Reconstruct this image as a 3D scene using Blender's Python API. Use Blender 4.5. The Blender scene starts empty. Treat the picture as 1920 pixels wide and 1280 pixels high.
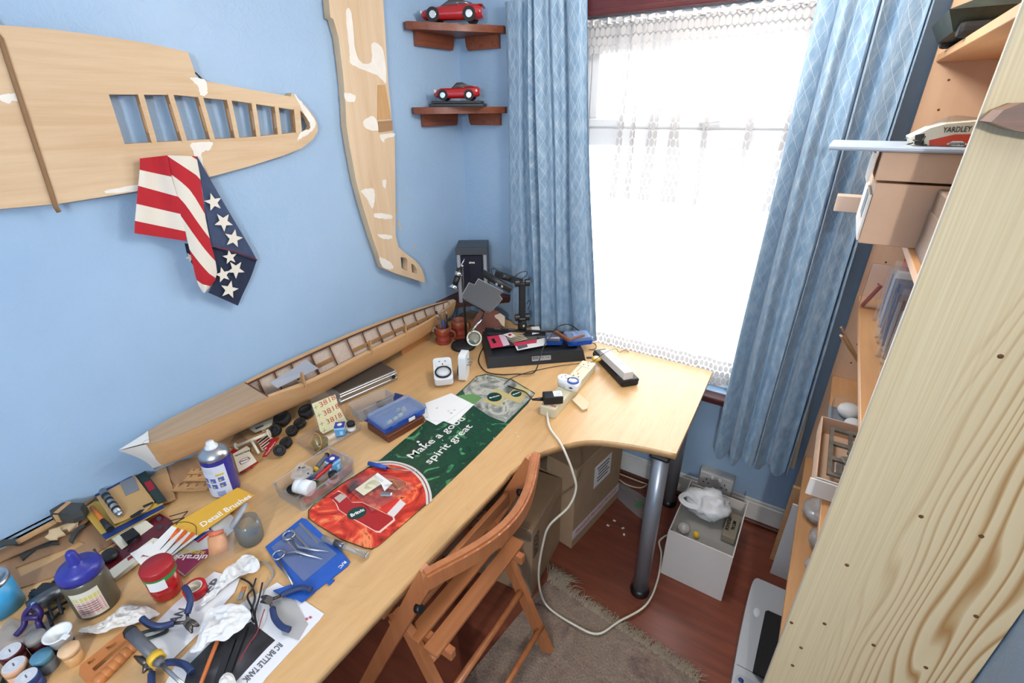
import bpy, bmesh, math, random
from mathutils import Vector, Matrix, Euler, noise
random.seed(7)
sc = bpy.context.scene
col = sc.collection
V = Vector
# ---------------------------------------------------------------- camera
F, YAW, PIT, ROLL, CAMZ = 892.22, -0.578776, 0.453103, -0.0088247, 1.74   # focal length in pixels of the 1920x1280 frame
def _basis():
    cy, sy, cp, sp = math.cos(YAW), math.sin(YAW), math.cos(PIT), math.sin(PIT)
    fw = V((sy*cp, cy*cp, -sp)); r0 = V((cy, -sy, 0)); u0 = r0.cross(fw)
    r = r0*math.cos(ROLL) + u0*math.sin(ROLL)
    return r, r.cross(fw), fw
CR, CU, CF = _basis()
cam_d = bpy.data.cameras.new('camera'); cam = bpy.data.objects.new('camera', cam_d); col.objects.link(cam)
cam_d.sensor_width = 36; cam_d.lens = F/1920*36; cam_d.clip_start = 0.02
m4 = Matrix((CR, CU, -CF)).transposed().to_4x4(); m4.translation = (0, 0, CAMZ)
cam.matrix_world = m4; sc.camera = cam
# ---------------------------------------------------------------- light
wd = bpy.data.worlds.new('overcast_sky'); sc.world = wd; wd.use_nodes = True
bg = wd.node_tree.nodes['Background']; bg.inputs[0].default_value = (0.93, 0.97, 1.0, 1); bg.inputs[1].default_value = 7.0
lamp_d = bpy.data.lights.new('flash_stand_in_bulb', 'POINT'); lamp_d.energy = 60; lamp_d.color = (1.0, 0.96, 0.90); lamp_d.shadow_soft_size = 0.03  # added lamp in place of a flash from behind the camera
ceil_d = bpy.data.lights.new('added_pendant_bulb', 'POINT'); ceil_d.energy = 19; ceil_d.color = (1.0, 0.955, 0.90); ceil_d.shadow_soft_size = 0.11  # added pendant, there to spread the light evenly
LAMP_POS = V((0.36, -1.2, 1.90)); CEIL_POS = V((-0.30, 1.38, 2.16))
sc.view_settings.view_transform = 'Standard'; sc.view_settings.look = 'None'; sc.view_settings.gamma = 1
sc.view_settings.use_curve_mapping = False; sc.view_settings.exposure = 0.40
# ---------------------------------------------------------------- room dimensions (m), from the photograph's wall and floor lines
XL, XR, YW, YB, ZC, ZD = -1.573, 0.475, 1.985, -2.1, 2.42, 0.725
def ray(u, v): return CF + CR*((u-960)/F) - CU*((v-640)/F)
def _hit(u, v, ax, val):
    d = ray(u, v); o = V((0, 0, CAMZ)); return o + d*((val-o[ax])/d[ax])
def P(u, v, z=ZD): return _hit(u, v, 2, z)        # where a pixel meets a level surface
def PX(u, v, x): return _hit(u, v, 0, x)          # ... the plane of the left wall / bookcase front
def PY(u, v, y): return _hit(u, v, 1, y)          # ... the plane of the window wall
def ang(a, b): return math.atan2(b[1]-a[1], b[0]-a[0])
# ---------------------------------------------------------------- materials
def lin(h):
    if isinstance(h, str):
        h = h.lstrip('#'); c = [int(h[i:i+2], 16)/255 for i in (0, 2, 4)]
    else: c = h
    return tuple(x/12.92 if x <= .04045 else ((x+.055)/1.055)**2.4 for x in c) + (1,)
MATS = {}
def nt(name):
    m = bpy.data.materials.new(name); m.use_nodes = True; t = m.node_tree
    return m, t, t.nodes['Principled BSDF']
def N(t, typ, **kw):
    n = t.nodes.new(typ)
    for k, v in kw.items():
        if k.startswith('i_'): n.inputs[int(k[2:])].default_value = v
        else: setattr(n, k, v)
    return n
def mixc(t, fac, a, b):
    n = t.nodes.new('ShaderNodeMix'); n.data_type = 'RGBA'
    for s, x in ((0, fac), (6, a), (7, b)):
        if hasattr(x, 'links'): t.links.new(x, n.inputs[s])
        else: n.inputs[s].default_value = x
    return n.outputs[2]
def ramp(t, src, stops, interp='LINEAR'):
    r = t.nodes.new('ShaderNodeValToRGB'); r.color_ramp.interpolation = interp
    el = r.color_ramp.elements
    while len(el) < len(stops): el.new(0.5)
    for e, (p, c) in zip(el, stops): e.position = p; e.color = c if len(c) == 4 else lin(c)
    t.links.new(src, r.inputs[0]); return r.outputs[0]
def coords(t, scale=(1, 1, 1), rot=(0, 0, 0), kind='Object'):
    tc = t.nodes.new('ShaderNodeTexCoord'); mp = t.nodes.new('ShaderNodeMapping')
    mp.inputs['Scale'].default_value = scale; mp.inputs['Rotation'].default_value = rot
    t.links.new(tc.outputs[kind], mp.inputs[0]); return mp.outputs[0]
def noise_t(t, vec, scale, detail=3, rough=.5, dist=0.0):
    n = t.nodes.new('ShaderNodeTexNoise'); n.inputs['Scale'].default_value = scale
    n.inputs['Detail'].default_value = detail; n.inputs['Roughness'].default_value = rough; n.inputs['Distortion'].default_value = dist
    t.links.new(vec, n.inputs['Vector']); return n.outputs[0]
def math_t(t, op, a, b=None, c=None):
    n = t.nodes.new('ShaderNodeMath'); n.operation = op
    for i, x in enumerate((a, b, c)):
        if x is None: continue
        if hasattr(x, 'links'): t.links.new(x, n.inputs[i])
        else: n.inputs[i].default_value = x
    return n.outputs[0]
def bump_t(t, p, h, strength=.2, dist=.002):
    b = t.nodes.new('ShaderNodeBump'); b.inputs['Strength'].default_value = strength; b.inputs['Distance'].default_value = dist
    t.links.new(h, b.inputs['Height']); t.links.new(b.outputs[0], p.inputs['Normal'])
def M(name, c, rough=.5, metal=0, var=0, scale=20, bump=0, stretch=(1, 1, 1), coat=0, alpha=1, spec=.5):
    if name in MATS: return MATS[name]
    m, t, p = nt(name); c = lin(c)
    p.inputs['Base Color'].default_value = c; p.inputs['Roughness'].default_value = rough; p.inputs['Metallic'].default_value = metal
    p.inputs['Coat Weight'].default_value = coat; p.inputs['Alpha'].default_value = alpha; p.inputs['Specular IOR Level'].default_value = spec
    if var or bump:
        n = noise_t(t, coords(t, stretch), scale, 4, .6)
        if var:
            lo = tuple(x*(1-var) for x in c[:3])+(1,); hi = tuple(min(1, x*(1+var)) for x in c[:3])+(1,)
            t.links.new(ramp(t, n, [(.3, lo), (.7, hi)]), p.inputs['Base Color'])
        if bump: bump_t(t, p, n, bump)
    MATS[name] = m; return m
def wood(name, c, d, axis='y', scale=1.0, rough=.45, amt=1.0, lines=0.0, coat=0):
    """fine straight grain stretched along one axis, with soft darker figure"""
    if name in MATS: return MATS[name]
    m, t, p = nt(name); s = [14*scale]*3; s['xyz'.index(axis)] = .9*scale
    vec = coords(t, s); n1 = noise_t(t, vec, 3.2, 5, .62, .3)
    s2 = [3.2*scale]*3; s2['xyz'.index(axis)] = .7*scale
    n2 = noise_t(t, coords(t, s2), 1.6, 3, .5, .6)
    c, d = lin(c), lin(d)
    a = ramp(t, n1, [(.36, d), (.62, c)]); b = ramp(t, n2, [(.35, d), (.6, c)])
    t.links.new(mixc(t, .5, a, b), p.inputs['Base Color'])
    p.inputs['Roughness'].default_value = rough; p.inputs['Coat Weight'].default_value = coat
    if amt: bump_t(t, p, n1, .06*amt)
    MATS[name] = m; return m
def clear(name, c='#ffffff', op=.12, rough=.08, haze=0.0):
    """thin clear plastic or glass: see-through with a gloss and a light tint"""
    if name in MATS: return MATS[name]
    m = bpy.data.materials.new(name); m.use_nodes = True; t = m.node_tree; t.nodes.clear()
    out = t.nodes.new('ShaderNodeOutputMaterial'); tr = t.nodes.new('ShaderNodeBsdfTransparent'); gl = t.nodes.new('ShaderNodeBsdfGlossy')
    df = t.nodes.new('ShaderNodeBsdfDiffuse'); fr = t.nodes.new('ShaderNodeLayerWeight'); fr.inputs[0].default_value = .25
    tr.inputs[0].default_value = tuple(.55+.45*x for x in lin(c)[:3])+(1,); gl.inputs['Roughness'].default_value = rough; df.inputs[0].default_value = lin(c)
    a = t.nodes.new('ShaderNodeMixShader'); a.inputs[0].default_value = op+haze
    t.links.new(tr.outputs[0], a.inputs[1]); t.links.new(df.outputs[0], a.inputs[2])
    b = t.nodes.new('ShaderNodeMixShader'); t.links.new(math_t(t, 'MULTIPLY_ADD', fr.outputs['Fresnel'], .55, .03), b.inputs[0])
    t.links.new(a.outputs[0], b.inputs[1]); t.links.new(gl.outputs[0], b.inputs[2]); t.links.new(b.outputs[0], out.inputs[0])
    MATS[name] = m; return m
# ---------------------------------------------------------------- mesh builder
class MB:
    def __init__(s): s.bm = bmesh.new(); s.mats = []; s.cur = 0; s.uv = None
    def mat(s, m):
        if m not in s.mats: s.mats.append(m)
        s.cur = s.mats.index(m); return s
    def _mark(s, geom):
        for g in geom:
            if isinstance(g, bmesh.types.BMFace): g.material_index = s.cur
    def box(s, c, size, rz=0, bev=0, mtx=None, seg=1):
        b = bmesh.new(); bmesh.ops.create_cube(b, size=1, matrix=Matrix.Diagonal((*size, 1)))
        if bev: bmesh.ops.bevel(b, geom=b.edges[:], offset=bev, segments=seg, affect='EDGES', profile=.6)
        T = mtx if mtx is not None else Matrix.Translation(c) @ Matrix.Rotation(rz, 4, 'Z')
        if mtx is not None and c is not None: T = mtx @ Matrix.Translation(c)
        return s.add(b, T)
    def add(s, b, T=None):
        if T is not None: b.transform(T)
        vm = {v: s.bm.verts.new(v.co) for v in b.verts}
        for f in b.faces:
            try: nf = s.bm.faces.new([vm[v] for v in f.verts]); nf.material_index = s.cur; nf.smooth = f.smooth
            except ValueError: pass
        b.free(); return s
    def quad(s, *pts):
        f = s.bm.faces.new([s.bm.verts.new(p) for p in pts]); f.material_index = s.cur; return s
    def prism(s, poly, z0, z1, T=None):
        """polygon (x,y) extruded from z0 to z1"""
        n = len(poly); lo = [s.bm.verts.new((x, y, z0)) for x, y in poly]; hi = [s.bm.verts.new((x, y, z1)) for x, y in poly]
        fs = [s.bm.faces.new(hi), s.bm.faces.new(lo[::-1])]
        for i in range(n): fs.append(s.bm.faces.new((lo[i], lo[(i+1) % n], hi[(i+1) % n], hi[i])))
        s._mark(fs)
        if T is not None: bmesh.ops.transform(s.bm, matrix=T, verts=lo+hi)
        return s
    def lathe(s, prof, n=24, T=None, smooth=True):
        """(radius, z) profile turned about z"""
        rings = []
        for r, z in prof:
            if r < 1e-6: rings.append([s.bm.verts.new((0, 0, z))])
            else: rings.append([s.bm.verts.new((r*math.cos(2*math.pi*i/n), r*math.sin(2*math.pi*i/n), z)) for i in range(n)])
        fs = []
        for a, b in zip(rings, rings[1:]):
            for i in range(n):
                j = (i+1) % n
                if len(a) == 1 and len(b) == 1: continue
                if len(a) == 1: q = (a[0], b[j], b[i])[::-1]; q = (b[i], b[j], a[0])[::-1]
                elif len(b) == 1: q = (a[i], a[j], b[0])
                else: q = (a[i], a[j], b[j], b[i])
                f = s.bm.faces.new(q); f.smooth = smooth; fs.append(f)
        s._mark(fs)
        if T is not None: bmesh.ops.transform(s.bm, matrix=T, verts=[v for r in rings for v in r])
        return s
    def cyl(s, a, b, r0, r1=None, n=16, caps=True, smooth=True):
        a, b = V(a), V(b); L = (b-a).length; r1 = r0 if r1 is None else r1
        prof = [(r0, 0), (r1, L)]
        T = Matrix.Translation(a) @ (b-a).to_track_quat('Z', 'Y').to_matrix().to_4x4()
        if caps: prof = [(0, 0)]+[(r0, 0)]+[(r0, 0)]*0+prof[1:]+[(0, L)]
        st = len(s.bm.verts); s.lathe(prof, n, T, False)
        s.bm.faces.ensure_lookup_table()
        for f in s.bm.faces:
            if len(f.verts) == 4 and f.verts[0].index == -1 or True: pass
        if smooth:
            for f in s.bm.faces[-(n*(3 if caps else 1)):]:
                if len(f.verts) == 4: f.smooth = True
        return s
    def tube(s, pts, r, n=8, caps=True, flat=None):
        """round (or flat, (w,h)) bar swept along a polyline; r may be a list"""
        pts = [V(p) for p in pts]; k = len(pts); rings = []; up = None
        for i, p in enumerate(pts):
            d = (pts[min(i+1, k-1)]-pts[max(i-1, 0)]).normalized()
            if up is None:
                up = V((0, 0, 1)) if abs(d.z) < .9 else V((1, 0, 0))
            x = d.cross(up)
            if x.length < 1e-5: x = d.orthogonal()
            x.normalize(); y = x.cross(d).normalized(); up = y
            if flat:
                w, h = flat; ring = [p+x*w/2+y*h/2, p-x*w/2+y*h/2, p-x*w/2-y*h/2, p+x*w/2-y*h/2]
            else:
                rr = r[i] if isinstance(r, (list, tuple)) else r
                ring = [p+(x*math.cos(2*math.pi*j/n)+y*math.sin(2*math.pi*j/n))*rr for j in range(n)]
            rings.append([s.bm.verts.new(q) for q in ring])
        m = len(rings[0])
        for a, b in zip(rings, rings[1:]):
            for i in range(m):
                f = s.bm.faces.new((a[i], b[i], b[(i+1) % m], a[(i+1) % m])); f.smooth = not flat; f.material_index = s.cur
        if caps:
            for q in (rings[0], rings[-1][::-1]): f = s.bm.faces.new(q); f.material_index = s.cur
        return s
    def grid(s, fn, nu, nv, smooth=True, uv=None, close_u=False):
        vs = [[s.bm.verts.new(fn(i/nu, j/nv)) for i in range(nu if close_u else nu+1)] for j in range(nv+1)]
        lay = s.bm.loops.layers.uv.verify() if uv else None
        for j in range(nv):
            for i in range(nu):
                i2 = (i+1) % nu if close_u else i+1
                f = s.bm.faces.new((vs[j][i], vs[j][i2], vs[j+1][i2], vs[j+1][i])); f.smooth = smooth; f.material_index = s.cur
                if uv:
                    for lp, (a, b) in zip(f.loops, ((i, j), (i+1, j), (i+1, j+1), (i, j+1))): lp[lay].uv = uv(a/nu, b/nv)
        return s
    def sphere(s, c, r, n=12, sc_=(1, 1, 1), T=None):
        b = bmesh.new(); bmesh.ops.create_uvsphere(b, u_segments=n, v_segments=max(6, n*2//3), radius=r)
        for f in b.faces: f.smooth = True
        return s.add(b, Matrix.Translation(c) @ (T or Matrix.Identity(4)) @ Matrix.Diagonal((*sc_, 1)))
    def mesh(s, me, T=None):
        b = bmesh.new(); b.from_mesh(me); return s.add(b, T)
    def build(s, name, mat=None, parent=None, world=False, loc=None, rz=0, recalc=True):
        if recalc: bmesh.ops.recalc_face_normals(s.bm, faces=s.bm.faces[:])
        me = bpy.data.meshes.new(name); s.bm.to_mesh(me); s.bm.free()
        for m in ([mat] if mat and not s.mats else s.mats): me.materials.append(m)
        return link(name, me, parent, world, loc, rz)
def link(name, me, parent=None, world=False, loc=None, rz=0):
    o = bpy.data.objects.new(name, me); col.objects.link(o)
    if parent is not None:
        o.parent = parent
        if world:
            T = parent.matrix_basis.copy(); q = parent.parent
            while q is not None: T = q.matrix_basis @ T; q = q.parent
            me.transform(T.inverted())
    if loc is not None: o.location = loc
    o.rotation_euler.z = rz
    return o
def thing(name, label, cat, loc=(0, 0, 0), rz=0, group=None, rot=None):
    o = bpy.data.objects.new(name, None); col.objects.link(o); o.empty_display_size = .03
    o.location = loc; o.rotation_euler = rot or (0, 0, rz); o['label'] = label; o['category'] = cat
    if group: o['group'] = group
    return o
def tag(o, label, cat, group=None):
    o['label'] = label; o['category'] = cat
    if group: o['group'] = group
    return o
def struct(o): o['kind'] = 'structure'; return o
def copy_tree(o, parent=None):
    c = o.copy(); col.objects.link(c); c.parent = parent
    for ch in list(o.children): copy_tree(ch, c)
    return c
def text_mesh(body, size, extrude=.0002, bold=0.0, align='CENTER', shear=0):
    cu = bpy.data.curves.new('lettering', 'FONT'); cu.body = body; cu.size = size; cu.extrude = extrude; cu.offset = bold
    cu.align_x = align; cu.align_y = 'CENTER'; cu.shear = shear; cu.resolution_u = 3
    o = bpy.data.objects.new('lettering', cu); me = bpy.data.meshes.new_from_object(o)
    bpy.data.objects.remove(o); bpy.data.curves.remove(cu); return me
def text(body, size, mat, parent, T, name='lettering', bold=0.0, extrude=.0002, fit=None, align='CENTER', shear=0):
    """lettering as thin raised print; T places it in its parent's space, fit = width in metres"""
    me = text_mesh(body, size, extrude, bold, align, shear)
    if fit and len(me.vertices):
        w = max(v.co.x for v in me.vertices)-min(v.co.x for v in me.vertices)
        me.transform(Matrix.Diagonal((fit/w, 1, 1, 1)))
    me.transform(T); me.materials.clear(); me.materials.append(mat)
    return link(name, me, parent)
def shape_mesh(outer, holes=(), th=.002):
    """flat outline with holes, th thick, lying on z 0..th"""
    cu = bpy.data.curves.new('outline', 'CURVE'); cu.dimensions = '2D'; cu.fill_mode = 'BOTH'; cu.extrude = th/2
    for poly in [outer]+list(holes):
        sp = cu.splines.new('POLY'); sp.points.add(len(poly)-1); sp.use_cyclic_u = True
        for p, (x, y) in zip(sp.points, poly): p.co = (x, y, 0, 1)
    o = bpy.data.objects.new('outline', cu); me = bpy.data.meshes.new_from_object(o)
    bpy.data.objects.remove(o); bpy.data.curves.remove(cu)
    me.transform(Matrix.Translation((0, 0, th/2))); return me
def frame_T(o, x, y, z=None):
    """matrix with the given origin and axes"""
    x = V(x).normalized(); z = V(z).normalized() if z is not None else x.cross(V(y)).normalized(); y = z.cross(x).normalized()
    T = Matrix((x, y, z)).transposed().to_4x4(); T.translation = o; return T
def smooth_pts(pts, n=6, closed=False):
    """Catmull-Rom through the points"""
    pts = [V(p) for p in pts]; k = len(pts); out = []
    for i in range(k if closed else k-1):
        g = (lambda j: pts[j % k]) if closed else (lambda j: pts[max(0, min(k-1, j))])
        a, b, c, d = g(i-1), g(i), g(i+1), g(i+2)
        for j in range(n):
            t = j/n; out.append(.5*((2*b)+(c-a)*t+(2*a-5*b+4*c-d)*t*t+(3*b-a-3*c+d)*t**3))
    if not closed: out.append(pts[-1])
    return out
def rrect(w, h, r, n=4):
    out = []
    for cx, cy, a0 in ((w/2-r, h/2-r, 0), (-w/2+r, h/2-r, 90), (-w/2+r, -h/2+r, 180), (w/2-r, -h/2+r, 270)):
        for i in range(n+1):
            a = math.radians(a0+90*i/n); out.append((cx+r*math.cos(a), cy+r*math.sin(a)))
    return out
def circ(r, n=24, c=(0, 0), rx=None): return [(c[0]+(rx or r)*math.cos(2*math.pi*i/n), c[1]+r*math.sin(2*math.pi*i/n)) for i in range(n)]
def Tz(p, rz=0): return Matrix.Translation(p) @ Matrix.Rotation(rz, 4, 'Z')
def sheet(poly, z, th=.0006, T=None, holes=()):
    me = shape_mesh(poly, holes, th); me.transform((T or Matrix.Identity(4)) @ Matrix.Translation((0, 0, z))); return me
def part_sheet(name, poly, z, mat, parent, th=.0006, T=None, holes=()):
    me = sheet(poly, z, th, T, holes); me.materials.append(mat); return link(name, me, parent)
# ================================================================ the room
def wall_mat():
    m, t, p = nt('blue_textured_wall'); v = coords(t)
    n = noise_t(t, v, 26, 4, .62, 1.6); n2 = noise_t(t, v, 3, 3, .5)
    t.links.new(ramp(t, n2, [(.3, lin('#96b3d0')), (.7, lin('#9ebad6'))]), p.inputs['Base Color'])
    p.inputs['Roughness'].default_value = .42; bump_t(t, p, n, .5, .004); return m
WALL = wall_mat()
def floor_mat():
    m, t, p = nt('red_brown_laminate'); n = noise_t(t, coords(t, (1.2, 11, 1)), 3, 5, .6, .4); n2 = noise_t(t, coords(t), 2.2, 3)
    a = ramp(t, n, [(.3, lin('#5a2b20')), (.7, lin('#884935'))]); b = ramp(t, n2, [(.35, lin('#653324')), (.65, lin('#91543e'))])
    t.links.new(mixc(t, .4, a, b), p.inputs['Base Color']); p.inputs['Roughness'].default_value = .34; return m
CEIL = M('white_ceiling', '#eceae6', .9)
PAINT = M('chipped_white_gloss', '#e4e4e0', .35, var=.07, scale=14)
MAROON = M('maroon_gloss_paint', '#4f2526', .3, var=.2, scale=9)
UPVC = M('white_window_frame', '#e9ebec', .3)
def slab(name, a, b, mat):
    a, b = V(a), V(b); mb = MB(); mb.box((a+b)/2, b-a); return struct(mb.build(name, mat))
slab('floor', (XL-.1, YB-.1, -.06), (XR+.1, YW+.12, 0), floor_mat())
slab('ceiling', (XL-.1, YB-.1, ZC), (XR+.1, YW+.12, ZC+.06), CEIL)
slab('wall_left', (XL-.1, YB-.1, 0), (XL, YW+.12, ZC), WALL)
slab('wall_right', (XR, YB-.1, 0), (XR+.1, YW+.12, ZC), WALL)
slab('wall_back', (XL, YB-.1, 0), (XR, YB, ZC), WALL)
WX0, WX1, WZ0, WZ1 = -1.0, -.055, .615, 2.06
mb = MB()
for a, b in (((XL, YW, 0), (WX0, YW+.12, ZC)), ((WX1, YW, 0), (XR, YW+.12, ZC)), ((WX0, YW, 0), (WX1, YW+.12, WZ0)), ((WX0, YW, WZ1), (WX1, YW+.12, ZC))):
    mb.box((V(a)+V(b))/2, V(b)-V(a))
struct(mb.build('wall_window', WALL))
# window: outer frame, transom, fanlight sash, panes
win = struct(thing('window_1', 'white framed window with a fanlight above one large pane', 'window', ((WX0+WX1)/2, YW+.06, WZ0)))
del win['category']
yf = YW+.07
def wbar(name, x0, x1, z0, z1, d=.05, y=yf, m=UPVC):
    q = MB(); q.box(((x0+x1)/2, y, (z0+z1)/2), (x1-x0, d, z1-z0), bev=.006); return q.build(name, m, win, True)
wbar('frame_jamb', WX0, WX0+.07, WZ0, WZ1); wbar('frame_jamb', WX1-.07, WX1, WZ0, WZ1)
wbar('frame_head', WX0+.07, WX1-.07, WZ1-.07, WZ1); wbar('frame_sill', WX0+.07, WX1-.07, WZ0, WZ0+.07)
wbar('transom', WX0+.07, WX1-.07, 1.60, 1.67)
wbar('sash_rail', WX0+.07, WX1-.07, 1.67, 1.705, .04, yf-.012); wbar('sash_rail', WX0+.07, WX1-.07, 1.945, 1.99, .04, yf-.012)
wbar('sash_stile', WX0+.07, WX0+.11, 1.705, 1.945, .04, yf-.012); wbar('sash_stile', WX1-.11, WX1-.07, 1.705, 1.945, .04, yf-.012)
GLASS = clear('window_glass', '#ffffff', .01, .02)
wbar('pane', WX0+.07, WX1-.07, WZ0+.07, 1.60, .006, yf, GLASS); wbar('pane', WX0+.11, WX1-.11, 1.705, 1.945, .006, yf, GLASS)
q = MB(); q.tube([(-.47, yf-.035, 1.685), (-.47, yf-.055, 1.692), (-.40, yf-.055, 1.70)], .007, 6); q.build('window_handle', UPVC, win, True)
# sill board and pelmet, dark red gloss
q = MB(); q.box(((WX0+WX1)/2, YW-.01, .597), (WX1-WX0+.12, .09, .03), bev=.008, seg=2); struct(q.build('trim_1', MAROON))
q = MB(); q.box(((WX0+WX1)/2, YW-.01, 2.115), (WX1-WX0+.1, .02, .13), bev=.004); q.box(((WX0+WX1)/2, YW-.014, 2.062), (WX1-WX0+.1, .028, .022), bev=.007, seg=2)
q.box(((WX0+WX1)/2, YW-.014, 2.16), (WX1-WX0+.1, .028, .03), bev=.01, seg=2); struct(q.build('trim_2', MAROON))
# skirting: painted board with a brown quadrant along the floor
BEAD = M('brown_floor_bead', '#5a2c20', .4, var=.15)
def skirt(name, a, b, off):
    a, b, off = V(a), V(b), V(off); q = MB(); q.mat(PAINT)
    def run(h0, h1, d, m):
        q.mat(m); lo = a+V((0, 0, h0)); c = (a+b)/2+off*d/2+V((0, 0, (h0+h1)/2)); L = b-a
        q.box(c, (abs(L.x) or d, abs(L.y) or d, h1-h0), bev=.004)
    run(.0, .112, .016, PAINT); run(.112, .127, .010, PAINT); run(0, .018, .032, BEAD); return struct(q.build(name))
skirt('baseboard_window', (XL+.002, YW, 0), (XR-.002, YW, 0), (0, -1, 0))
skirt('baseboard_left', (XL, YB+.002, 0), (XL, YW-.04, 0), (1, 0, 0))
skirt('baseboard_right', (XR, YB+.002, 0), (XR, .93, 0), (-1, 0, 0))
# filler holes and flaked paint on the left wall, near the corner
q = MB(); FL = M('bare_plaster', '#c8b39a', .9)
for u, v, s in ((750, 377, 4), (744, 395, 5), (748, 420, 6), (751, 427, 4), (772, 420, 3), (768, 373, 4), (778, 462, 5), (745, 388, 3), (748, 413, 4)):
    c = PX(u, v, XL); s *= .0016
    q.prism([(s*random.uniform(.5, 1)*math.cos(a), 1.5*s*random.uniform(.5, 1)*math.sin(a)) for a in [i*.9 for i in range(7)]], 0, .0006, frame_T(c, (0, 1, 0), (0, 0, 1)))
wl = bpy.data.objects['wall_left']; o = q.build('paint_chip', FL, wl); o['kind'] = 'stuff'
# double socket low on the window wall
sk = thing('wall_socket', 'grey double power socket on the blue wall above the skirting', 'socket', V((PY(1343, 905, YW).x, YW, .172)))
SOCK = M('grey_socket_plastic', '#c2c4c5', .4); q = MB(); q.box((0, -.022, 0), (.150, .044, .09), bev=.004); q.build('back_box', M('grey_socket_side', '#9fa2a3', .5), sk)
q = MB(); q.box((0, -.048, 0), (.146, .009, .086), bev=.003); q.build('face_plate', SOCK, sk)
for dx in (-.04, .04):
    q = MB(); q.box((dx*.4, -.054, .026), (.012, .006, .018), bev=.002); q.build('switch', UPVC, sk)
    q = MB(); q.box((dx, -.0535, .008), (.004, .002, .009)); q.box((dx-.011, -.0535, -.012), (.007, .002, .004)); q.box((dx+.011, -.0535, -.012), (.007, .002, .004)); q.build('pin_slots', M('black_plastic', '#161617', .4), sk)
# two added lamps out of view: pendant for evenness, wall lamp for the flash
lt = thing('added_pendant_lamp', 'added pendant lamp over the desk that evens the room light', 'lamp', (CEIL_POS.x, CEIL_POS.y, ZC)); dz = CEIL_POS.z-ZC
q = MB(); q.lathe([(0, 0), (.05, 0), (.045, -.02), (.012, -.03), (0, -.03)], 20); q.build('ceiling_rose', UPVC, lt)
q = MB(); q.cyl((0, 0, -.03), (0, 0, dz+.16), .003, n=8); q.build('flex', UPVC, lt)
q = MB(); q.cyl((0, 0, dz+.12), (0, 0, dz+.165), .02, .014, n=16); q.build('bulb_holder', UPVC, lt)
lo = bpy.data.objects.new('bulb_light', ceil_d); col.objects.link(lo); lo.parent = lt; lo.location = (0, 0, dz)
wl2 = thing('flash_stand_in_lamp', 'added bare bulb on a right wall bracket, standing in for a flash', 'lamp', (XR, LAMP_POS.y, LAMP_POS.z))
q = MB(); q.lathe([(0, 0), (.045, 0), (.04, .012), (0, .014)], 20, frame_T(V((0, 0, 0)), (0, 1, 0), (0, 0, 1), (-1, 0, 0))); q.build('wall_plate', UPVC, wl2)
q = MB(); q.tube([(-.01, 0, 0), (-.05, 0, -.05), (LAMP_POS.x-XR, 0, -.06)], .006, 8); q.build('bracket', UPVC, wl2)
lo = bpy.data.objects.new('bulb_light', lamp_d); col.objects.link(lo); lo.parent = wl2; lo.location = (LAMP_POS.x-XR, 0, 0)
# ================================================================ curtains
def curtain_mat():
    m, t, p = nt('blue_woven_curtain'); tc = t.nodes.new('ShaderNodeTexCoord'); uv = tc.outputs['UV']
    sx = t.nodes.new('ShaderNodeSeparateXYZ'); t.links.new(uv, sx.inputs[0]); x, y = sx.outputs[0], sx.outputs[1]
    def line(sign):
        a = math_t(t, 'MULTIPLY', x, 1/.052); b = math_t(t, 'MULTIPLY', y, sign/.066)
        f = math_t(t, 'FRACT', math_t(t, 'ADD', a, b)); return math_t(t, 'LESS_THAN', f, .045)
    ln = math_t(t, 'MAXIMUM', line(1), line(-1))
    glint_fade = t.nodes.new('ShaderNodeMapRange'); glint_fade.inputs[1].default_value = .85; glint_fade.inputs[2].default_value = 1.45; t.links.new(y, glint_fade.inputs[0])  # fade towards the floor puts the light's glint into the weave colour
    ln = math_t(t, 'MULTIPLY', ln, math_t(t, 'MULTIPLY', glint_fade.outputs[0], .5))
    mp = t.nodes.new('ShaderNodeMapping'); mp.inputs['Scale'].default_value = (30, 14, 1); t.links.new(uv, mp.inputs[0])
    n = noise_t(t, mp.outputs[0], 1.3, 4, .6); base = ramp(t, n, [(.3, lin('#6d8ca8')), (.5, lin('#7f9cb5')), (.72, lin('#9db3c5'))])
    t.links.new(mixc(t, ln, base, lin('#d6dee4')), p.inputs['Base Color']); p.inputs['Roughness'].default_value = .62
    p.inputs['Sheen Weight'].default_value = .25; mp2 = noise_t(t, mp.outputs[0], 22, 2); bump_t(t, p, mp2, .15, .0008); return m
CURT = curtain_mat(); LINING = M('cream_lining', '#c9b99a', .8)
def folds(s, n, ph, k=1.0):
    w = s+.045*math.sin(s*9.7+ph*3)+.03*math.sin(s*17.3+ph); return math.sin(w*n*2*math.pi+ph)*(.75+.45*math.sin(s*13+ph*5))+.3*math.sin(w*n*4.3*math.pi+ph*2.1)*k
def curtain(name, label, tl, tr, bl, br, n, amp, flat_w, hem, ph):
    th = thing(name, label, 'curtain', ((bl[0]+br[0])/2, tl[1], min(bl[2], br[2]))); tl, tr, bl, br = map(V, (tl, tr, bl, br))
    def fn(s, t):
        w = s+.012*math.sin(6*t+s*9); p = (tl*(1-w)+tr*w)*(1-t)+(bl*(1-w)+br*w)*t
        a = amp*(.75+.5*t)*folds(s+.01*math.sin(3*t), n, ph)
        return p+V((.35*amp*math.cos(s*n*2*math.pi+ph), a, hem(s)*t))
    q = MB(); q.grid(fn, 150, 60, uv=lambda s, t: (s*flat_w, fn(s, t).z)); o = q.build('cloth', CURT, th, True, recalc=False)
    if hem(.3): q = MB(); q.grid(lambda s, t: fn(.985, .74+.26*t)+V((.004+.020*s*t, .010+.004*math.sin(9*t), .012*t)), 4, 20); q.build('lining', LINING, th, True)
    return th
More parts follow.
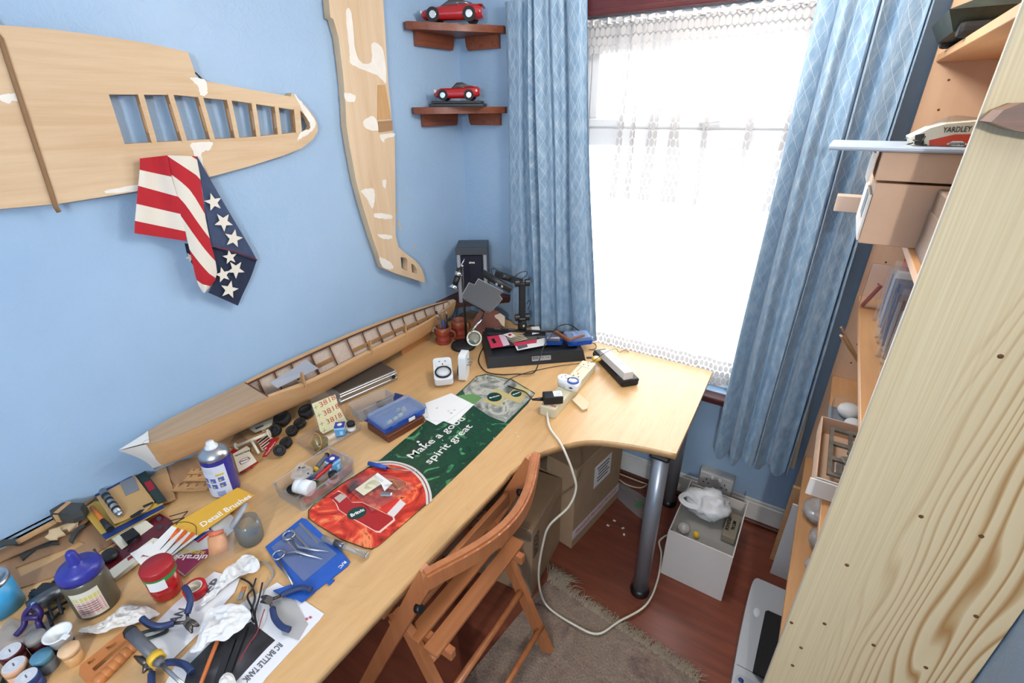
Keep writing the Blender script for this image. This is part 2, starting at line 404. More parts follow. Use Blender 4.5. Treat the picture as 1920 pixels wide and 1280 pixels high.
cl0, cl1 = PY(944, 0, 1.935), PY(1103, 0, 1.935); cb0, cb1 = PY(958, 600, 1.935), PY(1118, 632, 1.935)
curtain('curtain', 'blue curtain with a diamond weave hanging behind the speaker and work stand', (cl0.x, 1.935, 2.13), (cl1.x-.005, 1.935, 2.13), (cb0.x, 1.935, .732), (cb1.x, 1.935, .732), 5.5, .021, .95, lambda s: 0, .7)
ct0, ct1 = PY(1541, 0, 1.885), PY(1755, 0, 1.885); c0, c1 = PY(1346, 830, 1.868), PY(1487, 862, 1.868)
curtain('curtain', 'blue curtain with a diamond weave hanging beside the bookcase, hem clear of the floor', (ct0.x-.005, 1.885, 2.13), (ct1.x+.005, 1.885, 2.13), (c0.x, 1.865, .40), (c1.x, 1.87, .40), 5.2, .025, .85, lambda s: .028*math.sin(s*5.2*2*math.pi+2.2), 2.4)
def net_mat():
    m = bpy.data.materials.new('hexagon_net_lace'); m.use_nodes = True; t = m.node_tree; t.nodes.clear()
    out = t.nodes.new('ShaderNodeOutputMaterial'); tc = t.nodes.new('ShaderNodeTexCoord'); sx = t.nodes.new('ShaderNodeSeparateXYZ'); t.links.new(tc.outputs['UV'], sx.inputs[0])
    c = .034; mpn = t.nodes.new('ShaderNodeMapping'); mpn.inputs['Scale'].default_value = (1, .06, 1); t.links.new(tc.outputs['UV'], mpn.inputs[0]); stv = mpn.outputs[0]
    def cell(ox, oy):
        a = math_t(t, 'SUBTRACT', math_t(t, 'FRACT', math_t(t, 'MULTIPLY_ADD', sx.outputs[0], 1/c, ox)), .5)
        b = math_t(t, 'MULTIPLY', math_t(t, 'SUBTRACT', math_t(t, 'FRACT', math_t(t, 'MULTIPLY_ADD', sx.outputs[1], 1/(c*1.732), oy)), .5), 1.732)
        return math_t(t, 'SQRT', math_t(t, 'ADD', math_t(t, 'MULTIPLY', a, a), math_t(t, 'MULTIPLY', b, b)))
    d = math_t(t, 'MINIMUM', cell(0, 0), cell(.5, .5)); hexm = math_t(t, 'LESS_THAN', d, .44)
    border_fold_shade = math_t(t, 'MAXIMUM', math_t(t, 'LESS_THAN', sx.outputs[1], .77), math_t(t, 'MAXIMUM', math_t(t, 'MAXIMUM', math_t(t, 'GREATER_THAN', sx.outputs[0], 1.36), math_t(t, 'MULTIPLY', math_t(t, 'GREATER_THAN', noise_t(t, stv, 9, 1), .56), math_t(t, 'GREATER_THAN', sx.outputs[1], 1.40))), math_t(t, 'GREATER_THAN', sx.outputs[1], 1.93)))  # besides the lace border, upper streaks paint fold shading into the density
    fac = math_t(t, 'MULTIPLY_ADD', math_t(t, 'MULTIPLY', hexm, border_fold_shade), .76, .22)
    tr = t.nodes.new('ShaderNodeBsdfTransparent'); df = t.nodes.new('ShaderNodeBsdfDiffuse'); tl = t.nodes.new('ShaderNodeBsdfTranslucent')
    df.inputs[0].default_value = lin('#b4b2b2'); tl.inputs[0].default_value = lin('#b4b2b2')
    a = t.nodes.new('ShaderNodeMixShader'); a.inputs[0].default_value = .12; t.links.new(df.outputs[0], a.inputs[1]); t.links.new(tl.outputs[0], a.inputs[2])
    b = t.nodes.new('ShaderNodeMixShader'); t.links.new(fac, b.inputs[0]); t.links.new(tr.outputs[0], b.inputs[1]); t.links.new(a.outputs[0], b.inputs[2]); t.links.new(b.outputs[0], out.inputs[0]); return m
NET = net_mat()
nc = thing('net_curtain', 'white net curtain with a hexagon lace pattern across the window', 'net curtain', (-.55, YW-.008, .66))
def netf(s, t):
    x = -.995+.935*s; z = 2.035-(2.035-.655)*t
    y = YW-.002+.007*folds(s, 11, 1.1)*(.4+.6*t)+.003*math.sin(40*s+3*t)
    return V((x, y, z+.006*math.sin(60*s)*t))
q = MB(); q.grid(netf, 200, 40, uv=lambda s, t: (s*1.55, netf(s, t).z)); q.build('lace', NET, nc, True, recalc=False)
q = MB(); q.grid(lambda s, t: V((-.995+.935*s, YW-.002+.008*math.sin(s*190)+.004*math.sin(s*71), 2.025+.018*t+.004*math.sin(s*133)*t)), 300, 2); q.build('gathered_heading', M('net_heading', '#cfcbc9', .8), nc, True)
q = MB(); q.cyl((-1.0, YW-.002, 2.034), (-.055, YW-.002, 2.034), .005, n=8); q.build('rod', UPVC, nc, True)
# ================================================================ desk
def desk_mat():
    m, t, p = nt('beech_veneer'); n = noise_t(t, coords(t, (13, .8, 4)), 3, 5, .6, .5)
    wv = noise_t(t, coords(t, (4.0, .9, 1)), 2.0, 3, .5, 2.2); s = math_t(t, 'SINE', math_t(t, 'MULTIPLY', wv, 34))
    a = ramp(t, n, [(.3, lin('#c49a68')), (.7, lin('#d3ac79'))]); b = ramp(t, s, [(.2, lin('#cfa573')), (.9, lin('#c79a63'))])
    t.links.new(mixc(t, .3, a, b), p.inputs['Base Color']); p.inputs['Roughness'].default_value = .33; return m
dk = thing('corner_desk', 'beech corner desk with a curved cut-out and silver legs', 'desk', (-.9, 1.0, 0))
curve = [P(1268, 850), P(1180, 832), P(1100, 825), P(1020, 845), P(962, 880)]
poly = [(XL+.012, -.6), (-.637, -.6), (-.637, .80), (-.637, .90)]+[(p.x, p.y) for p in smooth_pts([(-.640, .965, 0)]+[V((c.x, c.y, 0)) for c in curve[::-1]], 6)]+[(-.238, 1.62), (-.252, 1.955), (XL+.012, 1.955)]
me = shape_mesh(poly, (), .025); me.transform(Matrix.Translation((0, 0, ZD-.025))); q = MB(); q.mesh(me)
bmesh.ops.remove_doubles(q.bm, verts=q.bm.verts[:], dist=.0002)
q.build('desk_top', desk_mat(), dk, True)
LEG = M('silver_grey_tube', '#8f959d', .32, .55); BLK = M('black_plastic', '#161617', .4)
for px in ((1199, 1108), (1253, 942)):
    f = P(*px, 0); q = MB(); q.cyl((f.x, f.y, .02), (f.x, f.y, ZD-.04), .029, n=24); o = q.build('leg', LEG, dk, True)
    q = MB(); q.lathe([(0, 0), (.036, 0), (.038, .012), (.031, .03), (0, .03)], 24, Matrix.Translation((f.x, f.y, 0))); q.build('foot', BLK, o, True)
    q = MB(); q.box((f.x, f.y, ZD-.034), (.066, .066, .018), bev=.006); q.build('leg_plate', BLK, o, True)
for x, y in ((-1.49, -.5), (-.72, -.5), (-1.49, 1.88)):
    q = MB(); q.cyl((x, y, 0), (x, y, ZD-.024), .029, n=16); q.build('leg', LEG, dk, True)
# ================================================================ bookcase on the right wall, open side to the left
BX, BY0, BY1 = .15, .985, 1.945
def pine_mat():
    m, t, p = nt('knotty_pine'); tc = t.nodes.new('ShaderNodeTexCoord'); sx = t.nodes.new('ShaderNodeSeparateXYZ'); t.links.new(tc.outputs['Object'], sx.inputs[0])
    big = noise_t(t, coords(t, (3.4, 1, .42)), 2.0, 2, .4, .1); a = math_t(t, 'MULTIPLY_ADD', sx.outputs[0], 58, math_t(t, 'MULTIPLY', big, 17))
    s = math_t(t, 'FRACT', a); fine = noise_t(t, coords(t, (160, 20, 1.2)), 2, 3, .6)
    ln = ramp(t, s, [(0, lin('#dfcba3')), (.55, lin('#dac49a')), (.82, lin('#a97a43')), (.93, lin('#c8ab7c')), (1, lin('#dfcba3'))])
    mk = t.nodes.new('ShaderNodeMapRange'); mk.inputs[1].default_value = -.09; mk.inputs[2].default_value = .06; t.links.new(sx.outputs[0], mk.inputs[0])
    str_ = ramp(t, fine, [(.3, lin('#d5c093')), (.7, lin('#e3d1a9'))])
    t.links.new(mixc(t, math_t(t, 'MULTIPLY', mk.outputs[0], .95), str_, ln), p.inputs['Base Color']); p.inputs['Roughness'].default_value = .5; return m
BEECH = wood('beech_laminate', '#d2a271', '#c29063', 'y', 1.2, .45); PINK = wood('pale_beech_laminate', '#dab899', '#d3ae8c', 'z', 1.0, .5)
bc = thing('bookcase', 'tall open bookcase with a knotty pine end panel and beech shelves', 'bookcase', ((BX+XR)/2, (BY0+BY1)/2, 0))
q = MB(); q.box((0, 0, 1.165), (XR-BX-.006, .010, 2.33)); pn = q.build('end_panel', pine_mat(), bc); pn.location = ((0, BY0+.005-bc.location.y, 0))
HOLE = M('dark_screw_hole', '#6b4527', .7)
for u, v in ((1727, 968), (1588, 1059), (1546, 1169), (1638, 1209), (1830, 1155), (1736, 1251), (1486, 1247), (1484, 1167), (1502, 1214), (1840, 1005), (1876, 668)):
    c = PY(u, v, BY0); q = MB(); q.lathe([(0, 0), (.0042, 0), (.0036, .0012), (0, .0006)], 10, frame_T(c, (1, 0, 0), (0, 0, 1), (0, -1, 0))); q.build('screw_hole', HOLE, pn, True)
q = MB(); q.box(((BX+.0015), BY0+.005, 1.165), (.003, .0102, 2.33)); q.build('edge_strip', M('pale_edge_tape', '#c4b89f', .5), bc, True)
q = MB(); q.box(((BX+XR)/2, BY1-.009, 1.165), (XR-BX-.006, .018, 2.33)); fp = q.build('far_panel', PINK, bc, True)
for i in range(26):
    z = .24+i*.0745
    for x in (BX+.05,):
        q = MB(); q.cyl((x, BY1-.0185, z), (x, BY1-.0175, z), .0034, n=8); q.build('peg_hole', HOLE, fp, True)
q = MB(); q.box((XR-.008, (BY0+BY1)/2, 1.165), (.006, BY1-BY0-.036, 2.33)); q.build('back_panel', PINK, bc, True)
SH = {'a': 1.868, 'b': 1.476, 'c': 1.160, 'd': .846, 'e': .47}
for k, z in SH.items():
    q = MB(); q.box(((BX+XR)/2-.002, (BY0+BY1)/2, z-.009), (XR-BX-.02, BY1-BY0-.038, .018), bev=.001); q.build('shelf', BEECH, bc, True)
# a raw timber bracket shelf end on the pine panel
c = PY(1897, 212, BY0-.05); q = MB(); q.prism([(-.022, -.01), (-.014, .004), (.0, .012), (.08, .014), (.08, -.022), (.035, -.026), (.005, -.02)], 0, .08, frame_T(V((c.x+.0, BY0-.001, c.z)), (1, 0, 0), (0, 0, 1), (0, -1, 0)))
tag(q.build('timber_bracket', wood('brown_timber', '#8d5f42', '#5c3a28', 'x', 1.5)), 'rough brown timber bracket fixed to the pine bookcase end', 'bracket')
# ================================================================ model aircraft wing halves on the left wall
PLY = wood('balsa_ply', '#d6bb98', '#c3a07a', 'y', 1.0, .6, .5); FILL = M('white_filler', '#e6e0d6', .8, var=.05); RIBW = wood('rib_ply', '#b08a62', '#94704c', 'y', 1.5, .6)
WT = frame_T(V((XL+.004, 0, 0)), (0, 1, 0), (0, 0, 1))
def wpx(pts, d=.034): return [(p.y, p.z) for p in (PX(u, v, XL+d) for u, v in pts)]
def ragged(pts):
    r = smooth_pts([V((x, y, 0)) for x, y in pts], 7, True); return [(p.x+.004*noise.noise(p*140), p.y+.004*noise.noise(p*140+V((9, 0, 0)))) for p in r]
wg = thing('model_wing', 'large balsa model aircraft wing with open ribs mounted on the blue wall', 'model wing', WT @ V((.3, 1.7, 0)))
outer = wpx([(-90, 40), (0, 47), (90, 54), (180, 66), (270, 80), (352, 97), (362, 125), (369, 149), (460, 166), (545, 181), (547, 174), (556, 181), (574, 200), (588, 217), (595, 232), (596, 246), (586, 262), (566, 278), (530, 292), (470, 311), (400, 330), (262, 358), (110, 382), (0, 392), (-90, 401)])
hole = wpx([(204, 177), (330, 178), (440, 189), (554, 206), (560, 248), (470, 257), (360, 263), (234, 270)]); tip = wpx([(563, 207), (578, 222), (586, 236), (580, 245), (566, 248)])
me = shape_mesh(outer, [hole, tip], .030); me.transform(WT); me.transform(Matrix.Translation(-wg.location)); me.materials.append(PLY); link('skin', me, wg)
for (u0, v0), (u1, v1) in (((262, 178), (287, 266)), ((318, 178), (344, 264)), ((374, 182), (397, 262)), ((428, 188), (443, 259)), ((474, 195), (483, 255)), ((517, 200), (523, 251)), ((553, 205), (557, 249))):
    a, b = PX(u0, v0, XL+.034), PX(u1, v1, XL+.034); L = (a-b).length; up = (a-b).normalized()
    T = frame_T(V((XL+.005, b.y, b.z)), up, (1, 0, 0))
    me = shape_mesh([(-.004, 0), (L+.004, 0), (L+.004, .027), (-.004, .027)], [rrect(L*.62, .009, .004, 3) and [(x+L*.5, y+.0135) for x, y in rrect(L*.62, .010, .0045, 3)]], .005)
    me.transform(Matrix.Translation(-wg.location) @ T); me.materials.append(RIBW); rb = link('rib', me, wg)
    q = MB(); q.box((L/2, .029, .0025), (L+.008, .003, .013), mtx=T); q.build('rib_cap', PLY, rb, True)
a, b = PX(0, 72, XL+.034), PX(104, 388, XL+.034)
q = MB(); q.tube([V((XL+.036, *p)) for p in [(a.y-.02, a.z+.06), (a.y, a.z), (b.y, b.z), (b.y+.002, b.z-.012)]], .005, 6); q.build('joint_strip', M('dark_ply_edge', '#8a6846', .7), wg, True)
for pts in ([(0, 180), (28, 174), (32, 188), (10, 192)], [(356, 146), (384, 150), (388, 176), (376, 178), (370, 160)], [(358, 270), (396, 266), (394, 280), (378, 288), (384, 326), (374, 330), (364, 290)], [(552, 176), (572, 200), (592, 230), (580, 250), (560, 262), (556, 272), (562, 250), (582, 238), (566, 206)], [(200, 357), (262, 346), (262, 356), (205, 362)]):
    q = MB(); q.prism(ragged(wpx(pts, .0345)), .0302, .0307, WT); q.build('filler_patch', FILL, wg, True)
q = MB(); q.tube([PX(366, 136, XL+.02), PX(380, 150, XL+.02), PX(372, 146, XL+.02)], .0022, 5); q.build('wire_horn', BLK, wg, True)
def c2(pts): return wpx([(600+.40625*x, .40625*y) for x, y in pts])
fw = thing('model_fuselage_side', 'tall narrow balsa wing panel patched with white filler, hung upright by the corner', 'model wing', WT @ V((1.45, 1.0, 0)))
outer = c2([(36, -60), (44, 40), (48, 80), (62, 88), (85, 170), (105, 330), (117, 470), (122, 580), (138, 680), (168, 840), (200, 960), (240, 1090), (268, 1170), (288, 1235), (345, 1260), (420, 1284), (484, 1306), (484, 1285), (470, 1240), (440, 1202), (400, 1172), (362, 1140), (349, 1085), (348, 900), (345, 640), (340, 610), (331, 600), (325, 480), (315, 390), (300, 130), (291, 0), (286, -60)])
me = shape_mesh(outer, [c2([(372, 1186), (396, 1190), (403, 1200), (404, 1252), (376, 1236)]), c2([(422, 1216), (436, 1224), (448, 1244), (448, 1264), (424, 1256)])], .03); me.transform(WT); me.transform(Matrix.Translation(-fw.location)); me.materials.append(wood('balsa_ply_upright', '#d8c0a0', '#caab86', 'z', 1.0, .6, .5)); link('skin', me, fw)
for pts in ([(240, 200), (290, 230), (305, 380), (260, 345), (150, 300), (135, 240), (120, 60), (145, 60), (170, 260), (235, 290)], [(200, 560), (240, 535), (262, 560), (268, 600), (215, 595)], [(275, 625), (340, 615), (340, 630), (300, 640), (296, 658)], [(190, 880), (245, 870), (252, 920), (240, 960), (215, 915)], [(252, 985), (325, 990), (325, 1010), (260, 1006)], [(265, 1080), (330, 1088), (328, 1100), (290, 1102)], [(275, 1185), (330, 1215), (335, 1240), (290, 1232)], [(115, 430), (160, 440), (155, 470), (120, 465)], [(290, 830), (305, 835), (300, 870), (288, 855)]):
    q = MB(); q.prism(ragged(c2(pts)), .0302, .0307, WT); q.build('filler_patch', FILL, fw, True)
for (a, b, c, d), m in ((((266, 392), (298, 392), (326, 548), (264, 552)), 0), (((266, 560), (330, 556), (332, 600), (270, 610)), 1)):
    q = MB(); q.prism(c2([a, b, c, d]), .0302, .0325+.002*m, WT); q.build('inset_block', RIBW if m else wood('bare_balsa', '#c79d6a', '#b58a58', 'z', 1.4), fw, True)
# ================================================================ stars and stripes cloth hung over the wing
def stripe_mat():
    m, t, p = nt('red_white_striped_cotton'); tc = t.nodes.new('ShaderNodeTexCoord'); sx = t.nodes.new('ShaderNodeSeparateXYZ'); t.links.new(tc.outputs['UV'], sx.inputs[0])
    f = math_t(t, 'LESS_THAN', math_t(t, 'FRACT', math_t(t, 'MULTIPLY', sx.outputs[1], .5)), .5)
    n = noise_t(t, coords(t), 320, 2); t.links.new(mixc(t, f, lin('#ddd6c8'), lin('#b01724')), p.inputs['Base Color']); p.inputs['Roughness'].default_value = .8; bump_t(t, p, n, .15, .0005); return m
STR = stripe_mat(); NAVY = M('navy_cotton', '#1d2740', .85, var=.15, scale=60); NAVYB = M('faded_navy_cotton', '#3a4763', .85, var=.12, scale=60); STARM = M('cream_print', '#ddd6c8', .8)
fl = thing('striped_flag', 'stars and stripes cotton flag draped over the lower edge of the wing', 'flag', PX(370, 470, XL+.04))
def flag_panel(name, rows, mat, uvr, dep, nu=10, nv=14):
    """rows: list of (left px, right px, uv left, uv right) from top to bottom; dep(s,t) = distance from the wall"""
    L = smooth_pts([V((*r[0], r[2])) for r in rows], 6); R_ = smooth_pts([V((*r[1], r[3])) for r in rows], 6); k = len(L)-1
    def g(s, t):
        f = t*k; i = min(int(f), k-1); w = f-i; a = L[i]*(1-w)+L[i+1]*w; b = R_[i]*(1-w)+R_[i+1]*w; return a*(1-s)+b*s
    q = MB(); q.grid(lambda s, t: PX(*g(s, t)[:2], XL+dep(s, t)), nu, nv, uv=lambda s, t: (s, g(s, t)[2])); return q.build(name, mat, fl, True, recalc=False)
flag_panel('stripe_fold', [((262, 297), (314, 291), 0, 0), ((262, 318), (322, 333), 1.0, 1.05), ((259, 348), (334, 372), 2.0, 2.1), ((256, 382), (343, 402), 3.0, 3.0), ((253, 414), (348, 434), 4.0, 4.0), ((252, 437), (350, 452), 5, 5)], STR, 0, lambda s, t: .046-.014*t+.008*math.sin(s*7+1)+.006*s)
flag_panel('stripe_fold', [((312, 291), (368, 293), 0, -1.2), ((324, 340), (376, 335), 1.35, .0), ((338, 400), (384, 400), 2.9, .95), ((349, 440), (395, 455), 3.6, 2.2), ((358, 480), (403, 485), 4.2, 2.9), ((370, 530), (406, 520), 5.1, 3.9), ((382, 549), (385, 548), 6, 5.9)], STR, 0, lambda s, t: .056-.016*t+.010*math.sin(s*3.1))
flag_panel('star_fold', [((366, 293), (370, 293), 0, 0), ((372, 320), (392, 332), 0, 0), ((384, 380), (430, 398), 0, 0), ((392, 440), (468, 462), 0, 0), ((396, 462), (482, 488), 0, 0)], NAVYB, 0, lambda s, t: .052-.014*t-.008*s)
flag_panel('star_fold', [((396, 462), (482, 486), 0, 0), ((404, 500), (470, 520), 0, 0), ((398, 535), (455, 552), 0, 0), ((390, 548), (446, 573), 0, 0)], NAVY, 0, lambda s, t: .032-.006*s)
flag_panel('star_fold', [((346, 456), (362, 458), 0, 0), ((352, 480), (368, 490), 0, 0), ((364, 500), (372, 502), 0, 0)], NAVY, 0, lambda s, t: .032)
for i, (u, v, r, d) in enumerate(((400, 379, 13, .050), (419, 416, 14, .047), (438, 447, 14, .042), (418, 515, 12, .037), (442, 505, 14, .035), (430, 543, 14, .035), (431, 482, 11, .037), (357, 482, 7, .036), (408, 360, 0, 0))):
    if not r: continue
    c = PX(u, v, XL+d); k = (c-V((0, 0, CAMZ))).length/F*r*1.05
    pts = [(k*(1 if j % 2 == 0 else .42)*math.cos(.35+i*.4+j*math.pi/5), k*(1 if j % 2 == 0 else .42)*math.sin(.35+i*.4+j*math.pi/5)) for j in range(10)]
    q = MB(); q.prism(pts, -.0004, .0012, frame_T(c, (0, 1, 0), (0, 0, 1))); q.build('star', STARM, fl, True)
q = MB(); q.tube([PX(404, 463, XL+.042), PX(440, 471, XL+.040), PX(482, 487, XL+.034)], .0018, 5); q.build('red_hem', M('red_thread', '#7c2a30', .8), fl, True)
# ================================================================ corner shelves
MAHO = wood('mahogany_stain', '#8a4e36', '#623323', 'y', 1.6, .4); DMAHO = wood('dark_mahogany', '#5a3226', '#43241c', 'y', 1.6, .4)
def corner_shelf(label, z, a, b, m, bat=True, th=.026):
    o = thing('corner_shelf', label, 'shelf', (XL, YW, z), group=None)
    q = MB(); me = shape_mesh([(.002, -.002), (.002, -a), (.035, -a-.012), (b+.012, -.035), (b, -.002)], (), th); me.transform(Matrix.Translation((0, 0, -th))); me.materials.append(m); link('board', me, o)
    if bat:
        q = MB(); q.prism([(-a+.05, 0), (-.055, 0), (-.06, -.035), (-.068, -.05), (-a+.05, -.05)], 0, .02, frame_T(V((.002, 0, -th)), (0, 1, 0), (0, 0, 1))); q.build('batten', m, o)
        q = MB(); q.prism([(.055, 0), (b-.03, 0), (b-.03, -.05), (.068, -.05), (.06, -.035)], 0, .02, frame_T(V((0, -.002, -th)), (1, 0, 0), (0, 0, 1), (0, -1, 0))); q.build('batten', m, o)
    return o
z1, z2 = PX(766, 40, XL+.03).z, PX(781, 201, XL+.03).z; ya = PX(766, 40, XL+.03).y
corner_shelf('upper red-brown corner shelf carrying the wedge-shaped red model car', z1, YW-ya, .262, MAHO); corner_shelf('red-brown corner shelf carrying the red model coupe on its black plinth', z2, YW-PX(781, 201, XL+.03).y, .262, MAHO)
# model cars: body lofted from cross sections along its length
def loft(secs, closed_ends=True):
    q = MB(); rows = [[q.bm.verts.new(p) for p in s_] for s_ in secs]
    for a, b in zip(rows, rows[1:]):
        for i in range(len(a)):
            j = (i+1) % len(a); f = q.bm.faces.new((a[i], a[j], b[j], b[i])); f.smooth = True
    for r in (rows[0], rows[-1]): q.bm.faces.new(r)
    return q
REDP = M('glossy_red_car_paint', '#a3121a', .18, coat=.6); TYRE = M('black_rubber', '#19191b', .7); CHROME = M('chrome', '#d6d8da', .18, 1); DGLASS = M('dark_car_glass', '#4a4648', .12, coat=.5)
def model_car(name, label, loc, rz, L, W, body, cab, wheels, wr, extra):
    o = thing(name, label, 'model car', loc, rz)
    def sec(x, zb, zt, w): h = w/2; return [(x, -h*.9, zb), (x, h*.9, zb), (x, h, zb+(zt-zb)*.35), (x, h*.97, zb+(zt-zb)*.8), (x, h*.78, zt), (x, -h*.78, zt), (x, -h*.97, zb+(zt-zb)*.8), (x, -h, zb+(zt-zb)*.35)]
    loft([sec(x*L, zb*L, zt*L, w*W) for x, zb, zt, w in body]).build('body', REDP, o)
    def csec(x, zb, zt, w, wt): return [(x, -w/2, zb), (x, w/2, zb), (x, wt/2, zt), (x, -wt/2, zt)]
    loft([csec(x*L, zb*L, zt*L, w*W, wt*W) for x, zb, zt, w, wt in cab]).build('windows', DGLASS, o)
    top = [c for c in cab]; q = MB(); n = len(top)
    for (x0, _, t0, _, w0), (x1, _, t1, _, w1) in list(zip(top, top[1:]))[1:]:
        a = [(x0*L, -w0*W/2*1.02, t0*L+.0012), (x0*L, w0*W/2*1.02, t0*L+.0012), (x1*L, w1*W/2*1.02, t1*L+.0012), (x1*L, -w1*W/2*1.02, t1*L+.0012)]; q.quad(*a)
    q.build('roof', REDP, o)
    for sx_ in wheels:
        for sy in (-1, 1):
            y = sy*W/2; q = MB(); q.cyl((sx_*L, y*.72, wr*L), (sx_*L, y*1.02, wr*L), wr*L, n=20); w_ = q.build('wheel', TYRE, o)
            q = MB(); q.cyl((sx_*L, y*1.0, wr*L), (sx_*L, y*1.05, wr*L), wr*L*.64, wr*L*.5, n=10); q.build('hub', CHROME, w_)
    extra(o); return o
def ex1(o):
    q = MB(); q.box((-.118, 0, .033), (.006, .062, .012)); q.build('grille', BLK, o)
    for s in (-1, 1): q = MB(); q.box((-.117, s*.042, .034), (.006, .016, .009)); q.build('headlamp', M('lamp_lens', '#cfcac2', .2), o)
    q = MB(); q.box((.118, 0, .056), (.02, .09, .004), bev=.001); q.build('spoiler', REDP, o)
def on_shelf(u, v, z): p = P(u, v, z); return V((p.x, p.y, z))
cz = z1+.001; a = V((XL+.13, YW-.19, cz))
model_car('model_car', 'wedge-shaped red sports model car with chrome wheels on the upper corner shelf', a, math.radians(28)+math.pi*0, .245, .10,
    [(-.49, .08, .14, .78), (-.44, .045, .17, .95), (-.30, .045, .20, 1), (-.1, .045, .225, 1), (.1, .045, .235, 1), (.3, .045, .245, 1), (.47, .06, .235, .95), (.5, .09, .20, .9)],
    [(-.20, .2, .2, .8, .8), (-.02, .22, .31, .8, .62), (.10, .23, .315, .8, .62), (.34, .235, .25, .74, .66)], (-.29, .30), .105, ex1)
def ex2(o):
    for s in (-1, 1):
        q = MB(); q.sphere((-.092, s*.026, .036), .0075, 10); q.build('headlamp', M('lamp_lens', '#cfcac2', .2), o)
        q = MB(); q.box((-.0985, s*.022, .024), (.004, .022, .005), bev=.001); q.build('bumper', CHROME, o)
    q = MB(); q.box((-.0985, 0, .028), (.004, .02, .006), bev=.002); q.build('grille', BLK, o)
pl = V((XL+.131, YW-.185, z2+.001)); rzc = math.radians(28)
o = thing('display_plinth', 'stepped black display plinth under the red model coupe', 'plinth', pl, rzc); q = MB(); q.box((0, 0, .006), (.235, .105, .012), bev=.002); q.build('base', BLK, o); q = MB(); q.box((0, 0, .017), (.215, .09, .010), bev=.002); q.build('step', BLK, o); q = MB(); q.box((-.118, 0, .008), (.002, .02, .006)); q.build('name_plate', CHROME, o)
model_car('model_car', 'rounded red classic coupe model car on a black plinth', pl+V((0, 0, .023)), rzc, .20, .078,
    [(-.49, .09, .14, .55), (-.45, .06, .19, .8), (-.33, .05, .235, .97), (-.15, .045, .235, .96), (.1, .045, .24, .96), (.32, .05, .26, 1), (.44, .08, .26, .9), (.49, .11, .22, .7)],
    [(-.12, .225, .225, .72, .72), (.0, .23, .335, .76, .6), (.12, .23, .34, .76, .58), (.38, .25, .262, .6, .46)], (-.29, .27), .105, ex2)
# low corner shelf with a loudspeaker
zs = PX(846, 562, XL+.05).z; zs = max(zs, .80)
corner_shelf('dark brown low corner shelf under the loudspeaker', zs, .29, .27, DMAHO, False, .03)
pf = P(866, 572, zs); SPK = M('charcoal_speaker_case', '#3c4046', .45); 
sa = math.radians(-42); so = thing('loudspeaker', 'dark grey loudspeaker with silver side strips on the corner shelf', 'speaker', (XL+.135, YW-.135, zs+.001), math.radians(33))
SH_ = .285; q = MB(); q.box((0, .0, SH_/2), (.155, .15, SH_), bev=.006, seg=2); q.build('case', SPK, so)
q = MB(); q.box((0, -.078, SH_/2-.012), (.105, .012, SH_-.05), bev=.004); g = q.build('grille', M('navy_grille_cloth', '#0d1226', .75, var=.3, scale=400), so)
for s in (-1, 1): q = MB(); q.box((s*.064, -.078, SH_/2-.012), (.019, .014, SH_-.03), bev=.003); q.build('side_strip', M('brushed_silver', '#a9aeb6', .35, .6), so)
q = MB(); q.prism([(-.077, 0), (.077, 0), (.077, .032), (-.077, .032)], 0, .014, frame_T(V((0, -.075, SH_-.033)), (1, 0, 0), (0, 0, 1), (0, -1, 0))); q.build('top_lip', SPK, so)
text('aiwa', .016, M('white_print', '#ece9e4', .6), g, frame_T(V((0, -.0845, SH_-.072)), (1, 0, 0), (0, 0, 1)), bold=.0004)
# ================================================================ model ship hull along the wall
HULL = wood('hull_planking', '#d2a97c', '#c49766', 'y', 1.0, .42); DECK = wood('grey_ply_deck', '#b79c80', '#a1866a', 'y', 1.1, .6); EDGE = M('burnt_ply_edge', '#5a331f', .7); FIBRE = M('pale_glass_cloth', '#c5b3a4', .7, var=.1, scale=120); WRES = M('white_resin', '#dcdcd8', .4)
FAR = [(-1.515, .335, .890), (-1.552, .43, .892), (-1.556, .668, .899), (-1.556, .857, .906), (-1.556, 1.126, .905), (-1.553, 1.378, .893), (-1.535, 1.60, .880), (-1.485, 1.735, .878)]
NEAR = [(-1.505, .335, .886)]+[tuple(P(u, v, z)) for u, v, z in ((318, 822, .880), (495, 748, .880), (590, 713, .886), (680, 667, .884), (760, 627, .873), (812, 597, .868))]+[(-1.47, 1.735, .872)]
KEEL = [(-1.525, .35, .772), (-1.50, .45, .774), (-1.48, .668, .775), (-1.468, .857, .775), (-1.463, 1.126, .775), (-1.468, 1.378, .775), (-1.485, 1.60, .778), (-1.482, 1.70, .80)]
NS = 5; SF, SN, SK = (smooth_pts(a, NS) for a in (FAR, NEAR, KEEL)); K_ = len(SF)-1
def at_s(arr, t):
    f = max(0, min(1, t))*K_; i = min(int(f), K_-1); w = f-i; return arr[i]*(1-w)+arr[i+1]*w
def hull_pt(t, s, ins=0):
    """t along the ship, s 0 = far gunwale .. .5 keel .. 1 near gunwale"""
    f, n, k = at_s(SF, t), at_s(SN, t), at_s(SK, t)
    g, w = (f, 1-2*s) if s < .5 else (n, 2*s-1)
    h = w**.62 if w > 0 else 0; zz = k.z+(g.z-k.z)*(w**1.35); p = k.lerp(g, min(1, h*(1.0))); p.z = zz
    if ins: m = (f+n)/2; m.z = p.z; d = (m-p); d.z = 0; p = p+(d.normalized() if d.length > 1e-4 else V((0, 0, 0)))*min(ins, d.length*.9)+V((0, 0, ins*.6 if w < .8 else 0))
    return p
bo = thing('ship_hull', 'long unfinished wooden model ship hull with open ribs along the wall', 'model ship', (-1.47, 1.03, .772))
T0 = .06
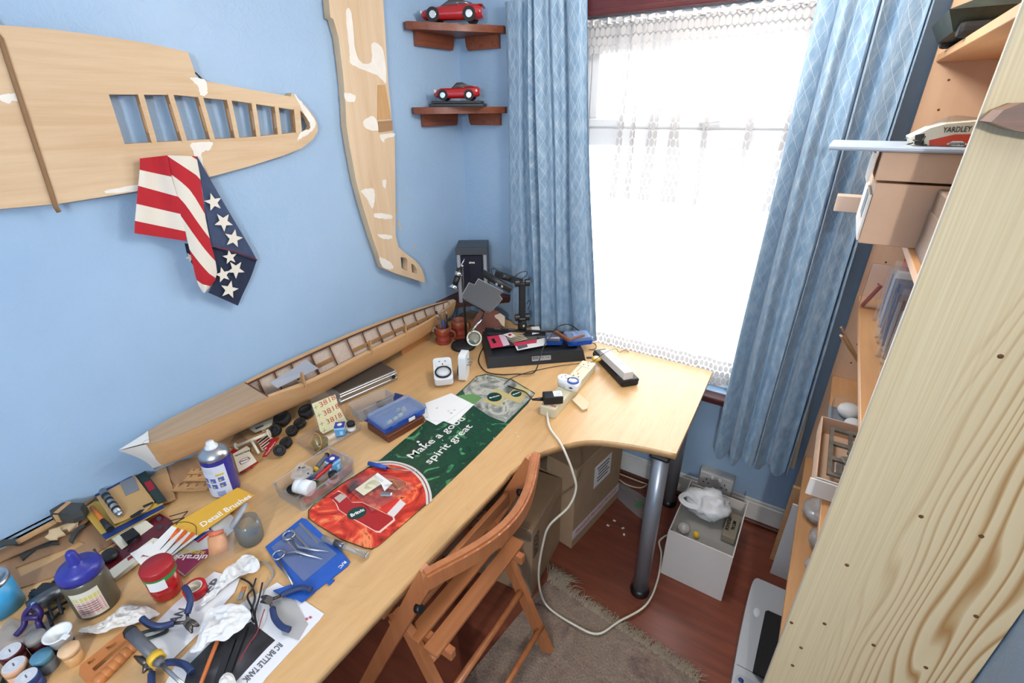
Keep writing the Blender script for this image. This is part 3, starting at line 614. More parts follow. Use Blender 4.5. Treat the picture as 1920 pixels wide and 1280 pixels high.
q = MB(); q.grid(lambda s, t: hull_pt(T0+(1-T0)*t, s), 20, 60); q.build('hull_shell', HULL, bo, True)
q = MB(); q.grid(lambda s, t: hull_pt(.20+.78*t, .02+.96*s, .004), 20, 50); q.build('lining', FIBRE, bo, True)
def deck_strip(name, t0, t1, a0, a1, m, th=.003, n=20, up=.0):
    q = MB(); top = lambda s, t: at_s(SF, t0+(t1-t0)*t).lerp(at_s(SN, t0+(t1-t0)*t), a0+(a1-a0)*s)+V((0, 0, up+.0012))
    q.grid(top, 4, n); q.grid(lambda s, t: top(s, t)-V((0, 0, th)), 4, n)
    for e in (0, 1): q.grid(lambda s, t: top(e, t)-V((0, 0, th*s)), 1, n)
    for e in (0, 1): q.grid(lambda s, t: top(s, e)-V((0, 0, th*t)), 4, 1)
    return q.build(name, m, bo, True)
deck_strip('fore_deck', .07, .295, .02, .98, DECK, .003, 14)
deck_strip('deck_edge', .295, .299, .02, .98, EDGE, .004, 1)
deck_strip('stern_deck', .955, 1, .02, .98, DECK, .003, 6)
deck_strip('side_deck', .295, .96, .0, .11, HULL, .004, 40); deck_strip('side_deck', .295, .96, .90, 1.0, HULL, .004, 40)
deck_strip('deck_edge', .295, .96, .11, .135, EDGE, .0045, 40); deck_strip('deck_edge', .295, .96, .885, .90, EDGE, .0045, 40)
RIBM = wood('rib_birch', '#b58b5f', '#a37a50', 'x', 2.2, .6)
q0 = [.325, .375, .425, .475, .52, .565, .61, .655, .70, .745, .79, .835, .88, .925]
for i, t in enumerate(q0):
    mid = i in (3, 6, 9); q = MB(); ss = [k/16 for k in range(17)]
    for dt, flip in ((0, 0), (.0035, 1)):
        pass
    out = [hull_pt(t, s, .004) for s in ss]; c = (at_s(SF, t)+at_s(SN, t))/2; c.z -= .03
    inn = [p.lerp(c, .20 if abs(s-.5) > .12 else .30) for p, s in zip(out, ss)]
    th = V((0, .0045, 0)); va = [[q.bm.verts.new(p+d) for p in arr] for arr, d in ((out, V()), (inn, V()), (inn, th), (out, th))]
    for a, b in ((0, 1), (1, 2), (2, 3)):
        for k in range(16):
            f = q.bm.faces.new((va[a][k], va[a][k+1], va[b][k+1], va[b][k])); f.material_index = 1 if a == 1 else 0
    q.mats = [RIBM, EDGE]; q.build('rib', None, bo, True)
for t, s0, s1 in ((.40, .80, 1.0), (.60, .80, 1.0), (.72, .80, 1.0)):       # deck brackets standing above the near rail
    n, f = at_s(SN, t), at_s(SF, t); q = MB(); d = (f-n).normalized(); T = frame_T(n+V((0, 0, .002)), d, (0, 0, 1))
    q.prism([(-.004, -.012), (.05, -.012), (.034, .0), (.022, .012), (.014, .042), (.006, .045), (.0, .01)], -.003, .003, T); q.build('bracket', RIBM, bo, True)
for a, b, c_ in ((.375, .52, .20), (.565, .745, .22), (.745, .88, .24)):    # longitudinal bearers inside the hull
    for s in (c_, 1-c_):
        q = MB(); q.tube([hull_pt(a+(b-a)*k/8, s, .01)+V((0, 0, .004)) for k in range(9)], 0, flat=(.006, .014)); q.build('bearer', RIBM, bo, True)
# white resin bow piece
q = MB(); tipp = P(223, 845, .895)
def bow(s, t):
    base = hull_pt(T0+.004, s); k = at_s(SK, 0); st = V((tipp.x, tipp.y, tipp.z)); w = abs(2*s-1)
    stem = k.lerp(st, w**1.6); stem.z = k.z+(st.z-k.z)*(w**1.1); return base.lerp(stem, t**1.1)
q.grid(bow, 20, 8); q.build('bow_casting', WRES, bo, True)
q = MB(); f0, n0 = at_s(SF, T0), at_s(SN, T0); f1, n1 = at_s(SF, .085), at_s(SN, .085); up = V((0, 0, .003))
q.quad(V(tipp)+up, n0+up, n1+up, f1+up, f0+up); q.build('bow_deck', WRES, bo, True)
q = MB(); q.sphere(at_s(SN, .075)+V((-.006, 0, .006)), .008, 10, (1, 1, .5)); q.build('hawse_boss', WRES, bo, True)
# pale translucent styrene sheet dropped in the hull
A, B, C_, D_ = (P(u, v, z) for u, v, z in ((506, 717, .889), (575, 675, .892), (597, 690, .876), (520, 727, .874)))
q = MB(); me = [V((p.x, p.y, p.z)) for p in (A, B, C_, D_)]; q.quad(*me); q.quad(*[p-V((0, 0, .0012)) for p in me])
tag(q.build('styrene_sheet', M('milky_styrene', '#a3a6ae', .25)), 'pale grey plastic sheet resting inside the ship hull', 'plastic sheet')
# timber strip on the desk beside the stern
a, b = P(754, 666), P(806, 632); q = MB(); d = V((b.x-a.x, b.y-a.y, 0)); T = frame_T(a+V((0, 0, .001)), d, (0, 0, 1)); q.box((d.length/2, .013, 0), (d.length, .026, .006), mtx=T)
tag(q.build('timber_strip', wood('orange_strip', '#c48a55', '#b57b48', 'y', 1.3)), 'thin orange timber strip standing on edge under the ship stern', 'wood strip')
# ================================================================ folding chair
CH = wood('chair_beech', '#b9764a', '#9f6038', 'z', 1.0, .38); CHS = wood('chair_slat_beech', '#b27448', '#995d37', 'y', 1.0, .4)
ch = thing('folding_chair', 'slatted wooden folding chair tucked under the desk', 'chair', (-.7, .73, 0))
YA, YB_ = .505, .955; pr, pll = P(1000, 872, .795), P(808, 1098, .795)
br, bl = PY(952, 937, YB_), PY(758, 1160, YA)
post = {}
for y, b, tp in ((YB_, br, pr), (YA, bl, pll)):
    top = V((-.555, y, .80)); bolt = V((b.x, y, b.z)); d = (bolt-top).normalized() if (bolt-top).length > .02 else V((-.4, 0, -.9))
    d = V((-.42, 0, -.907)); foot = top+d*(.80/.907); foot.z = 0
    q = MB(); q.tube([top, foot], 0, flat=(.022, .042)); o = q.build('post', CH, ch, True); post[y] = (top, d)
    k = top+d*.155; s = 1 if y > .7 else -1; k = k+V((.012, -.013 if y > .7 else -.013, 0))
    q = MB(); q.cyl(k+V((.012, 0, .006)), k+V((.026, 0, .012)), .012, .010, n=12); q.build('bolt_cap', BLK, o, True)
# bowed top rail between the posts
pts = [V((-.555+.075*math.sin(math.pi*k/16)**1.1, YA-.02+(YB_-YA+.04)*k/16, .795)) for k in range(17)]
q = MB(); q.tube(pts, 0, flat=(.026, .052)); bmesh.ops.bevel(q.bm, geom=q.bm.edges[:], offset=.006, segments=2, affect='EDGES'); q.build('top_rail', CH, ch, True)
ty, d = post[YA]; 
for s, w in ((.20, .05),):
    p = V((-.555, 0, .80))+d*s; q = MB(); q.box((p.x, (YA+YB_)/2, p.z), (.016, YB_-YA, w), bev=.003); q.build('back_slat', CHS, ch, True)
for i, x in enumerate((-.60, -.665, -.73, -.795, -.86, -.925)):
    q = MB(); q.box((x, (YA+YB_)/2, .455), (.048, YB_-YA-.02, .016), bev=.003); q.build('seat_slat', CHS, ch, True)
for y in (YA+.05, YB_-.05): q = MB(); q.box((-.755, y, .432), (.40, .022, .034), bev=.003); q.build('seat_rail', CH, ch, True)
for y in (YA+.022, YB_-.022):
    q = MB(); q.tube([(-.74, y, .50), (-.68, y, .45), (-.47, y, 0)], 0, flat=(.022, .04)); q.build('rear_leg', CH, ch, True)
for x, z, r in ((-.575, .245, .011), (-.50, .10, .010), (-.60, .43, .012)):
    q = MB(); q.cyl((x, YA+.01, z), (x, YB_-.01, z), r, n=12); q.build('stretcher', CH, ch, True)
ch.location.z += .016      # stands on the rug
# ================================================================ cartons under the desk
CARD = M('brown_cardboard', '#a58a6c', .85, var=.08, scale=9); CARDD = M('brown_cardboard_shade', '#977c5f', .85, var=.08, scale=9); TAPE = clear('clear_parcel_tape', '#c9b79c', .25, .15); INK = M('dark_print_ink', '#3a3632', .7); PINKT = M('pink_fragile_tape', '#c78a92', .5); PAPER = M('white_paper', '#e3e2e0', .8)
WHT = M('white_print', '#ece9e4', .6)
def carton(label, c, size, rz, flap=True):
    o = thing('cardboard_box', label, 'box', (c[0], c[1], 0), rz); w, d, h = size
    q = MB(); q.box((0, 0, h/2), (w, d, h), bev=.003); q.build('body', CARD, o)
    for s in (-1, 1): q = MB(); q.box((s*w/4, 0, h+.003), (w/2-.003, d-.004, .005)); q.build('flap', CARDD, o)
    q = MB(); q.box((0, 0, h+.0065), (.05, d+.002, .001)); q.box((0, -d/2-.0006, h-.04), (.05, .001, .08)); q.build('parcel_tape', TAPE, o); return o
cc = P(1100, 905, .40); b1 = carton('taller brown cardboard box with an address label and pink tape under the desk', (-.74, 1.60), (.34, .40, .44), math.radians(-8))
part_sheet('address_label', [(-.07, -.06), (.07, -.06), (.07, .06), (-.07, .06)], 0, PAPER, b1, .001, frame_T(V((.171, .02, .30)), (0, 1, 0), (0, 0, 1)))
for i in range(5): q = MB(); q.box((.1722, .02+.004*(i % 2), .338-.018*i), (.0008, .10-.012*(i % 3), .006)); q.build('printed_line', INK, b1)
part_sheet('fragile_tape', [(-.2, -.025), (.2, -.025), (.2, .025), (-.2, .025)], 0, M('white_tape', '#ddd3d0', .5), b1, .0008, frame_T(V((.171, 0, .08)), (0, 1, 0), (0, 0, 1)))
for dx in (-.12, .0, .12): text('FRAGILE', .03, PINKT, b1, frame_T(V((.1725, dx, .08)), (0, 1, 0), (0, 0, 1)), bold=.0008)
b2 = carton('lower brown cardboard box printed BOLD between the chair and the taller box', (-.855, 1.215), (.42, .30, .36), math.radians(6))
BT = frame_T(V((.2106, -.112, .255)), (0, 0, 1), (0, -1, 0), (1, 0, 0))
fr = [(-.055, -.022), (.055, -.022), (.055, .022), (-.055, .022)]; part_sheet('print_frame', fr, 0, INK, b2, .0008, BT, [[(x*.93, y*.86) for x, y in fr]]); text('BOLD', .036, INK, b2, BT @ Matrix.Translation((0, 0, .0005)), bold=.0008)
# ================================================================ rug
def rug_mat():
    m, t, p = nt('worn_floral_rug_pile'); n = noise_t(t, coords(t), 7, 4, .6, .8); n2 = noise_t(t, coords(t), 140, 3); wv = noise_t(t, coords(t, (14, 2, 1)), 1.2, 2, .5, .5)
    a = ramp(t, n, [(.35, lin('#6b5a50')), (.5, lin('#8d7a6b')), (.6, lin('#7a6256')), (.68, lin('#5f4648'))]); b = ramp(t, n2, [(.3, lin('#6b5d53')), (.7, lin('#a39484'))])
    t.links.new(mixc(t, .4, a, b), p.inputs['Base Color']); p.inputs['Roughness'].default_value = .95; bump_t(t, p, n2, .9, .006); return m
rg = thing('rug', 'worn grey-brown floral rug with a frayed fringe on the wood floor', 'rug', (-.35, .6, 0))
e0, e1 = P(1020, 1090, 0), P(1300, 1275, 0); RR = rug_mat()
far = [P(1010, 1075, 0), P(1075, 1080, 0), P(1160, 1110, 0), P(1240, 1180, 0), P(1300, 1270, 0)]
dx = (far[-1]-far[0]).normalized(); nx = V((dx.y, -dx.x, 0))
if nx.y > 0: nx = -nx
oA, oB = far[0]+dx*.05, far[-1]+dx*.02
def rugf(s, t):
    p = oA.lerp(oB, s)+nx*(1.15*t); p.z = .009+.002*math.sin(9*s+7*t)+.0025*noise.noise(V((s*30, t*40, 0))); return p
q = MB(); q.grid(rugf, 90, 70); 
q.grid(lambda s, t: V((rugf(s, 0).x, rugf(s, 0).y, rugf(s, 0).z*(1-t))), 90, 1); q.grid(lambda s, t: V((rugf(1, s).x, rugf(1, s).y, rugf(1, s).z*(1-t))), 70, 1); q.build('pile', RR, rg, True)
q = MB(); random.seed(3)
for i in range(620):
    s = random.random(); b = rugf(s, random.random()*.012); L = random.uniform(.018, .05); w = dx*random.uniform(-.025, .025)-nx*L; p1 = b+w*.5+V((0, 0, random.uniform(.0, .014))); p2 = b+w; p2.z = random.uniform(.002, .008)
    q.tube([b, p1, p2+dx*random.uniform(-.012, .012)], [.0012, .0011, .0006], 3, False)
for i in range(90):
    s = random.gauss(.04, .04); b = rugf(max(0, min(1, s)), .0); L = random.uniform(.05, .11); a_ = random.uniform(-1, 1); w = (dx*a_-nx)*L*.8; p2 = b+w; p2.z = .003
    q.tube([b, b+w*.5+V((0, 0, .02)), p2], [.0013, .0012, .0006], 3, False)
fo = q.build('fringe', M('rug_fringe_yarn', '#a89a86', .95), rg, True); fo['kind'] = 'stuff'
# ================================================================ helpers for things on the desk
def proj(p):
    q = V(p)-V((0, 0, CAMZ)); z = q.dot(CF); return 960+F*q.dot(CR)/z, 640-F*q.dot(CU)/z
def zat(p, v):
    """height above the spot p at which pixel row v is reached"""
    lo, hi = 0.0, 2.3
    for _ in range(40):
        m = (lo+hi)/2
        if proj((p[0], p[1], m))[1] > v: lo = m
        else: hi = m
    return lo
def foot(near, right, left, z=ZD):
    n, r, l = P(*near, z), P(*right, z), P(*left, z); x = (r-n); w = x.length; x.normalize(); y = V((-x.y, x.x, 0)); d = (l-n).dot(y)
    return n+x*w/2+y*d/2, math.atan2(x.y, x.x), w, abs(d)
def ringloft(rings, cap0=True, cap1=True, smooth=False, q=None):
    q = q or MB(); rows = [[q.bm.verts.new(p) for p in r] for r in rings]; k = len(rows[0])
    for a, b in zip(rows, rows[1:]):
        for i in range(k): f = q.bm.faces.new((a[i], a[(i+1) % k], b[(i+1) % k], b[i])); f.smooth = smooth; f.material_index = q.cur
    for c, r in ((cap0, rows[0]), (cap1, rows[-1])):
        if c: f = q.bm.faces.new(r); f.material_index = q.cur
    return q
def tray(w, d, h, th=.002, r=.01, taper=.94, rim=.003):
    o = lambda k, z, e=0: [(x*k+(e if x > 0 else -e), y*k+(e if y > 0 else -e), z) for x, y in rrect(w, d, r, 3)]
    return ringloft([o(taper, 0), o(1, h), o(1, h, rim), o(1, h+.002, rim), o(1, h+.002, -th), o(taper, th, -th)])
def wtext(body, a, b, z, size, mat, parent, bold=0.0, flip=False):
    """lettering on a level surface with its baseline middle line from pixel a to pixel b"""
    A, B = P(*a, z), P(*b, z); me = text_mesh(body, size, .00015, bold); w = max(v.co.x for v in me.vertices)-min(v.co.x for v in me.vertices)
    me.transform(Matrix.Diagonal(((B-A).length/w, 1, 1, 1))); me.transform(frame_T((A+B)/2, B-A, None, (0, 0, 1))); me.materials.clear(); me.materials.append(mat); return link('lettering', me, parent, True)
def pxsheet(name, pts, z, mat, parent=None, th=.0006, holes=()):
    wc_ = lambda p, k=0: (max(p.x, XL+.0015+k), p.y); me = shape_mesh([wc_(P(u, v, z)) for u, v in pts], [[wc_(P(u, v, z), .004) for u, v in h] for h in holes], th); me.transform(Matrix.Translation((0, 0, z))); me.materials.append(mat); return link(name, me, parent, parent is not None)
def crumple(pts, z0, mat, name, label, cat, h=.012, n=16, seed=1, fr=28, sag=.5):
    """soft sheet: outline from pixels, surface lifted into folds, edges on the table"""
    c = [P(u, v, z0) for u, v in pts]; cen = sum(c, V())/len(c); ring = smooth_pts(c, 9, True); k = len(ring)
    def fn(s, t):
        p = cen.lerp(ring[int(round(s*k)) % k], t); f = noise.noise(V((p.x*fr+seed*7, p.y*fr, seed)))+.9*(.35-abs(noise.noise(V((p.x*fr*2.1, p.y*fr*2.1, seed+3)))))-.5*abs(noise.noise(V((p.x*fr*4.5, p.y*fr*4.5, seed+5))))
        p.z = z0+.002+h*(1-t**3*sag)*(.55+.8*f if f > -.5 else .1); p.z = max(z0+.0012, p.z); return p
    q = MB(); q.grid(fn, k, 22, close_u=True); bmesh.ops.remove_doubles(q.bm, verts=q.bm.verts[:], dist=.00005); o = q.build(name, mat); return tag(o, label, cat)
def settle(o, z):
    """stand a thing on a level: its lowest point goes to height z"""
    bpy.context.view_layer.update(); lo = min((c.matrix_world @ v.co).z for c in [o]+list(o.children_recursive) if c.type == 'MESH' for v in c.data.vertices); o.location.z += z-lo; return o
DESKT = lambda u, v, dz=0: P(u, v, ZD+dz)
RED = M('red_plastic', '#b5141d', .35); WPL = M('white_plastic', '#dfe3e6', .32); BLUEP = M('blue_plastic', '#1f4fa8', .35); GREYP = M('grey_plastic', '#5a5d63', .45); YEL = M('yellow_plastic', '#d8ad2b', .4); STEEL = M('bright_steel', '#b9bcc0', .28, 1); CLR = clear('clear_plastic', '#ffffff', .045, .1); CLRG = clear('cloudy_clear_plastic', '#e8eaec', .16, .2); BAG = clear('clear_bag', '#ffffff', .05, .12); MATB = M('matt_black', '#1c1c1e', .6); CREAM = M('cream_plastic', '#d9d1b4', .4); NAVYC = M('navy_card', '#18306f', .5); TAN = M('tan_card', '#b59a72', .7)
# ---- work stand with folding lens
ws_c, ws_r, ws_w, ws_d = foot((914, 691), (1098, 676), (880, 640)); WSD = .26; WSH = .048
ws_c = (P(914, 691)+P(1098, 676))/2+V((-math.sin(ws_r), math.cos(ws_r), 0))*WSD/2
ws = thing('work_stand', 'black work stand tray with a folding magnifier arm and printed front plate', 'work stand', ws_c, ws_r); STB = M('black_stand_plastic', '#202124', .42)
w = ws_w; q = MB()
RL, RR_ = .17, .055        # the tray narrows towards the curtain on its right
def tq(i, z, k=0): return [(-w/2+i, -WSD/2+i+k, z), (w/2-i, -WSD/2+i+k, z), (w/2-i, RR_-i, z), (-w/2+i, RL-i, z)]
ringloft([tq(0, 0), tq(.010, WSH, .004), tq(.028, WSH, .004), tq(.032, WSH-.012, .004)], q=q); q.build('base', STB, ws)
ra, rb2 = V((-w/2+.02, RL-.016, WSH+.008)), V((w/2-.03, RR_-.012, WSH+.008)); q = MB(); q.tube([ra, rb2], 0, flat=(.014, .018)); q.build('rear_rail', STB, ws)
for f_ in (.15, .32, .70, .85): q = MB(); q.tube([ra.lerp(rb2, f_-.035)+V((0, 0, .010)), ra.lerp(rb2, f_+.035)+V((0, 0, .010))], 0, flat=(.011, .005)); q.build('rail_slot_cover', GREYP, ws)
T = frame_T(V((.02, -WSD/2+.0072, .027)), (1, 0, 0), (0, math.sin(.28), math.cos(.28))); SLV = M('silver_label', '#b9bbbd', .35, .3)
part_sheet('front_plate', rrect(.085, .020, .002), 0, SLV, ws, .001, T); q = MB()
for dx in (-.034, -.020): q.box((dx, .002, .0012), (.012, .011, .0006), mtx=T)
q.build('emblem_blocks', BLK, ws)
for dx in (-.034, -.020): part_sheet('emblem_star', [(.0048*(1 if j % 2 == 0 else .42)*math.cos(math.pi/2+j*math.pi/5)+dx, .0048*(1 if j % 2 == 0 else .42)*math.sin(math.pi/2+j*math.pi/5)+.002) for j in range(10)], .0016, SLV, ws, .0003, T)
text('WORK STAND', .0095, BLK, ws, T @ Matrix.Translation((.014, .0025, .0012)), fit=.05, bold=.0002); text('with MAGNIFYING LENS', .005, BLK, ws, T @ Matrix.Translation((.014, -.0055, .0012)), fit=.05)
pb = P(979, 598, ZD+.112); zt = zat(pb, 530)
def wpart(q, name, m, par): return q.build(name, m, par, True)
q = MB(); q.box((pb.x, pb.y, ZD+WSH+.036), (.040, .030, .074), bev=.005, rz=ws_r); wpart(q, 'arm_base', STB, ws)
q = MB(); q.box((pb.x, pb.y, (ZD+.11+zt)/2), (.030, .022, zt-ZD-.11), rz=ws_r, bev=.003); wpart(q, 'arm_post', STB, ws)
xa = V((math.cos(ws_r), math.sin(ws_r), 0)); ya = V((-xa.y, xa.x, 0))
for zz in (ZD+.122, zt):
    for s in (-1, 1):
        c = V((pb.x, pb.y, zz)); q = MB(); q.cyl(c+xa*s*.014, c+xa*s*.034, .017, n=14, smooth=False); wpart(q, 'arm_knob', STB, ws)
dep = (V((pb.x, pb.y, zt))-V((0, 0, CAMZ))).dot(CF)
PD = lambda u, v, d: V((0, 0, CAMZ))+ray(u, v)*d
e1 = PD(928, 512, dep-.01); q = MB(); q.tube([V((pb.x, pb.y, zt)), e1], 0, flat=(.022, .026)); wpart(q, 'upper_arm', STB, ws)
q = MB(); q.cyl(PD(940, 517, dep-.05), PD(955, 522, dep-.02), .015, n=14); wpart(q, 'arm_knob', STB, ws)
h0, h1 = PD(905, 511, dep-.06), PD(959, 544, dep-.07); q = MB(); q.tube([h0, h1], .016, 10); hd = wpart(q, 'lens_hinge', STB, ws)
for u, v in ((931, 533), (941, 537)): q = MB(); q.box(PD(u, v, dep-.09), (.009, .006, .009), bev=.001); wpart(q, 'hinge_clip', SLV, ws)
dpl = dep-.085
def plate(pts, d0, slope, th, m, name):
    q = MB(); fr_ = [PD(u, v, d0-(v-520)*slope) for u, v in pts]; n = (fr_[1]-fr_[0]).cross(fr_[-1]-fr_[0]).normalized(); ringloft([fr_, [p+n*th for p in fr_]], q=q); return wpart(q, name, m, ws)
lp = [(897, 523), (942, 546), (936, 553), (941, 560), (924, 579), (918, 583), (912, 583), (871, 560), (867, 553), (880, 530), (890, 534)]
plate(lp, dpl, .0011, .004, M('grey_lens_cover', '#4b4d51', .5), 'lens_cover'); plate([(u+(u-905)*.035, v+(v-553)*.045) for u, v in lp], dpl+.008, .0011, .003, M('light_trim', '#9a9c9e', .4), 'lens_cover_rim')
q = MB(); q.tube(smooth_pts([PD(*p, dep) for p in ((964, 520), (975, 511), (988, 509), (986, 517), (978, 523))], 4), .002, 6); wpart(q, 'arm_cable', BLK, ws)
q = MB(); q.tube(smooth_pts([PD(*p, dep-.03) for p in ((924, 516), (921, 506), (926, 503), (938, 511))], 4), .002, 6); wpart(q, 'arm_cable', BLK, ws)
q = MB(); q.tube(smooth_pts([PD(*p, dep+.01) for p in ((990, 580), (994, 568), (992, 563), (987, 570))], 4), .002, 6); wpart(q, 'arm_cable', BLK, ws)
kc = V((pb.x, pb.y, ZD+.095))-ya*.014; q = MB(); q.cyl(kc-ya*.0, kc-ya*.028, .021, .017, n=18); k = wpart(q, 'clamp_knob', STB, ws); q = MB(); q.box(kc-ya*.029, (.008, .001, .010), rz=ws_r); wpart(q, 'knob_label', CREAM, k)
# ---- things lying on the stand
zt_ = ZD+WSH+.001
bl_ = thing('brush_blister_pack', 'pink and black blister card of fine files lying on the work stand', 'blister pack', P(965, 633, zt_))
pxsheet('card', [(913, 631), (1008, 629), (1006, 643), (921, 653)], zt_, M('black_card', '#2f2d2e', .45), bl_, .0015); pxsheet('hang_tab', [(913, 631), (935, 628), (944, 649), (921, 653)], zt_+.0016, M('pink_red_card', '#c93650', .5), bl_); pxsheet('logo_band', [(935, 628), (946, 627), (956, 646), (944, 649)], zt_+.0016, M('pale_pink_card', '#dcc3d2', .5), bl_)
pxsheet('hang_slot', [(921, 636), (926, 634), (931, 642), (926, 644)], zt_+.0024, BLK, bl_); pxsheet('sand_strips', [(975, 632), (1007, 630), (1006, 636), (986, 640)], zt_+.0016, M('grey_abrasive', '#5d5c55', .9, var=.2, scale=300), bl_); pxsheet('red_edge', [(962, 643), (1007, 636), (1006, 642), (966, 649)], zt_+.0016, M('pink_red_card', '#c93650', .5), bl_)
for i in range(5): q = MB(); a, b = P(948+3*i, 633+2.2*i, zt_+.003), P(978+2.6*i, 625+2.4*i, zt_+.003); q.tube([a, b], [.0012, .0028], 5); q.build('file_handle', M('pale_wood_handles', '#d6c7a8', .6), bl_, True)
gp = thing('sanding_pack', 'grey and white card packet under the pink blister card', 'packet', P(1000, 645, zt_)); pxsheet('card', [(964, 645), (1030, 632), (1034, 645), (970, 657)], zt_-.0002, PAPER, gp, .0012); pxsheet('grey_panel', [(968, 645), (986, 641), (990, 650), (972, 655)], zt_+.0011, GREYP, gp, .0003)
tp = thing('tan_card_packet', 'tan card packet with a red printed corner behind the pink blister card', 'packet', P(965, 618, zt_)); pxsheet('card', [(943, 627), (978, 618), (990, 622), (957, 633)], zt_+.0046, TAN, tp, .001); pxsheet('white_corner', [(943, 627), (957, 623), (967, 629), (957, 633)], zt_+.0058, PAPER, tp, .0003); pxsheet('red_print', [(952, 627), (957, 625), (960, 628), (955, 630)], zt_+.0063, RED, tp, .0003)
o = pxsheet('instruction_slip', [(996, 613), (1011, 612), (1014, 624), (998, 627)], zt_+.0062, PAPER, None, .0012); tag(o, 'small white instruction slip lying beside the stand clamp knob', 'paper slip')
def tool_case(label, c, rz, w, d, h, lidrot=0, tag_=None):
    o = thing('tool_case', label, 'plastic case', c, rz); q = tray(w, d, h*.55, .002, .008, .97, .002); q.build('tray', BLUEP, o)
    q = MB(); rr = lambda k, z: [(x*k, y*k, z) for x, y in rrect(w, d, .008, 3)]
    ringloft([rr(1.0, h*.56), rr(1.0, h*.85), rr(.94, h)], False, True, q=q); q.build('lid', clear('blue_tinted_lid', '#bcd2ee', .30, .12), o)
    for s in (-1, 1): q = MB(); q.box((s*w*.28, -d/2-.002, h*.5), (.022, .006, h*.35), bev=.002); q.build('latch', BLUEP, o)
    return o
c, r, w, d = foot((1055, 648), (1106, 662) if False else (1107, 656), (1075, 622), zt_+.002); bcs = tool_case('blue case with a clear lid lying open on the work stand corner', P(1083, 640, zt_+.001), ws_r+.05, .118, .085, .038)
part_sheet('printed_insert', [(-.02, -.035), (.05, -.035), (.05, .035), (-.02, .035)], .0345, M('blue_white_print', '#8fb0dd', .5), bcs, .0004); q = MB(); [q.box((.015, -.03+.008*i, .0352), (.05, .003, .0005)) for i in range(8)]; q.build('print_lines', NAVYC, bcs)
cs2 = thing('hinged_lid_case', 'small clear lidded case with navy foam on the work stand', 'plastic case', P(1038, 640, zt_+.001), ws_r-.15); q = tray(.075, .075, .012, .002, .006, .98, .001); q.build('tray', BLUEP, cs2); q = MB(); q.box((-.006, .01, .018), (.055, .05, .014), bev=.003); q.build('foam_insert', NAVYC, cs2); q = MB(); q.box((-.004, .004, .022), (.066, .064, .022), bev=.005); q.build('lid', CLRG, cs2)
sq = thing('try_square', 'small brown wooden try square lying across the blue case', 'try square', P(1063, 632, zt_+.042), ws_r); a, b, c3 = P(1041, 622, zt_+.043), P(1066, 637, zt_+.043), P(1095, 628, zt_+.043); WAL = wood('walnut', '#8f5a3c', '#6f4129', 'x', 2, .5)
q = MB(); q.tube([a, b], 0, flat=(.014, .012)); q.build('stock', WAL, sq, True); q = MB(); q.tube([b+V((0, 0, .001)), c3], 0, flat=(.014, .004)); q.build('blade', WAL, sq, True)
# ---- torn brown leather sheet propped behind
lq = thing('torn_leather_sheet', 'torn brown leather offcut with a pale bare patch propped behind the stand', 'leather', P(905, 640, ZD+.002)); LEA = M('brown_leather', '#6d3b2b', .6, var=.12, scale=40)
pl_ = P(910, 632, ZD); dl = (V((pl_.x, pl_.y, ZD+.04))-V((0, 0, CAMZ))).dot(CF)+.03
def leath(pts, dd): return [PD(u, v, dl+(dd if i % 2 else 0)+(630-v)*.0006) for i, (u, v) in enumerate(pts)]
def slabpx(pts, dd, th, m, name, par):
    q = MB(); f0 = leath(pts, dd); ringloft([f0, [p+CF*th for p in f0]], q=q); return q.build(name, m, par, True)
slabpx([(886, 607), (901, 585), (920, 583), (934, 588), (947, 598), (946, 618), (938, 622), (928, 618), (924, 626), (909, 627), (899, 636), (890, 622)], .004, .003, LEA, 'hide', lq); q = None
slabpx([(927, 596), (938, 592), (947, 598), (946, 618), (940, 614), (934, 604), (929, 601)], -.004, .002, M('pale_raw_leather', '#cdb8a2', .8), 'bare_patch', lq); settle(lq, ZD)
# ---- third-hand lamp: black base, rod, small chrome spot lamp, magnifier
tb = P(869, 650); th_ = thing('third_hand_lamp', 'black weighted stand with a chrome spot lamp and white rimmed magnifier', 'desk lamp', tb)
q = MB(); q.lathe([(0, 0), (.058, 0), (.06, .006), (.056, .016), (.035, .021), (0, .022)], 32); q.build('base', MATB, th_)
pz = zat(tb, 500); tb2 = V((tb.x+.01, tb.y+.012, 0)); pz = zat(tb2, 499); q = MB(); q.cyl((tb2.x, tb2.y, ZD+.018), (tb2.x, tb2.y, pz), .0055, n=10); q.build('rod', BLK, th_, True)
q = MB(); q.cyl((tb2.x, tb2.y, pz), (tb2.x, tb2.y, pz+.004), .0065, n=10); q.build('rod_cap', CHROME, th_, True)
dt_ = (V((tb2.x, tb2.y, pz-.05))-V((0, 0, CAMZ))).dot(CF)-.015; L0, L1, L2, L3, L4 = (PD(u, v, dt_) for u, v in ((863, 499), (862, 503), (858, 518), (853, 533), (850, 541)))
q = MB(); q.cyl(L1, L2, .0135, n=16); q.build('lamp_body', BLK, th_, True); q = MB(); q.cyl(L1.lerp(L2, .45), L1.lerp(L2, .95), .0150, n=16); q.build('chrome_collar', CHROME, th_, True); q = MB(); q.cyl(L2, L3, .014, .012, n=16); q.build('lamp_neck', BLK, th_, True); q = MB(); q.cyl(L3, L4, .010, .025, n=20); q.build('reflector', CHROME, th_, True); q = MB(); q.tube([PD(871, 485, dt_), L1], .0025, 6); q.build('lamp_stem', CHROME, th_, True)
q = MB(); q.cyl(L2, V((tb2.x, tb2.y, zat(tb2, 515))), .005, n=8); q.build('swivel_joint', CHROME, th_, True)
mc = PD(889, 634, dt_-.02); mx = (PD(912, 622, dt_-.02)-mc); my = (PD(880, 612, dt_-.015)-mc)*1.02; T = frame_T(mc, mx, my); R1 = .031
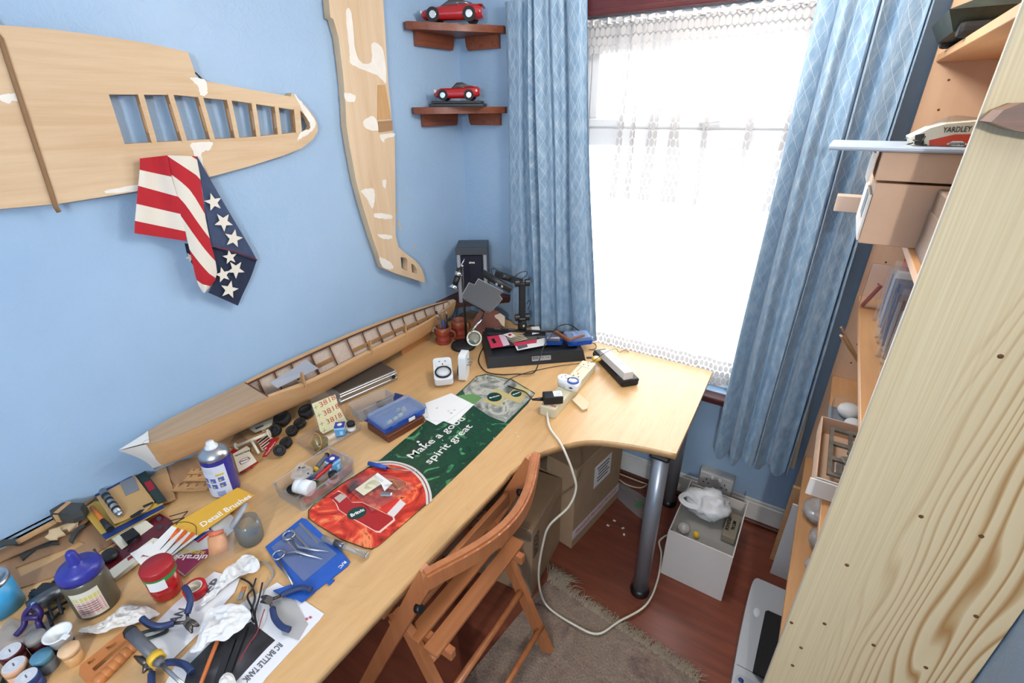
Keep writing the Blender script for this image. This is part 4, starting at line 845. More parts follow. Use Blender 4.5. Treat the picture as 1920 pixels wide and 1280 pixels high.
q = MB(); ring = [T @ V((R1*math.cos(a)*1.0, R1*math.sin(a), 0)) for a in [2*math.pi*i/32 for i in range(33)]]; q.tube(ring, .0032, 8, False); q.build('magnifier_rim', M('ivory_plastic', '#d6dac8', .4), th_, True)
q = MB(); q.lathe([(0, .003), (R1*.5, .002), (R1, 0), (R1*.5, -.002), (0, -.003)], 28, T); q.build('magnifier_lens', clear('lens_glass', '#c9d6cf', .14, .05), th_, True)
q = MB(); q.cyl(T @ V((0, R1, 0)), PD(903, 598, dt_-.01), .005, n=8); q.build('magnifier_socket', CHROME, th_, True); q = MB(); q.tube([PD(903, 598, dt_-.01), PD(908, 584, dt_), V((tb2.x, tb2.y, zat(tb2, 560)))], .004, 7); q.build('magnifier_arm', BLK, th_, True)
# ---- two novelty mugs, pens in the nearer one
TERRA = M('terracotta_glaze', '#8e4526', .35, coat=.3); LIP = M('pink_red_enamel', '#a81f3c', .4)
def mug(label, u, v, hgt, r, grp=None):
    c = P(u, v); o = thing('novelty_mug', label, 'mug', c)
    prof = [(0, 0), (r*.9, 0), (r*1.0, hgt*.10), (r*1.02, hgt*.30), (r*.90, hgt*.42), (r*.90, hgt*.50), (r*1.04, hgt*.66), (r*1.0, hgt*.82), (r*.92, hgt), (r*.82, hgt), (r*.82, hgt*.15), (0, hgt*.12)]
    q = MB(); q.lathe(prof, 28); q.build('body', TERRA, o)
    for zz in (.30, .66):
        q = MB(); zf = lambda a: hgt*(zz-.10+.03*math.cos(a*3)); q.grid(lambda s, t: ((r*1.045)*math.cos(6.283*s), (r*1.045)*math.sin(6.283*s), zf(6.283*s)+hgt*.10*t), 36, 1); b = q.build('lip_band', LIP, o)
        q = MB()
        for i in range(22):
            a = 6.283*i/22; p = lambda da, dz: V((r*1.055*math.cos(a+da), r*1.055*math.sin(a+da), zf(a)+hgt*dz)); q.quad(p(-.05, .012), p(.05, .012), p(.02+.06*(i % 2), .09), p(-.01, .07))
        q.build('teeth_marks', BLK, b)
    q = MB(); q.tube(smooth_pts([(r*.85, .0, hgt*.75), (r*1.5, 0, hgt*.72), (r*1.6, 0, hgt*.4), (r*.9, 0, hgt*.25)], 5), .005, 7); o.rotation_euler.z = 0.45 if u < 850 else 1.2; q.build('handle', TERRA, o); return o
m1 = mug('terracotta mug with red lip bands holding pens', 832, 642, .085, .037); m2 = mug('empty terracotta mug with red lip bands behind the pen mug', 862, 632, .095, .038)
def pen(name, label, cat, tip, top, r, parts):
    """a stick standing in the mug: parts = (from, to, radius, material)"""
    o = thing(name, label, cat, tip); a, b = V(tip), V(top)
    for pn_, f, t, r0, r1, m in parts: q = MB(); q.cyl(a.lerp(b, f), a.lerp(b, t), r0, r1, n=9); q.build(pn_, m, o, True)
    return o
mc_ = P(832, 642); dm = (mc_+V((0, 0, .1))-V((0, 0, CAMZ))).dot(CF)
def mtop(u, v): return PD(u, v, dm-.06)
DKB = M('dark_brown_bristle', '#3a2018', .9)
pen('paint_brush', 'paint brush with a dark bristle head standing in the pen mug', 'brush', mc_+V((-.004, .014, .014)), mtop(818, 584), .003, (('handle', 0, .72, .003, .003, MATB), ('ferrule', .72, .9, .003, .0035, STEEL), ('bristles', .9, 1, .0035, .005, DKB)))
pen('ballpoint_pen', 'clear and blue ballpoint pen standing in the pen mug', 'pen', mc_+V((.004, .016, .014)), mtop(828, 585), .003, (('grip', 0, .7, .004, .004, BLUEP), ('clear_barrel', .7, 1, .004, .004, CLRG)))
pen('marker_pen', 'black marker pen with a silver clip leaning in the pen mug', 'pen', mc_+V((.010, .018, .014)), mtop(837, 584), .004, (('barrel', 0, .9, .0045, .0045, MATB), ('clip', .72, 1, .0015, .0015, STEEL)))
pen('modelling_spatula', 'grey modelling spatula leaning in the pen mug', 'spatula', mc_+V((-.008, .006, .014)), mtop(822, 592), .004, (('handle', 0, .85, .0045, .004, GREYP), ('blade', .85, 1, .002, .0015, STEEL)))
q = MB(); q.tube(smooth_pts([mc_+V((-.012, -.022, .060)), mc_+V((-.018, -.033, .089)), mc_+V((-.022, -.042, .086)), mc_+V((-.023, -.044, .070))], 4), 0, flat=(.008, .004)); tag(q.build('hook_clip', STEEL), 'bent silver clip hooked over the pen mug rim', 'clip')
# ---- plug-in timers
def timer(label, u, v, rz, lying):
    if not lying: o = thing('plug_timer', label, 'timer', P(u, v), rz)
    else: o = thing('plug_timer', label, 'timer', P(u, v), rz)
    T = (Matrix.Translation((0, 0, .030)) @ Matrix.Rotation(.25, 4, 'X') @ Matrix.Diagonal((1.12, 1.12, 1.0, 1))) if not lying else Matrix.Translation((0, 0, .034)) @ Matrix.Rotation(math.radians(88), 4, 'X') @ Matrix.Translation((0, 0, -.02))
    me = shape_mesh(rrect(.068, .12, .014, 4), (), .030); q = MB(); q.mesh(me, T); q.build('case', WPL, o)
    q = MB(); q.lathe([(0, .036), (.0235, .036), (.025, .030)], 32, T @ Matrix.Translation((0, -.022, 0))); dl_ = q.build('dial', M('dial_white', '#d8dce0', .5), o)
    q = MB(); q.lathe([(.026, .030), (.030, .030), (.030, .037), (.026, .038), (.026, .030)], 36, T @ Matrix.Translation((0, -.022, 0))); q.build('dial_ring', BLK, o)
    q = MB()
    for i in range(24): a = 6.283*i/24; q.box((0.0205*math.cos(a), -.022+.0205*math.sin(a), .0365), (.001, .003, .0006), mtx=T @ Matrix.Translation((0.0205*math.cos(a), -.022+.0205*math.sin(a), .0365)) @ Matrix.Rotation(a, 4, 'Z') @ Matrix.Translation((-.0205*math.cos(a), .022-.0205*math.sin(a), -.0365)))
    q.build('dial_marks', GREYP, dl_)
    q = MB(); me = shape_mesh(rrect(.05, .044, .01, 3), (), .004); q.mesh(me, T @ Matrix.Translation((0, .032, .029))); f = q.build('socket_face', WPL, o)
    for dx, dy, w_, h_ in ((-.011, .036, .007, .003), (.011, .036, .007, .003), (0, .020, .004, .008)): q = MB(); q.box((dx, dy, .0335), (w_, h_, .001), mtx=T); q.build('pin_slot', HOLE, f)
    for dx, dy in ((-.011, .030), (.011, .030), (0, .052)):
        if True: q = MB(); q.box((dx, dy-.02, -.009), (.006, .004, .018), mtx=T); q.build('plug_pin', STEEL, o)
    return o
a, b = P(834, 735), P(829, 684); timer('white plug timer with a black ringed dial lying face up', 832, 712, ang(a, b)-math.pi/2, False); settle(timer('white plug timer turned on its side showing its pins', 869, 708, ang(P(880, 725), P(868, 683))+math.pi*.5+1.2, True), ZD)
# ---- printed bar runner
def swirl(name, cols, sc_, dist=2.5):
    m, t, p = nt(name); n = noise_t(t, coords(t), sc_, 3, .55, dist); t.links.new(ramp(t, n, cols), p.inputs['Base Color']); p.inputs['Roughness'].default_value = .3; return m
GRN = swirl('green_bottle_glass_print', [(.30, lin('#0e1f16')), (.46, lin('#16442a')), (.56, lin('#123020')), (.66, lin('#4f9a63')), (.72, lin('#1c5433'))], 11); ORG = swirl('orange_red_ice_print', [(.28, lin('#2c0806')), (.42, lin('#b5281a')), (.55, lin('#d8452a')), (.66, lin('#ef8a58')), (.74, lin('#8f1410'))], 10); GRY = swirl('grey_ice_print', [(.3, lin('#57574f')), (.48, lin('#8f9088')), (.6, lin('#b9b6ac')), (.7, lin('#6c7250'))], 11)
rn = thing('bar_runner', 'long printed rubber bar runner reading Make a good spirit great', 'bar mat', P(790, 870)); z0 = ZD+.0005
outl = [(578, 958), (590, 945), (640, 908), (712, 864), (800, 790), (870, 728), (893, 706), (912, 702), (960, 712), (1003, 738), (990, 757), (900, 850), (800, 946), (712, 1022), (698, 1030), (684, 1028), (640, 1012), (595, 985), (578, 972)]
me = shape_mesh([(p.x, p.y) for p in (P(u, v) for u, v in outl)], (), .003); me.transform(Matrix.Translation((0, 0, z0))); me.materials.append(GRN); link('rubber_mat', me, rn, True); zm = z0+.0032; k8 = lambda pts: [(500+.17708*x, 820+.17708*y) for x, y in pts]
pxsheet('orange_ice_panel', [(579, 958), (590, 946), (640, 909), (690, 878), (730, 868), (765, 876), (790, 895), (803, 920), (806, 938), (712, 1021), (698, 1028), (684, 1026), (640, 1010), (596, 983), (580, 971)], zm, ORG, rn, .0003)
arc = smooth_pts([V((698, 866, 0)), V((735, 864, 0)), V((772, 874, 0)), V((797, 895, 0)), V((808, 920, 0)), V((810, 938, 0))], 5); ina = smooth_pts([V((690, 874, 0)), V((735, 871, 0)), V((765, 880, 0)), V((786, 898, 0)), V((797, 921, 0)), V((799, 947, 0))], 5)
pxsheet('white_arc', [(p.x, p.y) for p in arc]+[(p.x, p.y) for p in ina[::-1]], zm+.0004, M('arc_white', '#cfc9c2', .4), rn, .0002); mid = [a.lerp(b, .5) for a, b in zip(arc, ina)]; pxsheet('arc_line', [(p.x, p.y) for p in [a.lerp(b, .42) for a, b in zip(arc, ina)]]+[(p.x, p.y) for p in [a.lerp(b, .58) for a, b in zip(arc, ina)][::-1]], zm+.0007, M('dark_red_print', '#6e1a18', .4), rn, .0002)
GLOW = M('pale_glow_print', '#e4bfae', .4); BR = M('bottle_red_print', '#a51a1a', .3); 
bott = k8([(690, 640), (775, 575), (850, 625), (905, 690), (1010, 690), (1160, 760), (1330, 840), (1340, 868), (1190, 990), (1150, 985), (1000, 900), (880, 838), (770, 765), (745, 705)])
cb = V((sum(p[0] for p in bott)/len(bott), sum(p[1] for p in bott)/len(bott))); pxsheet('bottle_glow', [(cb.x+(u-cb.x)*1.06+0, cb.y+(v-cb.y)*1.09) for u, v in bott], zm+.0004, GLOW, rn, .0002); pxsheet('printed_bottle', bott, zm+.0007, BR, rn, .0002)
pxsheet('bottle_cap', k8([(665, 630), (755, 570), (785, 588), (695, 655)]), zm+.001, M('cap_red_print', '#8c1420', .35), rn, .0002); pxsheet('bottle_neck', k8([(715, 640), (785, 592), (850, 625), (770, 690)]), zm+.001, M('neck_print', '#b9aea2', .4), rn, .0002)
pxsheet('glass_print', k8([(1180, 690), (1300, 630), (1420, 660), (1290, 800), (1230, 780)]), zm+.0007, M('light_red_print', '#d0352a', .3), rn, .0002); pxsheet('glass_base_print', k8([(1275, 805), (1415, 655), (1475, 700), (1345, 845)]), zm+.001, M('glass_white_print', '#d9cfcc', .3), rn, .0002)
el = k8([(955+105*math.cos(a)-0*math.sin(a), 800-62*math.sin(a)-.35*105*math.cos(a)*.6) for a in [6.283*i/24 for i in range(24)]]); pxsheet('bottle_label', el, zm+.001, M('label_green_print', '#0d3a33', .35), rn, .0002); wtext('Britvic', k8([(890, 830)])[0], k8([(1030, 760)])[0], zm+.0013, .018, WHT, rn, .0005)
pxsheet('grey_ice_panel', [(868, 731), (893, 706.5), (912, 702.5), (960, 712.5), (1002, 738), (985, 756), (948, 792), (918, 780), (880, 755)], zm, GRY, rn, .0003); pxsheet('leaf_print', [(862, 742), (885, 738), (905, 745), (890, 757), (868, 752)], zm+.0004, M('leaf_green_print', '#5e8a4e', .4), rn, .0002)
for (u, v, a, b) in ((927, 744, 14, 8.5), (968, 738, 10, 6)):
    pxsheet('bottle_body_print', [(u-22, v+8), (u+2, v-16), (u+26, v-6), (u+8, v+18)], zm+.0004, M('amber_bottle_print', '#b6a56f', .4), rn, .0002); pxsheet('label_print', [(u+a*math.cos(t_), v-b*math.sin(t_)) for t_ in [6.283*i/20 for i in range(20)]], zm+.0007, M('label_green_print', '#0d3a33', .35), rn, .0002); wtext('Britvic', (u-9*a/14, v+2), (u+9*a/14, v-3), zm+.001, .010*a/14, WHT, rn, .0003)
wtext('Make a good', (768, 857), (868, 783), zm+.0004, .042, M('cream_white_print', '#d9d6cf', .5), rn, .0004); wtext('spirit great', (800, 868), (881, 797), zm+.0004, .042, M('cream_white_print', '#d9d6cf', .5), rn, .0004)
# ---- loose decal sheets at the runner's edge
random.seed(5)
for i, (lab, pts) in enumerate((('white decal sheet lying flat on top of two others beside the runner', [(797, 756), (846, 737), (884, 756), (838, 790), (806, 788)]), ('white decal sheet with blue marks, lowest of the three beside the runner', [(850, 748), (889, 758), (850, 796), (822, 786)]), ('white decal sheet with a ragged corner, middle of the three beside the runner', [(794, 764), (840, 745), (852, 778), (818, 797), (798, 786), (793, 778)]))):
    z = ZD+.005+.0014*(2, 0, 1)[i]; o = thing('decal_sheet', lab, 'paper', P(840, 765, z)); pxsheet('paper', pts, z, PAPER, o, .0008)
    for k in range(5): u = sum(p[0] for p in pts)/len(pts)+random.uniform(-18, 18); v = sum(p[1] for p in pts)/len(pts)+random.uniform(-10, 10); pxsheet('printed_mark', [(u, v), (u+3, v-1.5), (u+4, v), (u+1, v+1.5)], z+.0009, M('pale_blue_print', '#7fb0cf', .5) if k % 2 else M('pale_grey_print', '#b5b9bd', .5), o, .0002)
for i, (u, v) in enumerate(((784, 829), (788, 834), (976, 845), (968, 812), (972, 819), (926, 822), (830, 826))):
    q = MB(); q.box((0, 0, .002), (.010 if i < 2 else .004, .008 if i < 2 else .003, .003), bev=.0008); o = q.build('plastic_chip', WPL); o.location = P(u, v, zm+.0006 if i < 2 or i > 4 else ZD); o.rotation_euler.z = i; tag(o, 'white plastic chip on the runner beside the word Make' if i < 2 else 'tiny white plastic crumb on the runner near the words' if i > 4 else 'tiny white plastic crumb on the bare desk near the curved edge', 'plastic chip', 'plastic chips on the desk')
# ---- extension socket strip with a timer and a black adaptor
A, B = P(1026, 781), P(1104, 693); rs = ang(A, B); Ls = (B-A).length; st = thing('extension_strip', 'cream four-way extension socket strip with a white flex', 'extension lead', (A+B)/2, rs); IV = M('ivory_socket', '#d0caad', .4); SW = .062
q = MB(); q.box((0, 0, .02), (Ls, SW, .04), bev=.004, seg=2); q.build('body', IV, st)
for i in range(4):
    x = -Ls/2+.055+i*(Ls-.085)/3; q = MB(); q.box((x, 0, .0405), (.052, .052, .0012), bev=.0004); f = q.build('socket_face', IV, st)
    for dx, dy, a_, b_ in ((.014, 0, .004, .008), (-.008, -.011, .004, .007), (-.008, .011, .004, .007)): q = MB(); q.box((x+dx, dy, .0413), (b_, a_, .0008)); q.build('pin_slot', HOLE, f)
for x, w_ in ((-Ls/2+.02, .02), (Ls/2-.012, .012)):
    for k in range(4): q = MB(); q.box((x+.003*k-.005, -.014+.0*k, .0405), (.0015, .022, .0008)); q.build('red_print', M('pale_red_print', '#c9686a', .5), st)
q = MB(); q.box((Ls*.15, .012, .0406), (Ls*.5, .002, .0006)); q.build('red_line', M('pale_red_print', '#c9686a', .5), st)
pa = P(1036, 752, ZD+.042); ad = thing('power_adaptor', 'black mains adaptor with a white rating label plugged into the strip', 'adaptor', pa, rs-.95); q = MB(); q.box((0, 0, .016), (.072, .046, .032), bev=.005, seg=2); q.build('case', BLK, ad); q = MB(); q.box((.018, 0, .0325), (.032, .036, .0008)); l_ = q.build('rating_label', PAPER, ad)
for k in range(4): q = MB(); q.box((.018, -.012+.007*k, .033), (.022, .0012, .0004)); q.build('label_line', GREYP, l_)
q = MB(); q.cyl((-.036, 0, .012), (-.075, .004, .010), .008, .004, n=10); q.build('cable_boot', BLK, ad)
pt = P(1066, 724, ZD+.042); tm = thing('socket_timer', 'white round plug-in timer with a blue dial on the extension strip', 'timer', pt, rs+.1); q = MB(); q.cyl((.005, .020, 0), (.005, .020, .034), .026, n=28); q.build('socket_turret', WPL, tm); q = MB(); q.box((-.002, -.018, .014), (.056, .054, .028), bev=.008, seg=2); q.build('case', WPL, tm); q = MB(); q.lathe([(0, .032), (.017, .032), (.018, .028)], 28, Matrix.Translation((-.002, -.018, 0))); q.build('dial', WPL, tm)
q = MB(); q.lathe([(.018, .028), (.024, .028), (.023, .034), (.0175, .034), (.018, .028)], 30, Matrix.Translation((-.002, -.018, 0))); q.build('dial_ring', M('violet_blue_plastic', '#4a63b5', .35), tm)
for dx, dy, a_, b_ in ((.012, .020, .004, .007), (-.004, .010, .006, .003), (-.004, .030, .006, .003)): q = MB(); q.box((dx+.005, dy, .0345), (b_, a_, .0008)); q.build('pin_slot', GREYP, tm)
q = MB(); q.sphere((-.030, -.018, .013), .008, 10, (.1, 1, .5)); q.build('badge', NAVYC, tm)
cc_ = pxsheet('folded_card', [(1072, 752), (1085, 741), (1104, 757), (1101, 769), (1092, 771)], ZD+.001, M('cream_card', '#cfbf9c', .7), None, .008); tag(cc_, 'cream card offcut on the desk tucked under the extension strip', 'card')
# ---- black charger with a white carton on it, gauge at its end
ca, cb_ = P(1122, 676), P(1176, 733); rc = ang(ca, cb_); cg = thing('battery_charger', 'black battery charger with a curved body beside the extension strip', 'charger', (P(1112, 668)+P(1178, 726))/2+V((.012, .02, 0)), rc); LC = (P(1178, 726)-P(1112, 668)).length; q = MB(); q.box((0, 0, .012), (LC, .075, .024), bev=.008, seg=2); q.build('case', MATB, cg); q = MB(); q.box((LC/2-.025, 0, .024), (.05, .078, .016), bev=.007, seg=2); q.build('end_block', MATB, cg)
q = MB(); q.box((-LC/2+.02, 0, .022), (.05, .06, .014), bev=.006, seg=2); q.build('end_block', MATB, cg)
wb = thing('white_carton', 'plain white carton with faint blue print lying on the charger', 'box', (P(1135, 664, ZD+.045)+P(1176, 704, ZD+.045))/2, rc+.03); q = MB(); q.box((0, 0, .017), ((P(1183, 704, ZD+.045)-P(1132, 662, ZD+.045)).length, .042, .034), bev=.0015); q.build('carton', M('white_carton_card', '#d5d6d8', .6), wb); wb.location.z = ZD+.031
PBL = M('pale_blue_print', '#7fb0cf', .5)
for dx in (-.022, -.012, .026, .036): q = MB(); q.tube(smooth_pts([(dx-.004, -.008, .0345), (dx+.003, -.002, .0345), (dx-.003, .003, .0345), (dx+.004, .009, .0345)], 3), .0005, 4); q.build('pen_squiggle', PBL, wb)
gg = P(1118, 674, ZD+.034); go = thing('dial_gauge', 'small yellow round gauge resting on the charger end', 'gauge', gg, .4); q = MB(); q.lathe([(0, 0), (.019, 0), (.021, .004), (.018, .010), (0, .010)], 26); q.build('yellow_case', YEL, go); q = MB(); q.lathe([(0, .0115), (.013, .0115), (.014, .0098)], 22); q.build('face', CREAM, go); gg2 = V((-.01, .012, 0)); q = MB(); q.box((-.028, .004, .005), (.03, .012, .006), rz=.2, bev=.002); q.build('jaw', MATB, go)
# ---- cables on the desk
def cable(name, label, pts, r, m, n=8, cat='cable'): q = MB(); q.tube(smooth_pts(pts, 7), r, n); return tag(q.build(name, m), label, cat)
Dz = lambda u, v, dz=.0045: P(u, v, ZD+dz)
cable('black_cable', 'black cable looping over the work stand front and back across the desk', [Dz(1086, 620, .100), Dz(1066, 608, .110), Dz(1045, 613, .108), Dz(1034, 628, .100), Dz(1020, 648, .078), Dz(1012, 672, .064), Dz(1008, 686, .040), Dz(1001, 698, .012), Dz(986, 701, .0095), Dz(968, 701, .0095), Dz(940, 702), Dz(912, 697), Dz(898, 680), Dz(900, 664), Dz(906, 652)], .0024, BLK)
cable('thin_black_wire', 'thin black wire running from the bar runner towards the extension strip', [Dz(945, 720, .009), Dz(958, 709, .008), Dz(985, 699, .003), Dz(1010, 693, .003), Dz(1040, 687, .003), Dz(1070, 683), Dz(1090, 681), Dz(1104, 679, .012), Dz(1113, 677, .048), Dz(1130, 664, .078), Dz(1145, 656, .074), Dz(1155, 654, .040), Dz(1161, 660, .010), Dz(1171, 656), Dz(1179, 660)], .0014, BLK, 6)
cable('adaptor_lead', 'black lead from the mains adaptor curling onto the bar runner', [pa+Matrix.Rotation(rs-.95, 3, 'Z') @ V((-.075, .004, .010)), Dz(985, 735, .012), Dz(965, 728, .0085), Dz(952, 723, .0085)], .0024, BLK)
cable('looped_cable', 'short black cable loop behind the blue case', [Dz(1108, 642, .025), Dz(1116, 645, .012), Dz(1118, 651), Dz(1112, 655), Dz(1104, 655)], .002, BLK)
# white flex from the strip over the desk edge, along the floor
fx = [A+V((math.cos(rs), math.sin(rs), 0))*-.001+V((0, 0, .018)), Dz(1030, 800, .012), Dz(1048, 826, .006), Dz(1056, 840, .007), P(1064, 858, .708)]
ed = [P(u, v, z) for u, v, z in ((1073, 882, .665), (1080, 915, .60), (1066, 950, .53), (1030, 985, .45), (1018, 1020, .36), (1010, 1070, .21), (1014, 1112, .07))]
fl_ = [P(u, v, .021) for u, v in ((1030, 1140), (1075, 1170), (1120, 1188), (1160, 1165), (1210, 1135), (1232, 1090), (1240, 1040), (1236, 1015), (1250, 1003))]
cable('white_flex', 'white flex hanging from the extension strip and looping over the rug', fx+ed+fl_, .0042, M('white_flex_pvc', '#d9d5c4', .4))
# ================================================================ things along the wall side of the desk
def pm(u, v, z=ZD): return (P(u, v, z)-V((0, 0, CAMZ))).dot(CF)/F*(1-.16*min(1, abs(u-960)/960))       # metres per pixel there
OUT = lambda p: frame_T(p, (1, 0, 0), (0, 1, 0))
# ---- aluminium case under the hull
N_, L_ = P(746, 712), P(640, 759); rz = ang(L_, N_); wl_ = (N_-L_).length; ac = thing('aluminium_case', 'flat aluminium case with a dark top and a lock under the ship hull', 'case', (N_+L_)/2+V((-math.sin(rz), math.cos(rz), 0))*.065, rz)
ALU = M('brushed_aluminium', '#9b9da0', .35, .7); CH_ = .048; q = MB(); q.box((0, 0, CH_/2), (wl_, .13, CH_-.004), bev=.002); q.build('body', ALU, ac); q = MB(); q.box((0, .004, CH_-.001), (wl_-.012, .118, .003)); q.build('top_panel', M('dark_taupe_panel', '#4c443e', .5), ac)
for z in (.014, .034): q = MB(); q.box((0, -.066, z), (wl_, .003, .006), bev=.001); q.build('edge_rail', STEEL, ac)
q = MB(); q.box((wl_/2-.022, -.067, .025), (.02, .006, .026), bev=.002); k = q.build('lock', STEEL, ac); q = MB(); q.cyl((wl_/2-.022, -.070, .026), (wl_/2-.022, -.073, .026), .008, n=14); q.build('key_plate', BLK, k)
# ---- cloudy tray with parts, navy card, brown block, blue case
ct = thing('cloudy_parts_tray', 'cloudy clear plastic tray with loose parts behind the blue case', 'tray', P(700, 770)+V((0, 0, .0027)), rz-.02); q = tray(.155, .075, .046, .0015, .012, .93, .002); q.build('shell', CLRG, ct)
for i, (lab, dx, dy, r_) in enumerate((('dark grey putty lump inside the cloudy tray', .03, -.005, .015), ('small brown knob inside the cloudy tray', -.03, .0, .008))):
    q = MB(); q.sphere((0, 0, 0), r_, 12, (1.2, 1, .8)); o = q.build('putty_lump', M('grey_putty', '#4a4744', .6) if i == 0 else WAL); o.location = ct.location+Matrix.Rotation(rz, 3, 'Z') @ V((dx, dy, r_*.8+.003)); tag(o, lab, 'part')
o = pxsheet('navy_card', [(664, 779), (742, 737), (757, 741), (690, 792)], ZD+.001, NAVYC, None, .0015); tag(o, 'navy blue printed card between the cloudy tray and the blue case', 'card')
c, r, w, d = foot((729, 831), (796, 792), (677, 812)); bk = thing('brown_block', 'dark brown wooden block under the blue case', 'block', c, r); q = MB(); q.box((0, 0, .014), (w, d, .028), bev=.002); q.build('block', wood('dark_red_brown_wood', '#6b3a22', '#4e2817', 'x', 1.4, .4), bk)
c2_, r2, w2, d2 = foot((722, 815), (800, 773), (680, 796), ZD+.029); c2_.z = ZD+.0285; bc2 = tool_case('blue organiser case with a clear lid on the dark brown block', c2_, r2, w2, d2, .036)
for i in range(5): q = MB(); q.box((-.03, -d2*.05+.0035*i, .0355), (.06, .0016, .0005)); q.build('print_line', NAVYC, bc2)
q = MB(); q.box((-.03, .018, .0356), (.075, .0014, .0005)); q.build('orange_line', M('orange_print', '#c9783a', .5), bc2)
for i, (dx, dy, m) in enumerate(((-.045, -.02, 'a'), (-.02, -.018, 'a'), (.005, -.012, 'a'), (.03, 0, 'b'), (.035, .012, 'b'), (.018, .02, 'c'))):
    q = MB(); q.cyl((dx-.008, dy, .013), (dx+.008, dy+.002, .013), .0065, n=10); q.build('nozzle_part', {'a': CREAM, 'b': M('beige_plastic', '#b9ab92', .5), 'c': M('green_plastic', '#7fae8a', .5)}[m], bc2)
q = MB(); q.box((.02, -d2/2-.006, .012), (.026, .002, .013)); q.build('price_label', PAPER, bc2)
# ---- yellow number decals in a clear bag leaning on the case
dn = thing('number_decal_sheet', 'pale yellow decal sheet numbered 3818 in a clear bag', 'decal sheet', P(625, 805)); d0 = (P(625, 803)-V((0, 0, CAMZ))).dot(CF); YP = M('pale_yellow_paper', '#d9d3a3', .6)
b0_, b1_ = P(606, 814, ZD+.004), P(652, 791, ZD+.004); ev_ = (b1_-b0_).normalized(); bk_ = V((-ev_.y, ev_.x, 0)); bk_ = bk_ if bk_.dot(CF) > 0 else -bk_; up_ = (V((0, 0, 1))*math.cos(.35)+bk_*math.sin(.35)); pn_ = ev_.cross(up_)
def LT(u, v):
    d = ray(u, v); o_ = V((0, 0, CAMZ)); return o_+d*((b0_-o_).dot(pn_)/d.dot(pn_))
fr_ = [LT(584, 757), LT(628, 739), LT(635, 762), LT(651, 790), LT(640, 797), LT(606, 813), LT(600, 808), LT(594, 785)]
q = MB(); n = (fr_[1]-fr_[0]).cross(fr_[5]-fr_[0]).normalized(); n = n if n.dot(CF) < 0 else -n; ringloft([fr_, [p+n*.001 for p in fr_]], q=q); q.build('sheet', YP, dn, True)
RINK = M('red_outline_print', '#b5432f', .5)
for i, (a, b) in enumerate((((599, 760), (628, 744)), ((606, 776), (635, 760)), ((612, 792), (640, 777)))):
    A, B = LT(*a)+n*.0016, LT(*b)+n*.0016; me = text_mesh('3818', .026, .00015); w_ = max(v.co.x for v in me.vertices)-min(v.co.x for v in me.vertices); me.transform(Matrix.Diagonal(((B-A).length/w_, 1, 1, 1))); me.transform(frame_T((A+B)/2, B-A, None, n)); me.materials.clear(); me.materials.append(RINK); link('lettering', me, dn, True)
for u, v in ((592, 763), (598, 778), (603, 794), (608, 807)):
    A, B, C3, D3 = LT(u-4, v+2), LT(u+4, v-2), LT(u-1, v-4), LT(u+1, v+4); q = MB(); q.tube([A+n*.0015, B+n*.0015], .0006, 4); q.tube([C3+n*.0015, D3+n*.0015], .0006, 4); q.build('cross_mark', BLK, dn, True)
random.seed(11); bp = [(580, 748), (588, 738), (606, 733), (632, 733), (640, 745), (650, 775), (656, 793), (608, 813), (594, 800)]
def bagf(pts, fn, h, name, par, m=BAG, n_=10, seed=2, fr=60):
    c = [fn(u, v) for u, v in pts]; cen = sum(c, V())/len(c); ring = smooth_pts(c, 3, True); k = len(ring); nn = (c[1]-c[0]).cross(c[2]-c[0]).normalized(); nn = nn if nn.dot(CF) < 0 else -nn
    def g(s, t):
        p = cen.lerp(ring[int(round(s*k)) % k], t); p = p+nn*h*(.6+.9*noise.noise(p*fr+V((seed, 0, 0))))*(1-.7*t**2); p.z = max(p.z, ZD+.0008) if p.z > .5 else max(p.z, .0008); return p
    q = MB(); q.grid(g, k, n_, close_u=True); bmesh.ops.remove_doubles(q.bm, verts=q.bm.verts[:], dist=.00005); return q.build(name, m, par, True)
bagf(bp, lambda u, v: LT(u, v)+n*.003, .008, 'clear_bag', dn)
# ---- little blue paint boxes, paint jar
LB = M('light_blue_carton', '#5ba3d6', .45); DB = M('deep_blue_carton', '#2b2c8f', .45)
def paint_box(label, u, v, s, h, rz):
    o = thing('paint_carton', label, 'box', P(u, v), rz); q = MB(); q.box((0, 0, h/2), (s, s, h), bev=.0008); q.build('carton', LB, o); q = MB(); q.box((0, 0, h+.0006), (s*1.01, s*1.01, .0014)); q.build('top', DB, o); q = MB(); q.lathe([(0, 0), (s*.25, 0), (s*.25, .0006), (0, .0006)], 16, Matrix.Translation((0, 0, h+.0014))); q.build('white_badge', WHT, o)
    for a in range(4): q = MB(); q.box((0, -s/2-.0004, h*.82), (s*.98, .0008, h*.14), mtx=Matrix.Rotation(a*math.pi/2, 4, 'Z')); q.box((s*.15, -s/2-.0004, h*.35), (s*.3, .0008, h*.4), mtx=Matrix.Rotation(a*math.pi/2, 4, 'Z')); q.build('white_print_band', WHT if a % 2 else M('pale_cyan_print', '#a9d4ee', .5), o)
    return o
paint_box('small blue paint carton standing beside the yellow number decals', 640, 813, .033, .036, .75).location.z = ZD+.0022
pj = thing('paint_jar', 'small paint jar with a black lid beside the blue carton', 'jar', P(660, 806, ZD+.0022)); q = MB(); q.lathe([(0, 0), (.014, 0), (.0145, .003), (.0145, .02), (.012, .023), (0, .023)], 20); q.build('glass', CLRG, pj); q = MB(); q.lathe([(.0147, .004), (.0147, .018)], 20); q.build('label', WHT, pj); q = MB(); q.lathe([(0, .034), (.0125, .034), (.0138, .031), (.0138, .022), (0, .022)], 20); q.build('lid', MATB, pj)
